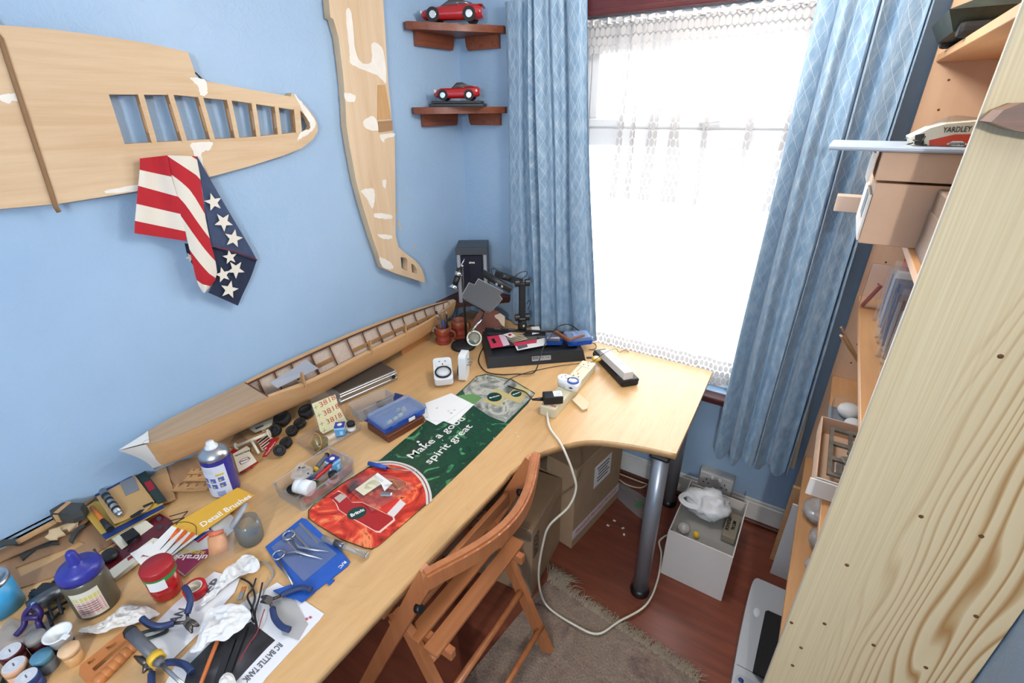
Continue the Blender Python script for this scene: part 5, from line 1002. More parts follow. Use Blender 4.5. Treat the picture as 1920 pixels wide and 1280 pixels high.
# ---- shallow clear lid with an amber cup
c, r, w, d = foot((590, 855), (679, 803), (558, 828)); lt_ = thing('clear_lid_tray', 'shallow clear plastic lid holding an amber cup', 'tray', c, r); q = tray(w, d+.012, .012, .0015, .012, .98, .002); q.build('shell', CLR, lt_)
cu_ = P(602, 838, ZD+.0022); cp = thing('amber_cup', 'olive amber plastic cup with a rubber band and red decal inside', 'cup', cu_); q = MB(); q.lathe([(0, 0), (.022, 0), (.027, .026), (.0255, .026), (.021, .002), (0, .002)], 26); q.build('cup', clear('olive_plastic', '#a3925c', .45, .12), cp); q = MB(); q.tube([(.026*math.cos(a), .026*math.sin(a)*.35-.012, .03+.028*math.sin(a)) for a in [6.283*i/24 for i in range(25)]], .0009, 5, False); q.build('rubber_band', M('tan_rubber', '#c9a064', .6), cp); q = MB(); q.box((0, 0, .005), (.022, .01, .006), rz=.5, bev=.002); q.build('red_decal', M('dark_red_plastic', '#7c1c28', .35), cp); q = MB(); q.sphere((-.008, -.006, .006), .005, 8); q.sphere((.006, .008, .006), .004, 8); q.build('silver_bits', STEEL, cp)
# ---- clear container of tools
c, r, w, d = foot((571, 957), (664, 887), (521, 930)); hgt = max(.03, zat(P(571, 957), 934)-ZD); tcn = thing('tool_container', 'clear open plastic container full of small tools on the desk', 'container', c, r); q = tray(w*1.10, d*1.08, hgt, .0015, .012, .97, .003); q.build('shell', CLR, tcn)
zi = ZD+.004; ptool = lambda u, v, dz=.015: P(u, v, ZD+dz)
def rod_thing(name, label, cat, segs, loc): 
    o = thing(name, label, cat, loc)
    for nm, a, b, r0, r1, m in segs: q = MB(); q.cyl(a, b, r0, r1, n=12); q.build(nm, m, o, True)
    return o
a, b, c4 = ptool(613, 853, .042), ptool(594, 876, .032), ptool(587, 886, .025); rod_thing('nut_driver', 'grey handled screwdriver with a black ball end and yellow collar in the container', 'screwdriver', (('ball_end', a+(a-b)*.12, a, .006, .0085, MATB), ('handle', a, b, .0065, .007, GREYP), ('collar', b, b.lerp(c4, .6), .0085, .0085, YEL), ('shaft', b.lerp(c4, .6), c4+(c4-b), .003, .003, STEEL)), ptool(600, 870, .004))
pl2 = thing('red_pliers', 'red and blue handled pliers lying in the tool container', 'pliers', ptool(605, 890, .005)); 
q = MB(); q.tube(smooth_pts([ptool(620, 872, .050), ptool(610, 881, .046), ptool(600, 889, .038), ptool(592, 897, .030)], 4), [.006]*13, 8); q.build('red_handle', RED, pl2, True); q = MB(); q.tube(smooth_pts([ptool(608, 884, .036), ptool(596, 890, .034), ptool(580, 898, .028), ptool(572, 903, .024)], 4), .0055, 8); q.build('blue_handle', M('dull_blue_grip', '#33507f', .5), pl2, True); q = MB(); q.tube([ptool(610, 878, .048), ptool(622, 867, .050)], [.006, .004], 8); q.build('jaws', MATB, pl2, True)
pc_ = paint_box('small blue paint carton standing inside the tool container', 641, 879, .032, .042, r); pc_.location = c+Matrix.Rotation(r, 3, 'Z') @ V((w/2-.022, .006, 0)); pc_.location.z = ZD+.003
j2 = copy_tree(pj); j2.location = c+Matrix.Rotation(r, 3, 'Z') @ V((w/2-.058, -d/2+.020, 0))+V((0, 0, ZD+.003-c.z)); j2['label'] = 'small blue paint jar with a white label in the tool container'
tb3 = thing('white_tub', 'white plastic screw tub lying on its side in the container', 'tub', ptool(574, 930, .004)); A, B = ptool(558, 909, .034), ptool(584, 916, .031); q = MB(); q.cyl(A, B, .021, .022, n=24); q.build('tub', WPL, tb3, True); q = MB(); q.cyl(A+(A-B)*.06, A.lerp(B, .3), .0225, .0225, n=24); q.build('lid', WPL, tb3, True)
q = MB(); q.lathe([(0, 0), (.02, 0), (.021, .006), (0, .006)], 24); o = q.build('black_jar_lid', MATB); o.location = P(552, 917, ZD+.003); tag(o, 'flat black jar lid lying in the tool container', 'lid')
for i, (u, v) in enumerate(((604, 914), (590, 906))): q = MB(); q.sphere((0, 0, .006), .009, 10, (1.6, .8, .5)); o = q.build('green_resin_bit', clear('green_resin', '#3f7a4d', .6, .2)); o.location = P(u, v, ZD+.003); o.rotation_euler.z = .7; tag(o, ('green resin scrap in the container beside the paint jar', 'green resin scrap in the container under the red pliers')[i], 'scrap')
zb = thing('zip_bag', 'clear zip bag of black screws leaning out of the tool container', 'bag', ptool(560, 895, .004)); bagf([(545, 894), (562, 868), (578, 874), (588, 882), (572, 898), (556, 900)], lambda u, v: P(u, v, ZD+.056), .012, 'film', zb, clear('hazy_bag', '#e2e2e2', .3, .15)); q = MB()
for i in range(14): q.sphere(P(564+random.uniform(-6, 14), 880+random.uniform(-4, 8), ZD+.060), .003, 6)
q.build('screws', MATB, zb, True)['kind'] = 'stuff'
# ---- slick racing tyres
def tyre(label, u, v, R_, w_, tilt=0, rz=0):
    o = thing('racing_slick', label, 'tyre', P(u, v), 0, 'model car tyres under the hull'); o.rotation_euler = (tilt, 0, rz)
    zc = R_*abs(math.sin(tilt))+w_/2*abs(math.cos(tilt)); o.location.z += zc
    q = MB(); h = w_/2; q.lathe([(R_*.55, -h*.8), (R_*.85, -h), (R_*.98, -h*.75), (R_, 0), (R_*.98, h*.75), (R_*.85, h), (R_*.55, h*.8), (R_*.5, 0), (R_*.55, -h*.8)], 26); q.build('tread', TYRE, o); q = MB(); q.lathe([(R_*.5, h*.3), (R_*.2, h*.2), (0, h*.2)], 18); q.lathe([(R_*.5, -h*.3), (0, -h*.3)], 18); q.build('hub', MATB, o); return o
for lab, u, v, R_, w_, ti, rz_ in (('wide black model tyre, upper one lying beside the striped wing', 532, 795, .029, .03, .35, .3), ('wide black model tyre half hidden by the number decals', 577, 780, .029, .03, .2, 0), ('narrow black model tyre between the two wide tyres', 564, 800, .021, .02, .3, .2), ('narrow black model tyre in a clear bag below the wide tyre', 549, 814, .020, .02, .3, .5), ('narrow black model tyre nearest the clear lid tray', 538, 836, .020, .02, .25, .2), ('black model tyre standing beside the white axle part', 519, 816, .020, .024, 1.0, .6), ('black model tyre behind the red wing end plate', 527, 854, .019, .022, .9, .9)): tyre(lab, u, v, R_, w_, ti, rz_)
# ---- racing car body pieces
CRM = M('cream_white_styrene', '#ddd7c2', .4); DR = M('deep_red_paint', '#9c1520', .35)
rw = thing('striped_rear_wing', 'red and black striped model rear wing with a red lettered end plate', 'model part', P(500, 850)); zq = ZD+.02
pxsheet('wing_board', [(480, 826), (498, 812), (512, 822), (496, 846)], zq, CRM, rw, .002)
for i in range(5): a0 = i/5; f = lambda s: ((480+18*s+16*a0*.9), (826-14*s+20*a0*.9)); (u0, v0), (u1, v1) = f(0), f(1); pxsheet('stripe', [(u0+.5, v0), (u1+.5, v1), (u1+2.2, v1+2.2), (u0+2.2, v0+2.2)], zq+.0022, DR if i % 2 == 0 else MATB, rw, .0003)
pxsheet('end_plate', [(509, 823), (524, 821), (500, 856), (492, 857)], zq, DR, rw, .003); wtext('Marlboro', (499, 852), (516, 828), zq+.0032, .011, M('pale_pink_print', '#e0a9a3', .5), rw, .0002); wtext('TEX', (492, 848), (498, 841), zq+.0024, .008, BLK, rw, .0003)
q = MB(); q.box(P(497, 838, ZD+.01), (.02, .02, .02)); q.build('mount', CRM, rw, True)
fw2 = thing('white_front_wing', 'white model front wing plate beside the hull and tyres', 'model part', P(490, 800)); pxsheet('plate', [(466, 803), (513, 785), (510, 798), (479, 811)], ZD+.014, CRM, fw2, .003); pxsheet('vent', [(478, 802), (494, 796), (494, 799), (480, 805)], ZD+.0172, GREYP, fw2, .0004); q = MB(); q.box(P(490, 802, ZD+.007), (.03, .012, .014)); q.build('strut', CRM, fw2, True)
ax = thing('axle_part', 'cream white T-shaped model axle tube lying on the striped wing', 'model part', P(476, 835)); A, B = P(444, 836, ZD+.02), P(503, 812, ZD+.045); q = MB(); q.cyl(A, B, .0055, n=12); q.build('tube', CRM, ax, True); q = MB(); q.cyl(A, A+(A-B).normalized()*.004, .012, n=14); q.build('flange', CRM, ax, True); q = MB(); q.cyl(B, B+(B-A).normalized()*.004, .014, n=14); q.build('flange', CRM, ax, True); q = MB(); q.cyl(A.lerp(B, .45), P(486, 850, ZD+.008), .0045, n=10); q.build('stem', CRM, ax, True)
bd = thing('lettered_body_panel', 'cream model body panel lettered GOODYEAR and TEXACO beside the spray can', 'model part', P(460, 865)); zb_ = ZD+.016
pxsheet('panel', [(437, 852), (463, 837), (469, 841), (468, 846), (482, 866), (448, 887)], zb_, CRM, bd, .003); pxsheet('red_edge', [(449, 883), (479, 862), (485, 867), (475, 873), (473, 878), (468, 878), (450, 888)], zb_-.001, DR, bd, .003); pxsheet('red_flap', [(432, 848), (438, 842), (446, 845), (437, 852)], zb_-.001, DR, bd, .003); wtext('GOODYEAR', (440, 855), (468, 844), zb_+.0032, .011, BLK, bd, .0004)
hx = [(448, 866), (454, 860), (465, 856), (470, 859), (465, 865), (452, 871)]; pxsheet('hexagon_badge', hx, zb_+.0032, DR, bd, .0002); pxsheet('badge_white', [(459+(u-459)*.86, 863+(v-863)*.8) for u, v in hx], zb_+.0036, WHT, bd, .0002); wtext('TEXACO', (450, 866), (468, 859), zb_+.004, .008, BLK, bd, .0004); q = MB(); q.box(P(462, 866, ZD+.008), (.03, .02, .015)); q.build('cockpit_block', DR, bd, True)
# ---- spray can
cb0 = P(424, 916); rcan = 27*pm(424, 916); sp = thing('spray_can', 'blue and white aerosol can with a silver dome and white nozzle', 'spray can', cb0, .1); zsh = zat(cb0, 852)-ZD; ztop = zsh+.036
CBL = M('can_blue', '#2b2a86', .3, coat=.3); q = MB(); q.lathe([(0, 0), (rcan*.97, 0), (rcan, .004), (rcan, zsh), (rcan*.99, zsh+.002), (0, zsh+.002)], 36); q.build('body', CBL, sp)
a0 = -1.05; q = MB(); q.grid(lambda s, t: (rcan*1.004*math.cos(a0-1.0+2.0*s), rcan*1.004*math.sin(a0-1.0+2.0*s), zsh*(.03+.85*t)), 20, 1); lb = q.build('white_label', M('can_label_white', '#cfd6e4', .4), sp)
CL = lambda a, z, k=1.008: V((rcan*k*math.cos(a0+a), rcan*k*math.sin(a0+a), zsh*z))
def can_patch(a1, a2, z1_, z2_, m, nm, k=1.008): q = MB(); q.grid(lambda s, t: CL(a1+(a2-a1)*s, z1_+(z2_-z1_)*t, k), 5, 1); return q.build(nm, m, lb)
YL = M('can_yellow', '#d0b83a', .4); MB_ = M('can_mid_blue', '#4a63b3', .4); can_patch(.25, .8, .62, .67, YL, 'heading_patch')
for i, (a, z) in enumerate(((-.75, .44), (-.2, .44), (.35, .46), (-.75, .28), (-.2, .28), (.35, .3))): can_patch(a, a+.38, z, z+.12, MB_, 'pictogram'); can_patch(a+.06, a+.2, z+.02, z+.06, YL, 'pictogram_detail', 1.012)
for i in range(6): can_patch(-.85, .15, .70+.022*i, .708+.022*i, M('pale_grey_print', '#b5b9bd', .5), 'text_line')
for i in range(8): can_patch(.0, .55, .06+.018*i, .07+.018*i, MB_, 'barcode_line')
q = MB(); q.lathe([(rcan*1.02, zsh), (rcan*1.03, zsh+.004), (rcan*.93, zsh+.014), (rcan*.6, zsh+.024), (rcan*.42, zsh+.027), (0, zsh+.028)], 36); q.build('dome', STEEL, sp); q = MB(); q.lathe([(0, ztop+.010), (rcan*.26, ztop+.010), (rcan*.28, ztop), (rcan*.42, zsh+.032), (rcan*.44, zsh+.024), (0, zsh+.024)], 22); q.build('nozzle', WPL, sp)
# ---- laser-cut plywood parts and sheets
LC1 = wood('laser_ply', '#a8825f', '#927052', 'x', 1.2, .65); LC2 = wood('fresh_laser_ply', '#c69c6d', '#b98e60', 'x', 1.4, .6); DGR = M('dark_grey_primer', '#3c3e3d', .65, var=.12); DKE = M('scorched_edge', '#4d3021', .8)
def comb(w, h, n, dep, th):   # slotted plank outline
    pts = [(0, 0), (w, 0), (w, h)]
    for i in range(n): x1 = w-(i+.35)*w/n; x2 = w-(i+.65)*w/n; pts += [(x1, h), (x1, h-dep), (x2, h-dep), (x2, h)]
    return pts+[(0, h)]
for i, (lab, u, v, rz_, w_, h_, dz) in enumerate((('slotted plywood strip, lowest of the cut pieces by the spray can', 322, 922, .62, .10, .028, .0088), ('slotted plywood strip lying across the cut pieces by the spray can', 344, 903, .62, .10, .026, .004), ('short slotted plywood strip under the ship bow', 352, 890, .62, .08, .024, .0045), ('slotted plywood strip tucked behind the spray can', 378, 886, .62, .07, .026, .0085))):
    me = shape_mesh(comb(w_, h_, 4, h_*.4, .0032), [[(w_*.4, h_*.2), (w_*.6, h_*.2), (w_*.6, h_*.35), (w_*.4, h_*.35)]], .0035); me.materials.append(LC2); o = link('slotted_ply_strip', me, loc=P(u, v, ZD+.001+dz), rz=rz_); tag(o, lab, 'wood part')
def ply_sheet(label, pts, z, m, holes=(), th=.003, nm='ply_sheet', cat='plywood sheet'): o = pxsheet(nm, pts, z, m, None, th, holes); return tag(o, label, cat)
ply_sheet('plywood fret with toothed edge standing under the ship bow', [(277, 900), (300, 880), (312, 876), (330, 936), (296, 950), (288, 930), (296, 928), (290, 918), (282, 920), (284, 910)], ZD+.006, LC2)
ply_sheet('plain plywood sheet under the ship bow beside the spray can', [(300, 880), (330, 866), (385, 855), (400, 880), (330, 912)], ZD+.001, LC1)
ply_sheet('plywood offcut by the white front wing under the hull', [(428, 838), (442, 812), (450, 812), (472, 832), (470, 848)], ZD+.001, LC1)
ply_sheet('large plywood fret sheet lowest in the pile by the wall', [(-60, 1060), (-30, 1010), (60, 965), (190, 935), (235, 1005), (120, 1075), (20, 1110), (-60, 1150)], ZD+.001, LC1, [[(30, 1065), (120, 1030), (150, 1015), (160, 1020), (90, 1058), (40, 1082)]])
ply_sheet('plywood fret sheet with long slots in the middle of the pile', [(-40, 1035), (0, 1000), (150, 945), (185, 960), (150, 990), (20, 1045), (-40, 1070)], ZD+.012, LC1, [[(20, 1020), (110, 985), (120, 990), (40, 1026)], [(122, 978), (140, 972), (150, 978), (135, 986)]])
ply_sheet('plywood fret sheet with scalloped edge on top of the pile by the wall', [(-40, 962), (0, 950), (22, 949), (24, 953), (60, 940), (75, 937), (110, 922), (172, 915), (176, 924), (160, 948), (100, 968), (0, 1008), (-40, 1020)], ZD+.024, LC1, [[(14, 986), (38, 978), (66, 967), (86, 958), (90, 962), (66, 974), (28, 990)], [(106, 956), (126, 946), (134, 940), (136, 946), (112, 960)]])
for i, (lab, a, b, w_, z) in enumerate((('pale timber batten along the edge of the top fret sheet', (-20, 1000), (66, 961), .010, .0308), ('long orange timber batten across the fret pile', (32, 1016), (104, 977), .014, .0308), ('short pale timber batten on the top fret sheet', (48, 990), (98, 966), .009, .0308), ('pale toothed timber block in the fret pile', (92, 1000), (146, 980), .022, .0190))):
    A, B = P(*a, ZD+z), P(*b, ZD+z); q = MB(); q.tube([A, B], 0, flat=(w_, .007)); tag(q.build('timber_batten', LC2 if i != 3 else M('pale_birch', '#d6bb93', .6)), lab, 'batten')
for i, (lab, pts, z) in enumerate((('grey primed wheel arch part on the lower fret sheet', [(38, 1045), (70, 1022), (100, 1005), (106, 1016), (112, 1022), (96, 1022), (70, 1030), (50, 1046), (44, 1052)], .0045), ('grey primed curved arch part near the yellow blister pack', [(130, 1016), (138, 998), (152, 987), (162, 988), (148, 998), (140, 1012), (137, 1020)], .0155), ('grey primed arch part at the pile end by the blue can', [(-20, 1022), (10, 1014), (30, 1014), (33, 1022), (10, 1024), (-20, 1036)], .034))): ply_sheet(lab, pts, ZD+z, DGR, (), .006, 'primed_arch_part', 'wood part')
for lab, pts, z in (('pale stepped birch block in the middle of the fret pile', [(85, 1009), (96, 1000), (97, 995), (105, 993), (114, 991), (116, 996), (124, 1003), (109, 1008), (108, 1012), (94, 1013)], .0228), ('pale stepped birch block beside the yellow blister pack', [(127, 991), (131, 984), (135, 983), (135, 978), (142, 972), (148, 980), (144, 982), (141, 987), (129, 997)], .0228), ('pale stepped birch strip on the top fret sheet near the primed block', [(64, 976), (72, 971), (74, 968), (81, 967), (94, 962), (97, 967), (82, 974), (67, 982)], .0345), ('long stepped birch strip on the top fret sheet beside the wall', [(-20, 1002), (0, 991), (26, 976), (28, 971), (44, 965), (46, 962), (62, 957), (67, 963), (37, 976), (0, 999)], .0345)): ply_sheet(lab, pts, ZD+z, M('pale_birch', '#d6bb93', .6), (), .0048, 'birch_block', 'wood part')
bo_ = P(128, 952, ZD+.0278)+V((.050, -.006, 0)); hb = thing('primed_hull_block', 'dark grey primed wooden block with a bare wood stripe on the fret pile', 'wood block', bo_, .5); s_ = 30*pm(135, 940)
rg_ = lambda k, z: [(x*k, y*k, z) for x, y in ((-s_*1.05, -s_*.35), (-s_*.6, -s_*.6), (s_*.7, -s_*.55), (s_*1.1, -s_*.1), (s_*.8, s_*.5), (-s_*.8, s_*.45))]; ringloft([rg_(.95, 0), rg_(1, .014), rg_(.92, .034)]).build('block', DGR, hb)
q = MB(); q.box((-.3*s_, -.02*s_, .0345), (.3*s_, 1.0*s_, .002)); q.box((-.3*s_, -.6*s_, .018), (.34*s_, .06*s_, .024)); q.build('bare_stripe', LC2, hb)
# ---- blister packs of tools
def pack(name, label, pts, z, m, parts): o = thing(name, label, 'blister pack', P(sum(p[0] for p in pts)/len(pts), sum(p[1] for p in pts)/len(pts), z)); pxsheet('card', pts, z, m, o, .002); parts(o); return o
YC = M('yellow_card', '#c9a545', .5); TANC = M('orange_tan_card', '#c19a63', .5)
def pA(o):
    z = ZD+.031; pxsheet('dark_top', [(174, 924), (240, 889), (250, 893), (180, 931)], z+.0022, NAVYC, o, .0003); pxsheet('yellow_logo', [(216, 900), (236, 891), (239, 894), (219, 904)], z+.0026, YL, o, .0003); pxsheet('blister_bars', [(225, 905), (252, 893), (262, 918), (236, 930)], z+.0022, M('grey_blades', '#8d8d90', .35, .4), o, .002); A, B = P(192, 920, z+.010), P(223, 962, z+.010); q = MB(); q.cyl(A, B, .009, .009, n=14); k = q.build('silver_tool', STEEL, o, True)
    for f in (.2, .4, .6, .8): q = MB(); q.cyl(A.lerp(B, f), A.lerp(B, f+.08), .0098, .0098, n=14); q.build('grip_ring', MATB, k, True)
    q = MB(); q.sphere(P(225, 963, z+.010), .009, 10); q.build('chuck', STEEL, o, True); pxsheet('hang_slot', [(243, 968), (262, 956), (272, 954), (262, 964), (246, 971)], z+.0024, BLK, o, .0003); pxsheet('name_strip', [(267, 948), (286, 940), (288, 943), (270, 952)], z+.0024, MATB, o, .0003)
pack('blister_pack', 'tan blister pack with a silver craft tool, uppermost of the three packs', [(174, 924), (248, 887), (290, 941), (275, 958), (215, 983)], ZD+.031, TANC, pA)
def pB(o):
    z = ZD+.0215; A, B, C3 = P(172, 950, z+.009), P(192, 975, z+.011), P(207, 992, z+.011); q = MB(); q.cyl(A, B, .005, .006, n=10); q.build('blade_holder', M('orange_plastic', '#c06a24', .4), o, True); q = MB(); q.cyl(B, C3, .006, .009, n=12); q.build('handle', MATB, o, True); pxsheet('dark_foot', [(190, 1002), (306, 945), (308, 952), (198, 1012)], z+.0022, NAVYC, o, .0003)
pack('blister_pack', 'yellow blister pack with a black handled knife under the tan pack', [(153, 957), (178, 940), (306, 944), (308, 954), (200, 1014)], ZD+.0215, YC, pB)
def pC(o): pxsheet('red_print', [(270, 905), (282, 900), (292, 915), (280, 921)], ZD+.0282, DR, o, .0003)
pack('blister_pack', 'dark green blister card beside the tan blister pack', [(246, 886), (270, 881), (313, 938), (296, 945)], ZD+.0258, M('dark_green_card', '#1f332f', .5), pC)
# ---- red racing chassis
cs = thing('racing_chassis', 'dark red model racing chassis with cream bodywork and black suspension', 'model chassis', P(260, 1020)); zc = ZD+.004; MRN = M('maroon_plastic', '#5e1420', .35)
pxsheet('floor_pan', [(186, 1052), (196, 1040), (300, 964), (318, 974), (328, 984), (212, 1082), (200, 1075)], zc, MRN, cs, .004); pxsheet('side_pod', [(204, 1078), (290, 1014), (300, 1016), (296, 1026), (218, 1090)], zc+.002, CRM, cs, .012); pxsheet('sponsor_patch', [(238, 1046), (252, 1037), (255, 1041), (240, 1051)], zc+.0145, DR, cs, .0003)
q = MB(); a_, b_, c_, d_ = (P(u, v, zc+.0042) for u, v in ((205, 1008), (262, 976), (288, 986), (228, 1030))); ringloft([[a_, b_, c_, d_], [p+V((0, 0, .012)) for p in (a_.lerp(d_, .3), b_.lerp(c_, .3), b_.lerp(c_, .6), a_.lerp(d_, .6))]], q=q); q.build('cowling', CRM, cs, True); q = MB(); q.box(P(245, 1005, zc+.01), (.04, .03, .014)); q.build('bulkhead', MATB, cs, True)
q = MB(); q.sphere(P(206, 1040, zc+.016), .024, 12, (1, .8, .5)); q.build('seat', BLK, cs, True); q = MB()
for a, b in (((318, 968), (352, 958)), ((318, 976), (346, 970)), ((352, 958), (330, 984)), ((325, 982), (346, 970)), ((232, 1030), (256, 1010)), ((240, 1034), (262, 1006))): q.tube([P(*a, zc+.012), P(*b, zc+.02)], .0014, 5)
q.build('suspension_arms', BLK, cs, True); q = MB(); q.cyl(P(176, 1030, zc+.014), P(194, 1056, zc+.014), .003, n=8); q.build('axle', STEEL, cs, True); q = MB()
for u, v in ((298, 972), (300, 988), (314, 990)): q.cyl(P(u, v, zc+.004), P(u, v, zc+.009), .006, n=10)
q.build('mount_boss', BLK, cs, True)
# ---- brush pack, glue card, small white pack
bpk = thing('brush_pack', 'yellow and white card lettered Detail Brushes with orange brushes', 'brush pack', P(370, 985)); pxsheet('white_card', [(268, 1040), (322, 986), (372, 1004), (312, 1050)], ZD+.0225, WHT, bpk, .0012); pxsheet('yellow_card', [(322, 986), (446, 914), (477, 929), (372, 1004)], ZD+.0225, M('bright_yellow_card', '#dba835', .45), bpk, .0012); wtext('Detail Brushes', (377, 985), (469, 929), ZD+.024, .030, WHT, bpk, .0005)
for i, (a, b) in enumerate((((335, 992), (300, 1030)), ((348, 996), (306, 1040)), ((362, 1000), (318, 1042)))): A, B = P(*a, ZD+.0285), P(*b, ZD+.0265); q = MB(); q.tube([A, A.lerp(B, .5)], [.006, .002], 6); q.build('orange_handle', M('orange_plastic_bright', '#d8641f', .4), bpk, True); q = MB(); q.tube([A.lerp(B, .5), B], [.0016, .0006], 5); q.build('brush_tip', MATB, bpk, True)
q = MB(); q.tube(smooth_pts([P(u, v, ZD+.0246) for u, v in ((318, 984), (345, 978), (366, 985), (368, 1003))], 4), .0007, 5); q.build('black_outline', BLK, bpk, True)
gl = thing('glue_card', 'magenta and white super glue card lettered ultraloc lying upside down', 'glue pack', P(370, 1035)); pxsheet('card', [(320, 1045), (376, 988), (430, 962), (450, 982), (400, 1030), (347, 1080), (316, 1058)], ZD+.010, M('pale_grey_card', '#b9b7b3', .5), gl, .0012); pxsheet('magenta_panel', [(322, 1058), (340, 1040), (392, 1028), (396, 1034), (347, 1078)], ZD+.0114, M('magenta_print', '#8e1f45', .5), gl, .0003); wtext('ultraloc', (388, 1050-6), (324, 1044), ZD+.0118, .022, WHT, gl, .0004); wtext('SUPER GLUE', (384, 1036), (332, 1031), ZD+.0118, .012, YL, gl, .0005); pxsheet('blue_flash', [(362, 1012), (394, 990), (398, 992), (368, 1014)], ZD+.0114, BLUEP, gl, .0003); pxsheet('red_flash', [(368, 1015), (398, 993), (401, 995), (372, 1017)], ZD+.0114, RED, gl, .0003); q = MB(); q.tube([P(350, 1008, ZD+.0158), P(392, 992, ZD+.0152)], [.0045, .0035], 8); q.build('glue_tube', M('tube_cream', '#d9d2b8', .5), gl, True)
pxw = thing('white_blister', 'small white card blister with red lettering beside the red pot', 'blister pack', P(268, 1050)); pxsheet('card', [(244, 1038), (284, 1016), (306, 1046), (282, 1078)], ZD+.0192, WHT, pxw, .0012); wtext('umbrel', (288, 1040), (266, 1042), ZD+.0206, .012, DR, pxw, .0003)
# ---- clear pot with a tilted grey lid, orange cup in a bag
cp2 = P(473, 1012); rp = 25*pm(473, 1012); cj = thing('clear_pot', 'clear plastic pot with a grey lid tilted open and water inside', 'pot', cp2); hp = zat(cp2, 975)-ZD; q = MB(); q.lathe([(0, 0), (rp*.8, 0), (rp*.95, hp*.15), (rp, hp*.7), (rp*.9, hp), (rp*.86, hp), (rp*.95, hp*.7), (rp*.9, hp*.15), (0, .002)], 28); q.build('pot', clear('smoky_clear', '#c9d6dc', .13, .08), cj); q = MB(); q.lathe([(0, .003), (rp*.85, .003), (rp*.9, hp*.3), (0, hp*.3)], 24); q.build('blue_water', clear('teal_water', '#86a7ad', .22, .05), cj); q = MB(); q.lathe([(0, .004), (rp*.95, .004), (rp*1.05, 0), (rp*1.05, -.006), (rp*.95, -.006), (rp*.95, 0), (0, 0)], 28, Matrix.Translation((-.018, -.006, hp+.012)) @ Euler((.5, -.75, 0)).to_matrix().to_4x4()); q.build('lid', M('translucent_grey_lid', '#9b9da1', .4), cj)
ob = P(416, 1048); oc = thing('orange_cup', 'orange plastic cup wrapped in a clear bag', 'cup', ob); A, B = ob+V((0, 0, .024)), PD(406, 1003, (ob-V((0, 0, CAMZ))).dot(CF)-.005); q = MB(); q.cyl(A, B, .022, .020, n=22); q.build('cup', M('peach_plastic', '#d99762', .45), oc, True); q = MB(); q.cyl(B, B+(B-A).normalized()*.01, .016, .017, n=18); q.build('orange_plug', M('orange_plastic_bright', '#d8641f', .4), oc, True); bagf([(394, 1054), (396, 992), (412, 984), (438, 986), (440, 1034), (432, 1046)], lambda u, v: PD(u, v, (ob-V((0, 0, CAMZ))).dot(CF)-.03), .012, 'clear_bag', oc)
# ---- olive bottle with a blue cap
ob_ = P(187, 1132); ro = 38*pm(187, 1132); hb_ = (zat(ob_, 1068)-ZD); bt = thing('olive_bottle', 'olive brown plastic bottle with a blue spout cap and a printed label', 'bottle', ob_, 0)
q = MB(); q.lathe([(0, 0), (ro*.93, 0), (ro, .006), (ro, hb_*.72), (ro*.96, hb_*.82), (ro*.85, hb_*.92), (0, hb_*.92)], 34); q.build('body', M('olive_liquid_plastic', '#5b5544', .3, var=.08, scale=60), bt); q = MB(); q.lathe([(ro*.9, hb_*.9), (ro*1.0, hb_*.91), (ro*1.0, hb_*1.06), (ro*.85, hb_*1.14), (ro*.34, hb_*1.18), (ro*.30, hb_*1.24), (ro*.22, hb_*1.46), (ro*.14, hb_*1.50), (0, hb_*1.50)], 30); q.build('cap', M('royal_blue_plastic', '#2b2f8c', .35), bt)
aw = -.35; q = MB(); q.grid(lambda s, t: (ro*1.006*math.cos(aw-.75+1.3*s), ro*1.006*math.sin(aw-.75+1.3*s), hb_*(.08+.66*t)), 16, 1); lb2 = q.build('label', M('cream_label', '#d8d3c3', .6), bt)
def op(a1, a2, z1_, z2_, m, nm, k=1.010): q = MB(); q.grid(lambda s, t: (ro*k*math.cos(aw+a1+(a2-a1)*s), ro*k*math.sin(aw+a1+(a2-a1)*s), hb_*(z1_+(z2_-z1_)*t)), 6, 1); q.build(nm, m, lb2)
op(-.68, .5, .14, .5, M('pink_label', '#d6a9a4', .6), 'pink_panel'); op(-.68, .5, .52, .62, M('pale_yellow_label', '#cfc66a', .6), 'yellow_panel')
for i in range(5): op(-.6, .3, .20+.055*i, .215+.055*i, INK, 'text_line', 1.013)
# ---- red pot with a green banded lid
rb_ = P(316, 1108, ZD+.0046); rr_ = 28*pm(316, 1108); hr = zat(rb_, 1060)-ZD; rp_ = thing('red_pot', 'red translucent pot with a green banded red lid', 'pot', rb_); RG = M('red_translucent', '#a3161a', .22, coat=.4); q = MB(); q.lathe([(0, 0), (rr_*.92, 0), (rr_*.96, .004), (rr_*.94, hr*.15), (rr_, hr*.2), (rr_, hr*.68), (0, hr*.68)], 34); q.build('pot', RG, rp_); q = MB(); q.lathe([(rr_*1.05, hr*.68), (rr_*1.06, hr*.8)], 34); q.lathe([(rr_*1.05, hr*.68), (rr_*.9, hr*.68)], 34); q.build('green_band', M('green_plastic_band', '#2f8a3f', .4), rp_); q = MB(); q.lathe([(rr_*1.06, hr*.8), (rr_*1.06, hr*.96), (rr_*1.0, hr), (0, hr)], 34); q.build('lid', M('red_lid', '#9e1a1f', .45), rp_); q = MB(); q.grid(lambda s, t: (rr_*1.07*math.cos(-1.2+1.1*s), rr_*1.07*math.sin(-1.2+1.1*s), hr*(.45+.3*t)), 10, 1); q.build('paper_label', PAPER, rp_)
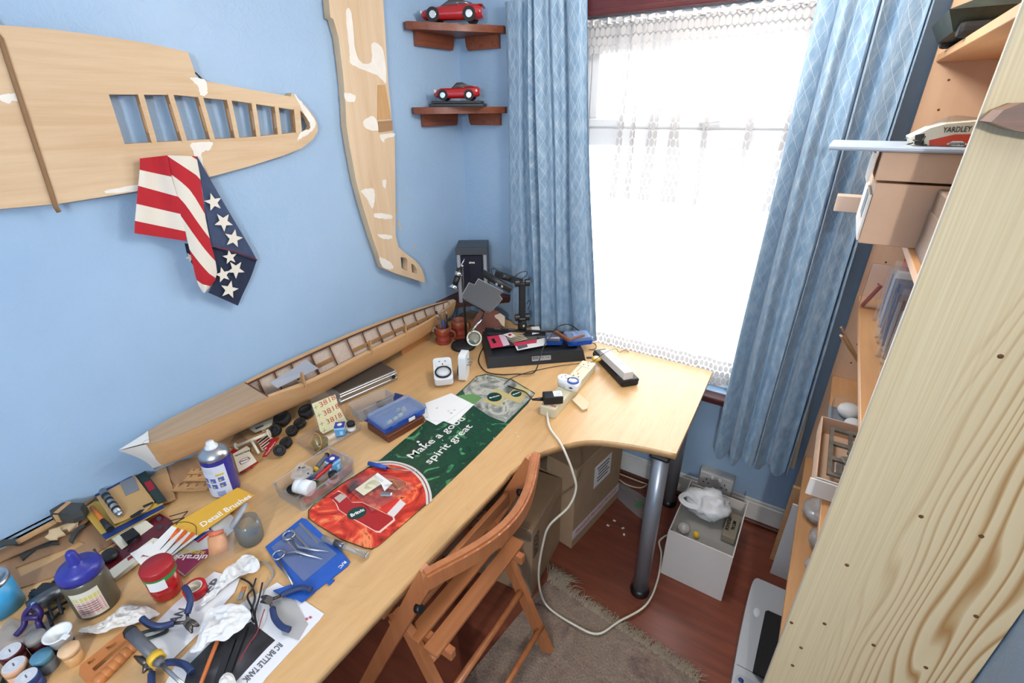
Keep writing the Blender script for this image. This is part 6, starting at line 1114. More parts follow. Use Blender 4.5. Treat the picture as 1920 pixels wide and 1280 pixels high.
tp_ = P(369, 1111, ZD+.0046); tr_ = 21*pm(369, 1111); tpr = thing('tape_roll', 'roll of red tape lying flat on the paper beside the red pot', 'tape', tp_); q = MB(); q.lathe([(tr_*.72, 0), (tr_, 0), (tr_, .022), (tr_*.72, .022), (tr_*.72, 0)], 34); q.build('tape', RED, tpr); q = MB(); q.lathe([(tr_*.62, 0), (tr_*.71, 0), (tr_*.71, .0225), (tr_*.62, .0225), (tr_*.62, 0)], 30); q.build('core', M('cardboard_core', '#d6cdb8', .7), tpr)
# ---- light blue can at the desk's wall end, black chassis, purple clamp, empty bag
lb0 = P(2, 1140, ZD+.0044); rl = 40*pm(2, 1140); bcn = thing('light_blue_can', 'light blue tin with a silver rim at the desk end', 'can', lb0); hl = zat(lb0, 1095)-ZD; q = MB(); q.lathe([(0, 0), (rl, 0), (rl, hl*.92), (0, hl*.92)], 34); q.build('body', M('sky_blue_tin', '#3f9acb', .35), bcn); q = MB(); q.lathe([(rl*1.02, hl*.9), (rl*1.03, hl), (rl*.9, hl*1.02), (rl*.88, hl*.95), (0, hl*.95)], 34); q.build('rim', STEEL, bcn)
bch = thing('black_gearbox', 'black model gearbox and suspension frame with a silver motor', 'model chassis', P(88, 1130)); q = MB(); A, B = P(55, 1140, ZD+.02), P(115, 1105, ZD+.024); q.cyl(A, B, .017, n=16); q.build('motor', M('dark_metal', '#6a6c70', .3, .8), bch, True); q = MB(); random.seed(8)
for a, b in (((54, 1117), (120, 1085)), ((84, 1150), (130, 1125)), ((62, 1104), (66, 1126)), ((100, 1090), (116, 1150)), ((78, 1102), (100, 1160)), ((95, 1165), (120, 1140)), ((56, 1142), (58, 1110)), ((112, 1088), (132, 1128)), ((90, 1150), (98, 1172))): q.tube([P(*a, ZD+random.uniform(.004, .03)), P(*b, ZD+random.uniform(.004, .03))], random.uniform(.0025, .005), 6)
q.build('frame_bars', MATB, bch, True); q = MB(); q.box(P(90, 1110, ZD+.02), (.05, .035, .03), rz=.5, bev=.006); q.build('gear_case', BLK, bch, True)
PUR = M('purple_plastic', '#2f1f5e', .4); pcl = thing('spring_clamp', 'purple plastic spring clamp lying in front of the black gearbox', 'clamp', P(60, 1165))
for s, pts in ((0, ((30, 1190), (45, 1172), (47, 1152), (56, 1140), (62, 1134))), (1, ((80, 1182), (72, 1166), (76, 1150), (70, 1140), (64, 1134)))): q = MB(); q.tube(smooth_pts([P(u, v, ZD+dz_) for (u, v), dz_ in zip(pts, (.008, .020, .038, .050, .054))], 4), [.006]*17, 8); q.build('jaw_handle', PUR, pcl, True)
q = MB(); q.cyl(P(47, 1158, ZD+.034), P(75, 1156, ZD+.034), .006, n=10); q.build('pivot', PUR, pcl, True); q = MB(); q.box(P(63, 1133, ZD+.055), (.008, .008, .010), bev=.002); q.build('pad', M('pale_blue_pad', '#6fb3d6', .5), pcl, True)
eb = thing('empty_zip_bag', 'empty clear zip bag lying flat under the purple clamp', 'bag', P(40, 1185)); bagf([(-10, 1225), (0, 1180), (20, 1160), (55, 1170), (97, 1165), (85, 1190), (50, 1205), (10, 1235)], lambda u, v: P(u, v, ZD+.002), .006, 'film', eb, clear('hazy_bag', '#e2e2e2', .3, .15))
# ---- hobby paint pots
def pot(label, u, v, rpx, hv, body, lid, lidh=.4, flare=False):
    c = P(u, v); r_ = rpx*pm(u, v); h = max(.018, zat(c, hv)-ZD); o = thing('paint_pot', label, 'paint pot', c, 0, 'hobby paint pots'); q = MB(); q.lathe([(0, 0), (r_*.95, 0), (r_, .002), (r_, h*(1-lidh)), (0, h*(1-lidh))], 24); q.build('pot', body, o)
    q = MB(); k = 1.18 if flare else 1.04; q.lathe([(0, h), (r_*k*.94, h), (r_*k, h-.002), (r_*(1.02 if flare else k), h*(1-lidh)), (0, h*(1-lidh))], 24); l = q.build('lid', lid, o); return o, h, r_
LIDW = M('white_lid_print', '#cfd0d6', .5); MA = M('dark_maroon_pot', '#4a0f18', .35); PE = M('peach_pot', '#d3a585', .45); BL_ = M('dark_blue_pot', '#173a78', .4); GR_ = M('bottle_green_pot', '#12493a', .4); GY = M('grey_clear_pot', '#6f7478', .4); TEA = M('teal_paint', '#4f7f96', .4); TP = M('tan_tub', '#c8965f', .45)
for lab, u, v, rp2, hv, bd_, ld, side in (('maroon paint pot with a white printed lid', 36, 1243, 20, 1220, MA, MA, 1), ('peach paint pot with a white printed lid', 44, 1270, 20, 1246, PE, PE, 1), ('dark blue paint pot with a white printed lid', 66, 1290, 20, 1268, BL_, BL_, 1), ('green paint pot with a white lid at the desk end', -8, 1292, 18, 1274, GR_, LIDW, 1), ('grey clear paint pot with teal paint on top', 93, 1252, 18, 1228, GY, TEA, 0), ('dark red paint pot with a translucent grey cap', 78, 1212, 18, 1192, MA, M('translucent_grey_cap', '#8b8783', .4), 0), ('empty tan plastic tub beside the orange brush rack', 143, 1238, 16, 1215, TP, M('tan_tub_rim', '#d8b48d', .5), 2), ('navy paint pot carrying a white tub', 120, 1212, 20, 1200, M('navy_pot', '#1d2a52', .35), M('navy_pot', '#1d2a52', .35), 0)):
    o, h, r_ = pot(lab, u, v, rp2, hv, bd_, ld, .35, side == 2)
    if side == 1:
        q = MB(); q.lathe([(0, h+.0008), (r_*.94, h+.0008)], 24); q.build('lid_disc', LIDW, o); q = MB()
        for k in range(3): q.lathe([(r_*(.5+.14*k), h+.0012), (r_*(.53+.14*k), h+.0012)], 24)
        q.build('lid_rings', M('pale_grey_print', '#b5b9bd', .5), o)
        q = MB(); q.box((0, 0, h+.0012), (r_*.5, r_*.12, .0006)); q.build('lid_print', GREYP, o)
wt = P(118, 1203, ZD+.030); o = thing('white_mixing_tub', 'white plastic mixing tub standing on the navy paint pot', 'tub', wt); q = MB(); q.lathe([(0, 0), (.017, 0), (.020, .026), (.024, .028), (.024, .030), (.019, .028), (.0155, .003), (0, .003)], 26); q.build('tub', WPL, o); q = MB(); q.box((.024, .006, .029), (.014, .010, .002), rz=.4); q.build('lip_tab', WPL, o)
# ================================================================ front left of the desk: papers, cutters, cloths
LEAF = M('white_leaflet', '#dddde0', .55); BWP = swirl('dark_photo_print', [(.3, lin('#1d1d20')), (.55, lin('#3a3a3e')), (.7, lin('#5a5a5e'))], 12, .6)
lf = thing('instruction_leaflet', 'white instruction leaflet headed RC BATTLE TANK under the cutters and cloth', 'leaflet', P(470, 1200)); z = ZD+.001
pxsheet('paper', [(300, 1300), (330, 1245), (420, 1150), (520, 1092), (608, 1151), (600, 1162), (500, 1270), (470, 1310), (350, 1320)], z, LEAF, lf, .0012); pxsheet('photo', [(355, 1245), (395, 1205), (470, 1165), (516, 1200), (500, 1215), (440, 1280), (400, 1310), (340, 1300)], z+.0014, BWP, lf, .0003); wtext('RC BATTLE TANK', (527, 1206), (458, 1276), z+.0016, .020, M('grey_lettering', '#5b5e66', .6), lf, .0006)
for u, v in ((575, 1160), (582, 1157), (571, 1166)): pxsheet('pink_seal', [(u-4, v), (u, v-3), (u+4, v), (u, v+3)], z+.0014, M('pink_seal_print', '#b95a72', .6), lf, .0003)
ev = thing('lettered_card', 'white card with large dark capitals under the tape roll', 'card', P(370, 1130)); z2_ = ZD+.003; pxsheet('card', [(270, 1190), (330, 1130), (402, 1072), (450, 1085), (440, 1110), (380, 1180), (320, 1240), (280, 1230)], z2_, LEAF, ev, .0012); wtext('AN', (323, 1168), (346, 1140), z2_+.0014, .030, M('grey_lettering', '#5b5e66', .6), ev, .001); wtext('ER', (386, 1112), (412, 1082), z2_+.0014, .030, M('grey_lettering', '#5b5e66', .6), ev, .001)
o = tag(pxsheet('translucent_sleeve', [(505, 1120), (545, 1110), (578, 1170), (560, 1200), (530, 1190)], ZD+.003, clear('hazy_bag', '#e2e2e2', .3, .15), None, .001), 'clear plastic sleeve lying over the leaflet by the pliers', 'sleeve')
CLOTH = M('white_cotton_cloth', '#dcdcdc', .85, var=.04, scale=30); TISS = M('white_tissue', '#d9d5d0', .9, var=.05, scale=30)
crumple([(358, 1226), (374, 1200), (388, 1152), (420, 1140), (456, 1138), (472, 1162), (430, 1200), (394, 1210), (380, 1224)], ZD+.016, CLOTH, 'polishing_cloth', 'white cloth with pinked edges draped over the black parts', 'cloth', .022, seed=2, fr=20)
crumple([(376, 1136), (396, 1114), (424, 1078), (458, 1044), (482, 1052), (488, 1070), (460, 1080), (432, 1097), (404, 1122), (384, 1140)], ZD+.005, CLOTH, 'crumpled_paper_towel', 'white crumpled paper towel between the orange cup and black leads', 'paper towel', .026, seed=5, fr=24)
crumple([(150, 1188), (172, 1176), (212, 1156), (238, 1138), (258, 1140), (282, 1142), (304, 1158), (278, 1166), (240, 1177), (200, 1190), (166, 1192)], ZD+.001, TISS, 'used_tissue', 'crumpled greyish white tissue beside the olive bottle', 'tissue', .026, seed=9, fr=22)
GRIP = M('navy_rubber_grip', '#23355f', .55); DST = M('dark_tool_steel', '#5a5450', .35, .8)
def cutter(label, jaw, piv, h1, h2, z):
    o = thing('side_cutters', label, 'side cutters', P(*piv, z)); pz = lambda p, k=.010: P(p[0], p[1], z+(p[2] if len(p) > 2 else k))
    for j, h in zip(jaw, (h1, h2)):
        a = pz(piv); q = MB(); q.tube([a, a.lerp(pz(j), .5)+V((0, 0, .002)), pz(j)], [.009, .007, .002], 8); q.build('jaw', DST, o, True); pts = [pz(p) for p in h]; q = MB(); q.tube([a, pts[0]], .0035, 8); q.build('shank', DST, o, True); q = MB(); q.tube([pts[0], pts[0].lerp(pts[1], .25)], .0055, 8); q.build('yellow_ring', YEL, o, True); q = MB(); q.tube(smooth_pts(pts, 4), .0068, 8); q.build('grip', GRIP, o, True)
    q = MB(); q.cyl(P(*piv, z+.004), P(*piv, z+.018), .008, n=12); q.build('rivet', DST, o, True); return o
cutter('navy handled side cutters lying open on the lettered card', ((373, 1173), (360, 1186)), (352, 1166), ((351, 1150, .016), (357, 1128, .030), (353, 1110, .036), (346, 1100, .036)), ((326, 1168, .012), (300, 1174, .020), (280, 1170, .026), (266, 1159, .030)), ZD+.008)
cutter('navy handled side cutters beneath the large screwdriver', ((252, 1230), (268, 1262)), (280, 1244), ((303, 1243), (328, 1241), (348, 1247), (360, 1260)), ((284, 1262), (284, 1272), (284, 1290), (286, 1305)), ZD+.006)
cutter('navy handled pliers lying by the blue tool packet', ((488, 1128), (490, 1118)), (505, 1125), ((511, 1140), (515, 1158), (528, 1174), (543, 1180)), ((528, 1116), (545, 1108), (565, 1102), (584, 1106)), ZD+.006)
a, b, c3, d3 = (P(u, v, ZD+z_) for u, v, z_ in ((246, 1186, .046), (288, 1228, .045), (303, 1246, .044), (352, 1288, .036))); rod_thing('large_screwdriver', 'large screwdriver with a grey handle and yellow collar over the cutters', 'screwdriver', (('cap', a+(a-b)*.12, a, .011, .013, MATB), ('handle', a, b, .012, .011, GREYP), ('collar', b.lerp(c3, .1), b.lerp(c3, .6), .0145, .0145, YEL), ('nose', b.lerp(c3, .6), c3, .011, .006, GREYP), ('shaft', c3, d3+V((0, 0, -.01)), .0036, .0036, STEEL)), P(290, 1230))
SPR = M('orange_brown_plastic', '#b9723a', .4); rk = thing('brush_rack', 'orange brown plastic rack with slots and scalloped pockets', 'rack', P(205, 1235)); pxsheet('plate', [(152, 1250), (240, 1180), (250, 1183), (260, 1196), (254, 1208), (178, 1276), (165, 1282), (150, 1268)], ZD+.014, SPR, rk, .006, [[(166, 1245), (178, 1236), (182, 1240), (170, 1250)], [(175, 1256), (238, 1202), (242, 1206), (180, 1262)], [(200, 1217), (218, 1206), (222, 1210), (206, 1222)]])
for i in range(6): u, v = 188+12*i, 1272-12*i; q = MB(); q.sphere(P(u, v, ZD+.014), .013, 10, (1, 1, .8)); q.build('pocket', SPR, rk, True)
q = MB(); q.tube(smooth_pts([P(u, v, ZD+.0085) for u, v in ((262, 1187), (280, 1182), (308, 1176), (312, 1183), (292, 1192), (268, 1200))], 4), .0035, 7); o = q.build('loop_tool', M('dark_green_grip', '#2c3a30', .5)); tag(o, 'dark looped tweezer handle beside the orange rack', 'tweezers')
q = MB(); q.tube([P(407, 1203, ZD+.022), P(394, 1236, ZD+.018), P(372, 1294, ZD+.012)], [.0045, .0045, .004], 8); tag(q.build('orange_stick', M('orange_lacquer', '#b8622a', .4)), 'orange lacquered brush handle lying over the dark photo print', 'stick')
bb = thing('flat_brush', 'flat brush with a tan tip among the black leads', 'brush', P(455, 1110)); A, B = P(458, 1100, ZD+.026), P(450, 1124, ZD+.024); q = MB(); q.tube([A, A.lerp(B, .4)], 0, flat=(.010, .004)); q.build('bristles', M('tan_bristle', '#a86a34', .8), bb, True); q = MB(); q.tube([A.lerp(B, .4), B], 0, flat=(.009, .005)); q.build('ferrule', STEEL, bb, True)
random.seed(21)
for i, (lab, pts) in enumerate((('black lead running over the leaflet beside the paper towel', ((452, 1084), (470, 1095), (478, 1120), (470, 1148), (476, 1166))), ('black lead curling beside the flat brush', ((480, 1084), (474, 1102), (464, 1118), (474, 1142), (480, 1170))), ('black lead reaching the dark photo print', ((492, 1092), (486, 1120), (478, 1150), (482, 1180), (470, 1204))), ('thin red lead running beside the black leads', ((496, 1142), (490, 1160), (482, 1185), (464, 1212), (448, 1240))), ('grey lead curving off the leaflet towards the blue packet', ((488, 1052), (505, 1060), (512, 1078), (498, 1100), (492, 1118))))): cable('model_lead', lab, [P(u, v, ZD+(.0055, .0110, .0165, .0210, .0060)[i]) for k, (u, v) in enumerate(pts)], .0022 if i != 3 else .0012, (BLK, BLK, BLK, M('red_wire', '#8c1f24', .5), M('grey_wire', '#8d9094', .5))[i], 7, 'lead')
for i, (lab, a, b, w_) in enumerate((('black plastic strip across the dark photo print', (460, 1176), (428, 1262), .012), ('black plastic strip beside the orange brush handle', (436, 1200), (404, 1292), .014))): q = MB(); q.tube([P(*a, ZD+.0072), P(*b, ZD+.0072)], 0, flat=(w_, .008)); tag(q.build('black_strip', MATB), lab, 'plastic strip')
o = crumple([(412, 1282), (425, 1262), (440, 1270), (445, 1300), (420, 1310)], ZD+.0112, TISS, 'torn_paper_scrap', 'torn white paper scrap lying on the dark photo print', 'paper', .014, seed=4)
# ---- blue tool packet with scissors
BPK = M('blue_vinyl', '#2456ad', .4, var=.1, scale=30); bq = thing('blue_tool_packet', 'blue vinyl packet with a hang hole and clear front on the desk', 'packet', P(575, 1045)); pxsheet('sleeve', [(498, 1026), (566, 972), (574, 974), (640, 1034), (657, 1054), (652, 1062), (580, 1118), (570, 1112), (520, 1060)], ZD+.001, BPK, bq, .003, [[(612, 1093), (622, 1086), (628, 1088), (618, 1098)]]); pxsheet('clear_front', [(508, 1026), (566, 982), (632, 1038), (570, 1090)], ZD+.0042, clear('pale_blue_front', '#9fb6e0', .25, .1), bq, .0006)
for i in range(3): pxsheet('silver_tool', [(528+16*i, 1006-12*i), (532+16*i, 1003-12*i), (566+16*i, 1042-12*i), (563+16*i, 1044-12*i)], ZD+.005, STEEL, bq, .001)
wtext('R/C', (648, 1052), (636, 1064), ZD+.0045, .012, WHT, bq, .0003)
o = tag(pxsheet('blue_strip_packet', [(512, 1108), (555, 1094), (590, 1112), (566, 1130), (556, 1124), (535, 1120)], ZD+.005, BPK, None, .003), 'short blue vinyl strip beside the navy handled pliers', 'packet')
sc_ = thing('scissors', 'small silver scissors lying open on the blue packet', 'scissors', P(565, 1030, ZD+.005)); zs_ = ZD+.0105
for c, e, tip_ in (((541, 1003), (560, 1026), (616, 1034)), ((522, 1040), (556, 1034), (604, 1048))):
    rr2 = 11*pm(*c); q = MB(); cc3 = P(*c, zs_); q.tube([cc3+V((rr2*math.cos(t_), rr2*math.sin(t_), 0)) for t_ in [6.283*i/20 for i in range(21)]], .0022, 6, False); b_ = q.build('finger_ring', STEEL, sc_, True); dirv = (P(*e, zs_)-cc3).normalized(); q = MB(); q.tube([cc3+dirv*rr2, P(*e, zs_), P(*tip_, zs_)], [.0024, .004, .0008], 6); q.build('blade', STEEL, sc_, True)
o = tag(MB().tube([P(522, 1050, ZD+.010), P(549, 1096, ZD+.0108)], [.003, .0018], 7).build('needle_file', STEEL), 'thin steel needle file crossing the blue packet corner', 'file')
tu = thing('clear_tube', 'clear plastic tube with a metal clip between the blue packet and runner', 'tube', P(650, 1028)); A, B = P(606, 1008, ZD+.0150), P(687, 1041, ZD+.0110); q = MB(); q.cyl(A, B, .008, n=16); q.build('tube', clear('smoky_tube', '#d6d2c8', .3, .08), tu, True); q = MB(); q.cyl(A.lerp(B, .28), A.lerp(B, .5), .0088, n=16); q.build('metal_clip', M('dark_metal', '#6a6c70', .3, .8), tu, True); q = MB(); q.cyl(B, B+(B-A).normalized()*.004, .0085, n=16); q.build('end_cap', STEEL, tu, True)
# ---- on the runner: blue knife, bag of copper wire
kn = thing('blue_craft_knife', 'blue handled craft knife lying across the bar runner arc', 'knife', P(708, 874, zm)); A, B, C3 = P(691, 868, zm+.009), P(725, 877, zm+.008), P(785, 884, zm+.004); q = MB(); q.tube([A, B], [.0065, .0068], 8); q.build('handle', BLUEP, kn, True); q = MB(); q.tube([B, C3], [.003, .0006], 6); q.build('blade', STEEL, kn, True)
cw = thing('copper_wire_bag', 'clear bag of copper wire with a white barcode label on the runner', 'bag', P(705, 905, zm)); q = MB(); c_ = P(738, 908, zm+.006); random.seed(2)
for i in range(9): r1, r2 = .030+random.uniform(-.006, .006), .018+random.uniform(-.004, .004); q.tube([c_+V((r1*math.cos(t_+i*.2), r2*math.sin(t_)+.4*r1*math.cos(t_+i*.2), .003*math.sin(3*t_+i))) for t_ in [6.283*k/26 for k in range(27)]], .0015, 5, False)
q.build('copper_coil', M('copper', '#d98a62', .35, .5), cw, True); pxsheet('cream_label', [(666, 917), (702, 891), (722, 902), (682, 929)], zm+.010, M('cream_paper', '#d8d3b6', .6), cw, .0006); pxsheet('barcode_label', [(702, 891), (708, 886), (736, 906), (721, 921), (716, 910)], zm+.0105, PAPER, cw, .0006); q = MB()
for i in range(7): q.tube([P(705+2.2*i, 890+1.6*i, zm+.0115), P(702+2.2*i, 893.5+1.6*i, zm+.0115)], .0005, 4)
q.build('barcode', BLK, cw, True); bagf([(648, 908), (690, 892), (706, 890), (742, 895), (778, 914), (752, 930), (700, 958), (690, 950)], lambda u, v: P(u, v, zm+.004), .012, 'film', cw, clear('bag_film', '#f2f0ee', .05, .12)); q = MB(); q.box(P(724, 926, zm+.010), (.034, .016, .006), rz=.5, bev=.003); q.build('crumpled_tie', M('foil_grey', '#8c8f94', .3, .7), cw, True)
# ================================================================ bookcase contents
CPK = M('pink_brown_cardboard', '#cfae93', .75, var=.04, scale=12); CPKI = M('white_box_lining', '#d9d6d0', .7)
zB, zC, zDs, zE = SH['b']+.0005, SH['c']+.0005, SH['d']+.0005, SH['e']+.0005
cbx = thing('lidded_cardboard_box', 'pinkish brown cardboard box with a lid on the bookcase shelf', 'box', (.24, 1.42, zB)); x0, x1, y0, y1 = .072, .44, 1.255, 1.56
q = MB(); q.box(((x0+x1)/2, (y0+y1)/2, (zB+1.600)/2), (x1-x0, y1-y0, 1.600-zB), bev=.0015); q.build('body', CPK, cbx, True); q = MB(); q.box(((x0+x1)/2-.006, (y0+y1)/2, 1.632), (x1-x0, y1-y0+.006, .054), bev=.0015); q.build('lid', CPK, cbx, True)
q = MB(); q.prism([(y0, 1.600), (y0+.01, 1.655), (y0+.10, 1.655), (y0+.14, 1.628), (y0+.12, 1.598)], x0-.018, x0-.014, frame_T(V((0, 0, 0)), (0, 1, 0), (0, 0, 1))); q.build('end_flap', CPKI, cbx, True); q = MB(); q.box((x0-.003, (y0+y1)/2, (zB+1.58)/2), (.004, y1-y0-.01, 1.57-zB)); q.build('end_panel', CPKI, cbx, True); q = MB(); q.box((x0-.0055, y0+.10, 1.545), (.001, .09, .05)); q.build('end_label', M('slate_label', '#6a7683', .6), cbx, True)
wbx = thing('wooden_box', 'brown wooden box with an open grain end beside the cardboard box', 'box', (.25, 1.20, zB)); WBX = wood('box_end_grain', '#b5723f', '#8f5530', 'x', 1.6, .6); q = MB(); q.box((.267, 1.17, zB+.038), (.19, .16, .076), bev=.002); q.build('body', WBX, wbx, True); q = MB(); q.box((.267, 1.17, zB+.098), (.192, .162, .042), bev=.003); q.build('lid', M('grey_weathered_wood', '#8a7668', .7, var=.12, scale=25, stretch=(1, 6, 6)), wbx, True)
q = MB(); q.box((.17, 1.165, zB+.04), (.003, .16, .08)); q.build('weathered_side', M('grey_weathered_wood', '#8a7668', .7), wbx, True)
pb_ = tag(MB().box((.135, 1.33, 1.6655), (.325, .20, .010), bev=.003).build('pale_blue_board', M('pale_blue_laminate', '#aebccd', .35)), 'pale blue board resting on the cardboard box lid', 'board')
q = MB(); q.box((.15, 1.66, zB+.021), (.27, .05, .042), bev=.001); q.box((.016, 1.66, zB+.021), (.003, .046, .038)); tag(q.build('pale_carton', M('pale_pink_carton', '#cbb6a6', .7)), 'long pale carton poking out behind the cardboard box', 'box')
# racing car body in a bag on the board
rc_ = thing('racing_car_body', 'white and red racing car body lettered YARDLEY on the pale blue board', 'model car', (.17, 1.30, 1.671)); Yp = 1.262; pz_ = lambda pts: [(p.x, p.z) for p in (PY(u, v, Yp) for u, v in pts)]; FT = lambda d: frame_T(V((0, Yp-d, 0)), (1, 0, 0), (0, 0, 1), (0, -1, 0))
zf = 1.6715; hull = pz_([(1708, 277), (1706, 258), (1722, 251), (1745, 240), (1775, 232), (1900, 222), (1905, 284), (1720, 283)]); hull = [(x, max(z, zf)) for x, z in hull]; q = MB(); q.prism(hull, -.10, 0, FT(0)); q.build('shell', CRM, rc_, True)
def decal(pts, m, nm, d): q = MB(); q.prism([(x, max(z, zf+.0005)) for x, z in pz_(pts)], 0, .0006, FT(d)); return q.build(nm, m, rc_, True)
decal([(1740, 279), (1742, 263), (1790, 252), (1900, 250), (1900, 290), (1742, 283)], M('orange_red_paint', '#c63a24', .35), 'red_panel', .0002); decal([(1774, 270), (1786, 264.5), (1804, 264.5), (1814, 270), (1804, 275.5), (1786, 275.5)], WHT, 'white_diamond', .0012); decal([(1714, 271), (1716, 253), (1734, 250), (1731, 272)], MATB, 'engine_recess', .0004)
def stext(body, a, b, size, m, d):
    A, B = PY(*a, Yp-d), PY(*b, Yp-d); me = text_mesh(body, size, .0002, .0002); w_ = max(v.co.x for v in me.vertices)-min(v.co.x for v in me.vertices); me.transform(Matrix.Diagonal(((B-A).length/w_, 1, 1, 1))); me.transform(frame_T((A+B)/2, B-A, None, (0, -1, 0))); me.materials.clear(); me.materials.append(m); link('lettering', me, rc_, True)
stext('YARDLEY', (1768, 244), (1822, 242), .013, INK, .001); stext('GOODYEAR', (1779, 270), (1810, 270), .006, INK, .0022)
q = MB(); q.grid(lambda s, t: PY(1690+150*s, 278-22*math.sin(math.pi*min(1, .15+s*.6))-34*min(1, s*1.6)*t, Yp+.02+.06*t)+V((0, 0, .006)), 12, 5); q.build('bag_film', clear('smoky_bag', '#8a8078', .35, .12), rc_, True)
q = MB()
for a, b in (((1712, 268), (1700, 274)), ((1735, 255), (1722, 280)), ((1712, 262), (1733, 268)), ((1716, 276), (1738, 272))): q.tube([V((p.x, p.y, max(p.z, 1.6735))) for p in (PY(*a, Yp-.004), PY(*b, Yp-.010))], .0012, 5)
q.build('suspension_wires', BLK, rc_, True)
# dark green model on the top shelf
dg = thing('dark_green_model', 'dark green camouflaged model vehicle on the top bookcase shelf', 'model', (.24, 1.62, SH['a'])); DGM = M('dark_green_camouflage', '#1f2b22', .6, var=.5, scale=45); zA = SH['a']+.0005
ringloft([[(.135, 1.50, zA+.012), (.40, 1.50, zA+.012), (.40, 1.76, zA+.012), (.135, 1.76, zA+.012)], [(.115, 1.48, zA+.05), (.42, 1.48, zA+.05), (.42, 1.78, zA+.05), (.115, 1.78, zA+.05)], [(.17, 1.53, zA+.075), (.38, 1.53, zA+.075), (.38, 1.74, zA+.075), (.17, 1.74, zA+.075)]]).build('hull', DGM, dg, True); q = MB(); q.lathe([(.07, 0), (.068, .03), (.05, .045), (0, .047)], 18, Matrix.Translation((.28, 1.64, zA+.074))); q.build('turret', DGM, dg, True)
for y in (1.50, 1.76): q = MB(); q.box((.27, y, zA+.014), (.26, .04, .028), bev=.01, seg=2); q.build('track', MATB, dg, True)
# shelf c: bagged blue card packs, red pack, red and blue carton
BLUC = M('mid_blue_card', '#3f6fa8', .5); BRNC = M('brown_print_card', '#8a5a42', .6)
ys = [1.70, 1.655, 1.61, 1.56, 1.52, 1.47, 1.425, 1.38, 1.33, 1.28]
names_ = ['blue card in a clear bag, farthest back of the row on the middle shelf', 'pale card in a clear bag second in the row of bagged packs', 'blue card in a clear bag third in the row of bagged packs', 'brown printed card in a clear bag among the bagged packs', 'blue card in a clear bag next to the brown printed card', 'deep blue card in a clear bag halfway along the row', 'pale grey card in a clear bag beside the deep blue one', 'brown striped card in a clear bag near the pine panel', 'light blue card in a clear bag near the pine panel', 'white card in a clear bag closest to the pine panel']
for i, y in enumerate(ys):
    m = (BLUC, PAPER, BLUC, BRNC, BLUC, NAVYC, M('pale_grey_card', '#b9b7b3', .5), BRNC, LB, PAPER)[i]; xo = .192+.006*((i*7) % 3); o = thing('bagged_card_pack', names_[i], 'packet', (.3, y, zC), 0, 'bagged card packs on the middle shelf'); o.rotation_euler = (-.16, 0, 0); h = .165+.012*((i*5) % 3)
    q = MB(); q.box((-.002, 0, h*.45+.003), (.19, .006, h*.8)); q.build('card', m, o); w0 = xo-.3
    q = MB(); q.grid(lambda s, t: (w0+(.14-w0)*s, -.009+.004*math.sin(9*s+i), h*t+.001), 8, 4); q.grid(lambda s, t: (w0+(.14-w0)*s, .009+.004*math.sin(8*s+2*i), h*t+.001), 8, 4); q.grid(lambda s, t: (w0+.002*math.sin(7*t+i), -.009+.018*s, h*t+.001), 2, 4); q.build('bag', clear('pack_bag', '#ffffff', .12, .1), o)
rpk = thing('red_bagged_pack', 'clear bag with a red tube leaning at the front of the middle shelf', 'packet', (.17, 1.80, zC)); q = MB(); q.box((.19, 1.80, zC+.075), (.07, .012, .14), bev=.003); q.build('bag', clear('pack_bag', '#ffffff', .12, .1), rpk, True); q = MB(); q.cyl((.165, 1.80, zC+.006), (.195, 1.80, zC+.08), .006, n=10); q.build('red_tube', RED, rpk, True)
rbc = thing('red_blue_carton', 'red and navy carton standing behind the bagged packs', 'box', (.33, 1.79, zC)); q = MB(); q.box((.335, 1.80, zC+.10), (.20, .12, .20), bev=.001); q.build('red_body', RED, rbc, True); q = MB(); q.box((.335, 1.80, zC+.235), (.201, .121, .07)); q.build('navy_band', NAVYC, rbc, True); text('W', .05, WHT, rbc, frame_T(V((-.02, -.052, .235)), (1, 0, 0), (0, 0, 1)))
for i, (lab, a, b) in enumerate((('thin timber stick leaning out of the bookcase below the middle shelf', (.30, 1.80, zDs+.006), PX(1577, 613, .125)), ('flat timber strip leaning out of the bookcase below the middle shelf', (.32, 1.74, zDs+.006), PX(1577, 629, .125)))): q = MB(); q.tube([a, b], 0, flat=((.006, .006), (.016, .006))[i]); tag(q.build('timber_stick', LC2), lab, 'stick')
# shelf d: blister with a white part, carton of sprues
bp_ = thing('parts_blister', 'clear blister with white and blue parts on the lower shelf', 'blister pack', (.215, 1.60, zDs)); q = MB(); q.box((.21, 1.60, zDs+.004), (.11, .15, .008), bev=.002); q.build('backing', M('slate_card', '#7f8b98', .5), bp_, True); q = MB(); q.sphere((.205, 1.63, zDs+.03), .032, 12, (1, 1.1, .7)); q.sphere((.22, 1.565, zDs+.022), .026, 12, (1, 1.2, .6)); q.build('white_part', WPL, bp_, True); q = MB(); q.sphere((.23, 1.555, zDs+.012), .032, 12, (.9, 1.3, .3)); q.build('blue_part', BLUEP, bp_, True); q = MB(); q.box((.21, 1.60, zDs+.032), (.10, .14, .05), bev=.012, seg=2); q.build('blister', CLR, bp_, True)
spc = thing('sprue_carton', 'open carton tray with grey camouflage sprues sticking out of the shelf', 'box', (.2, 1.35, zDs)); yA, yB = 1.19, 1.50; q = MB(); q.box((.23, (yA+yB)/2, zDs+.003), (.20, yB-yA, .004)); q.build('base', CPK, spc, True)
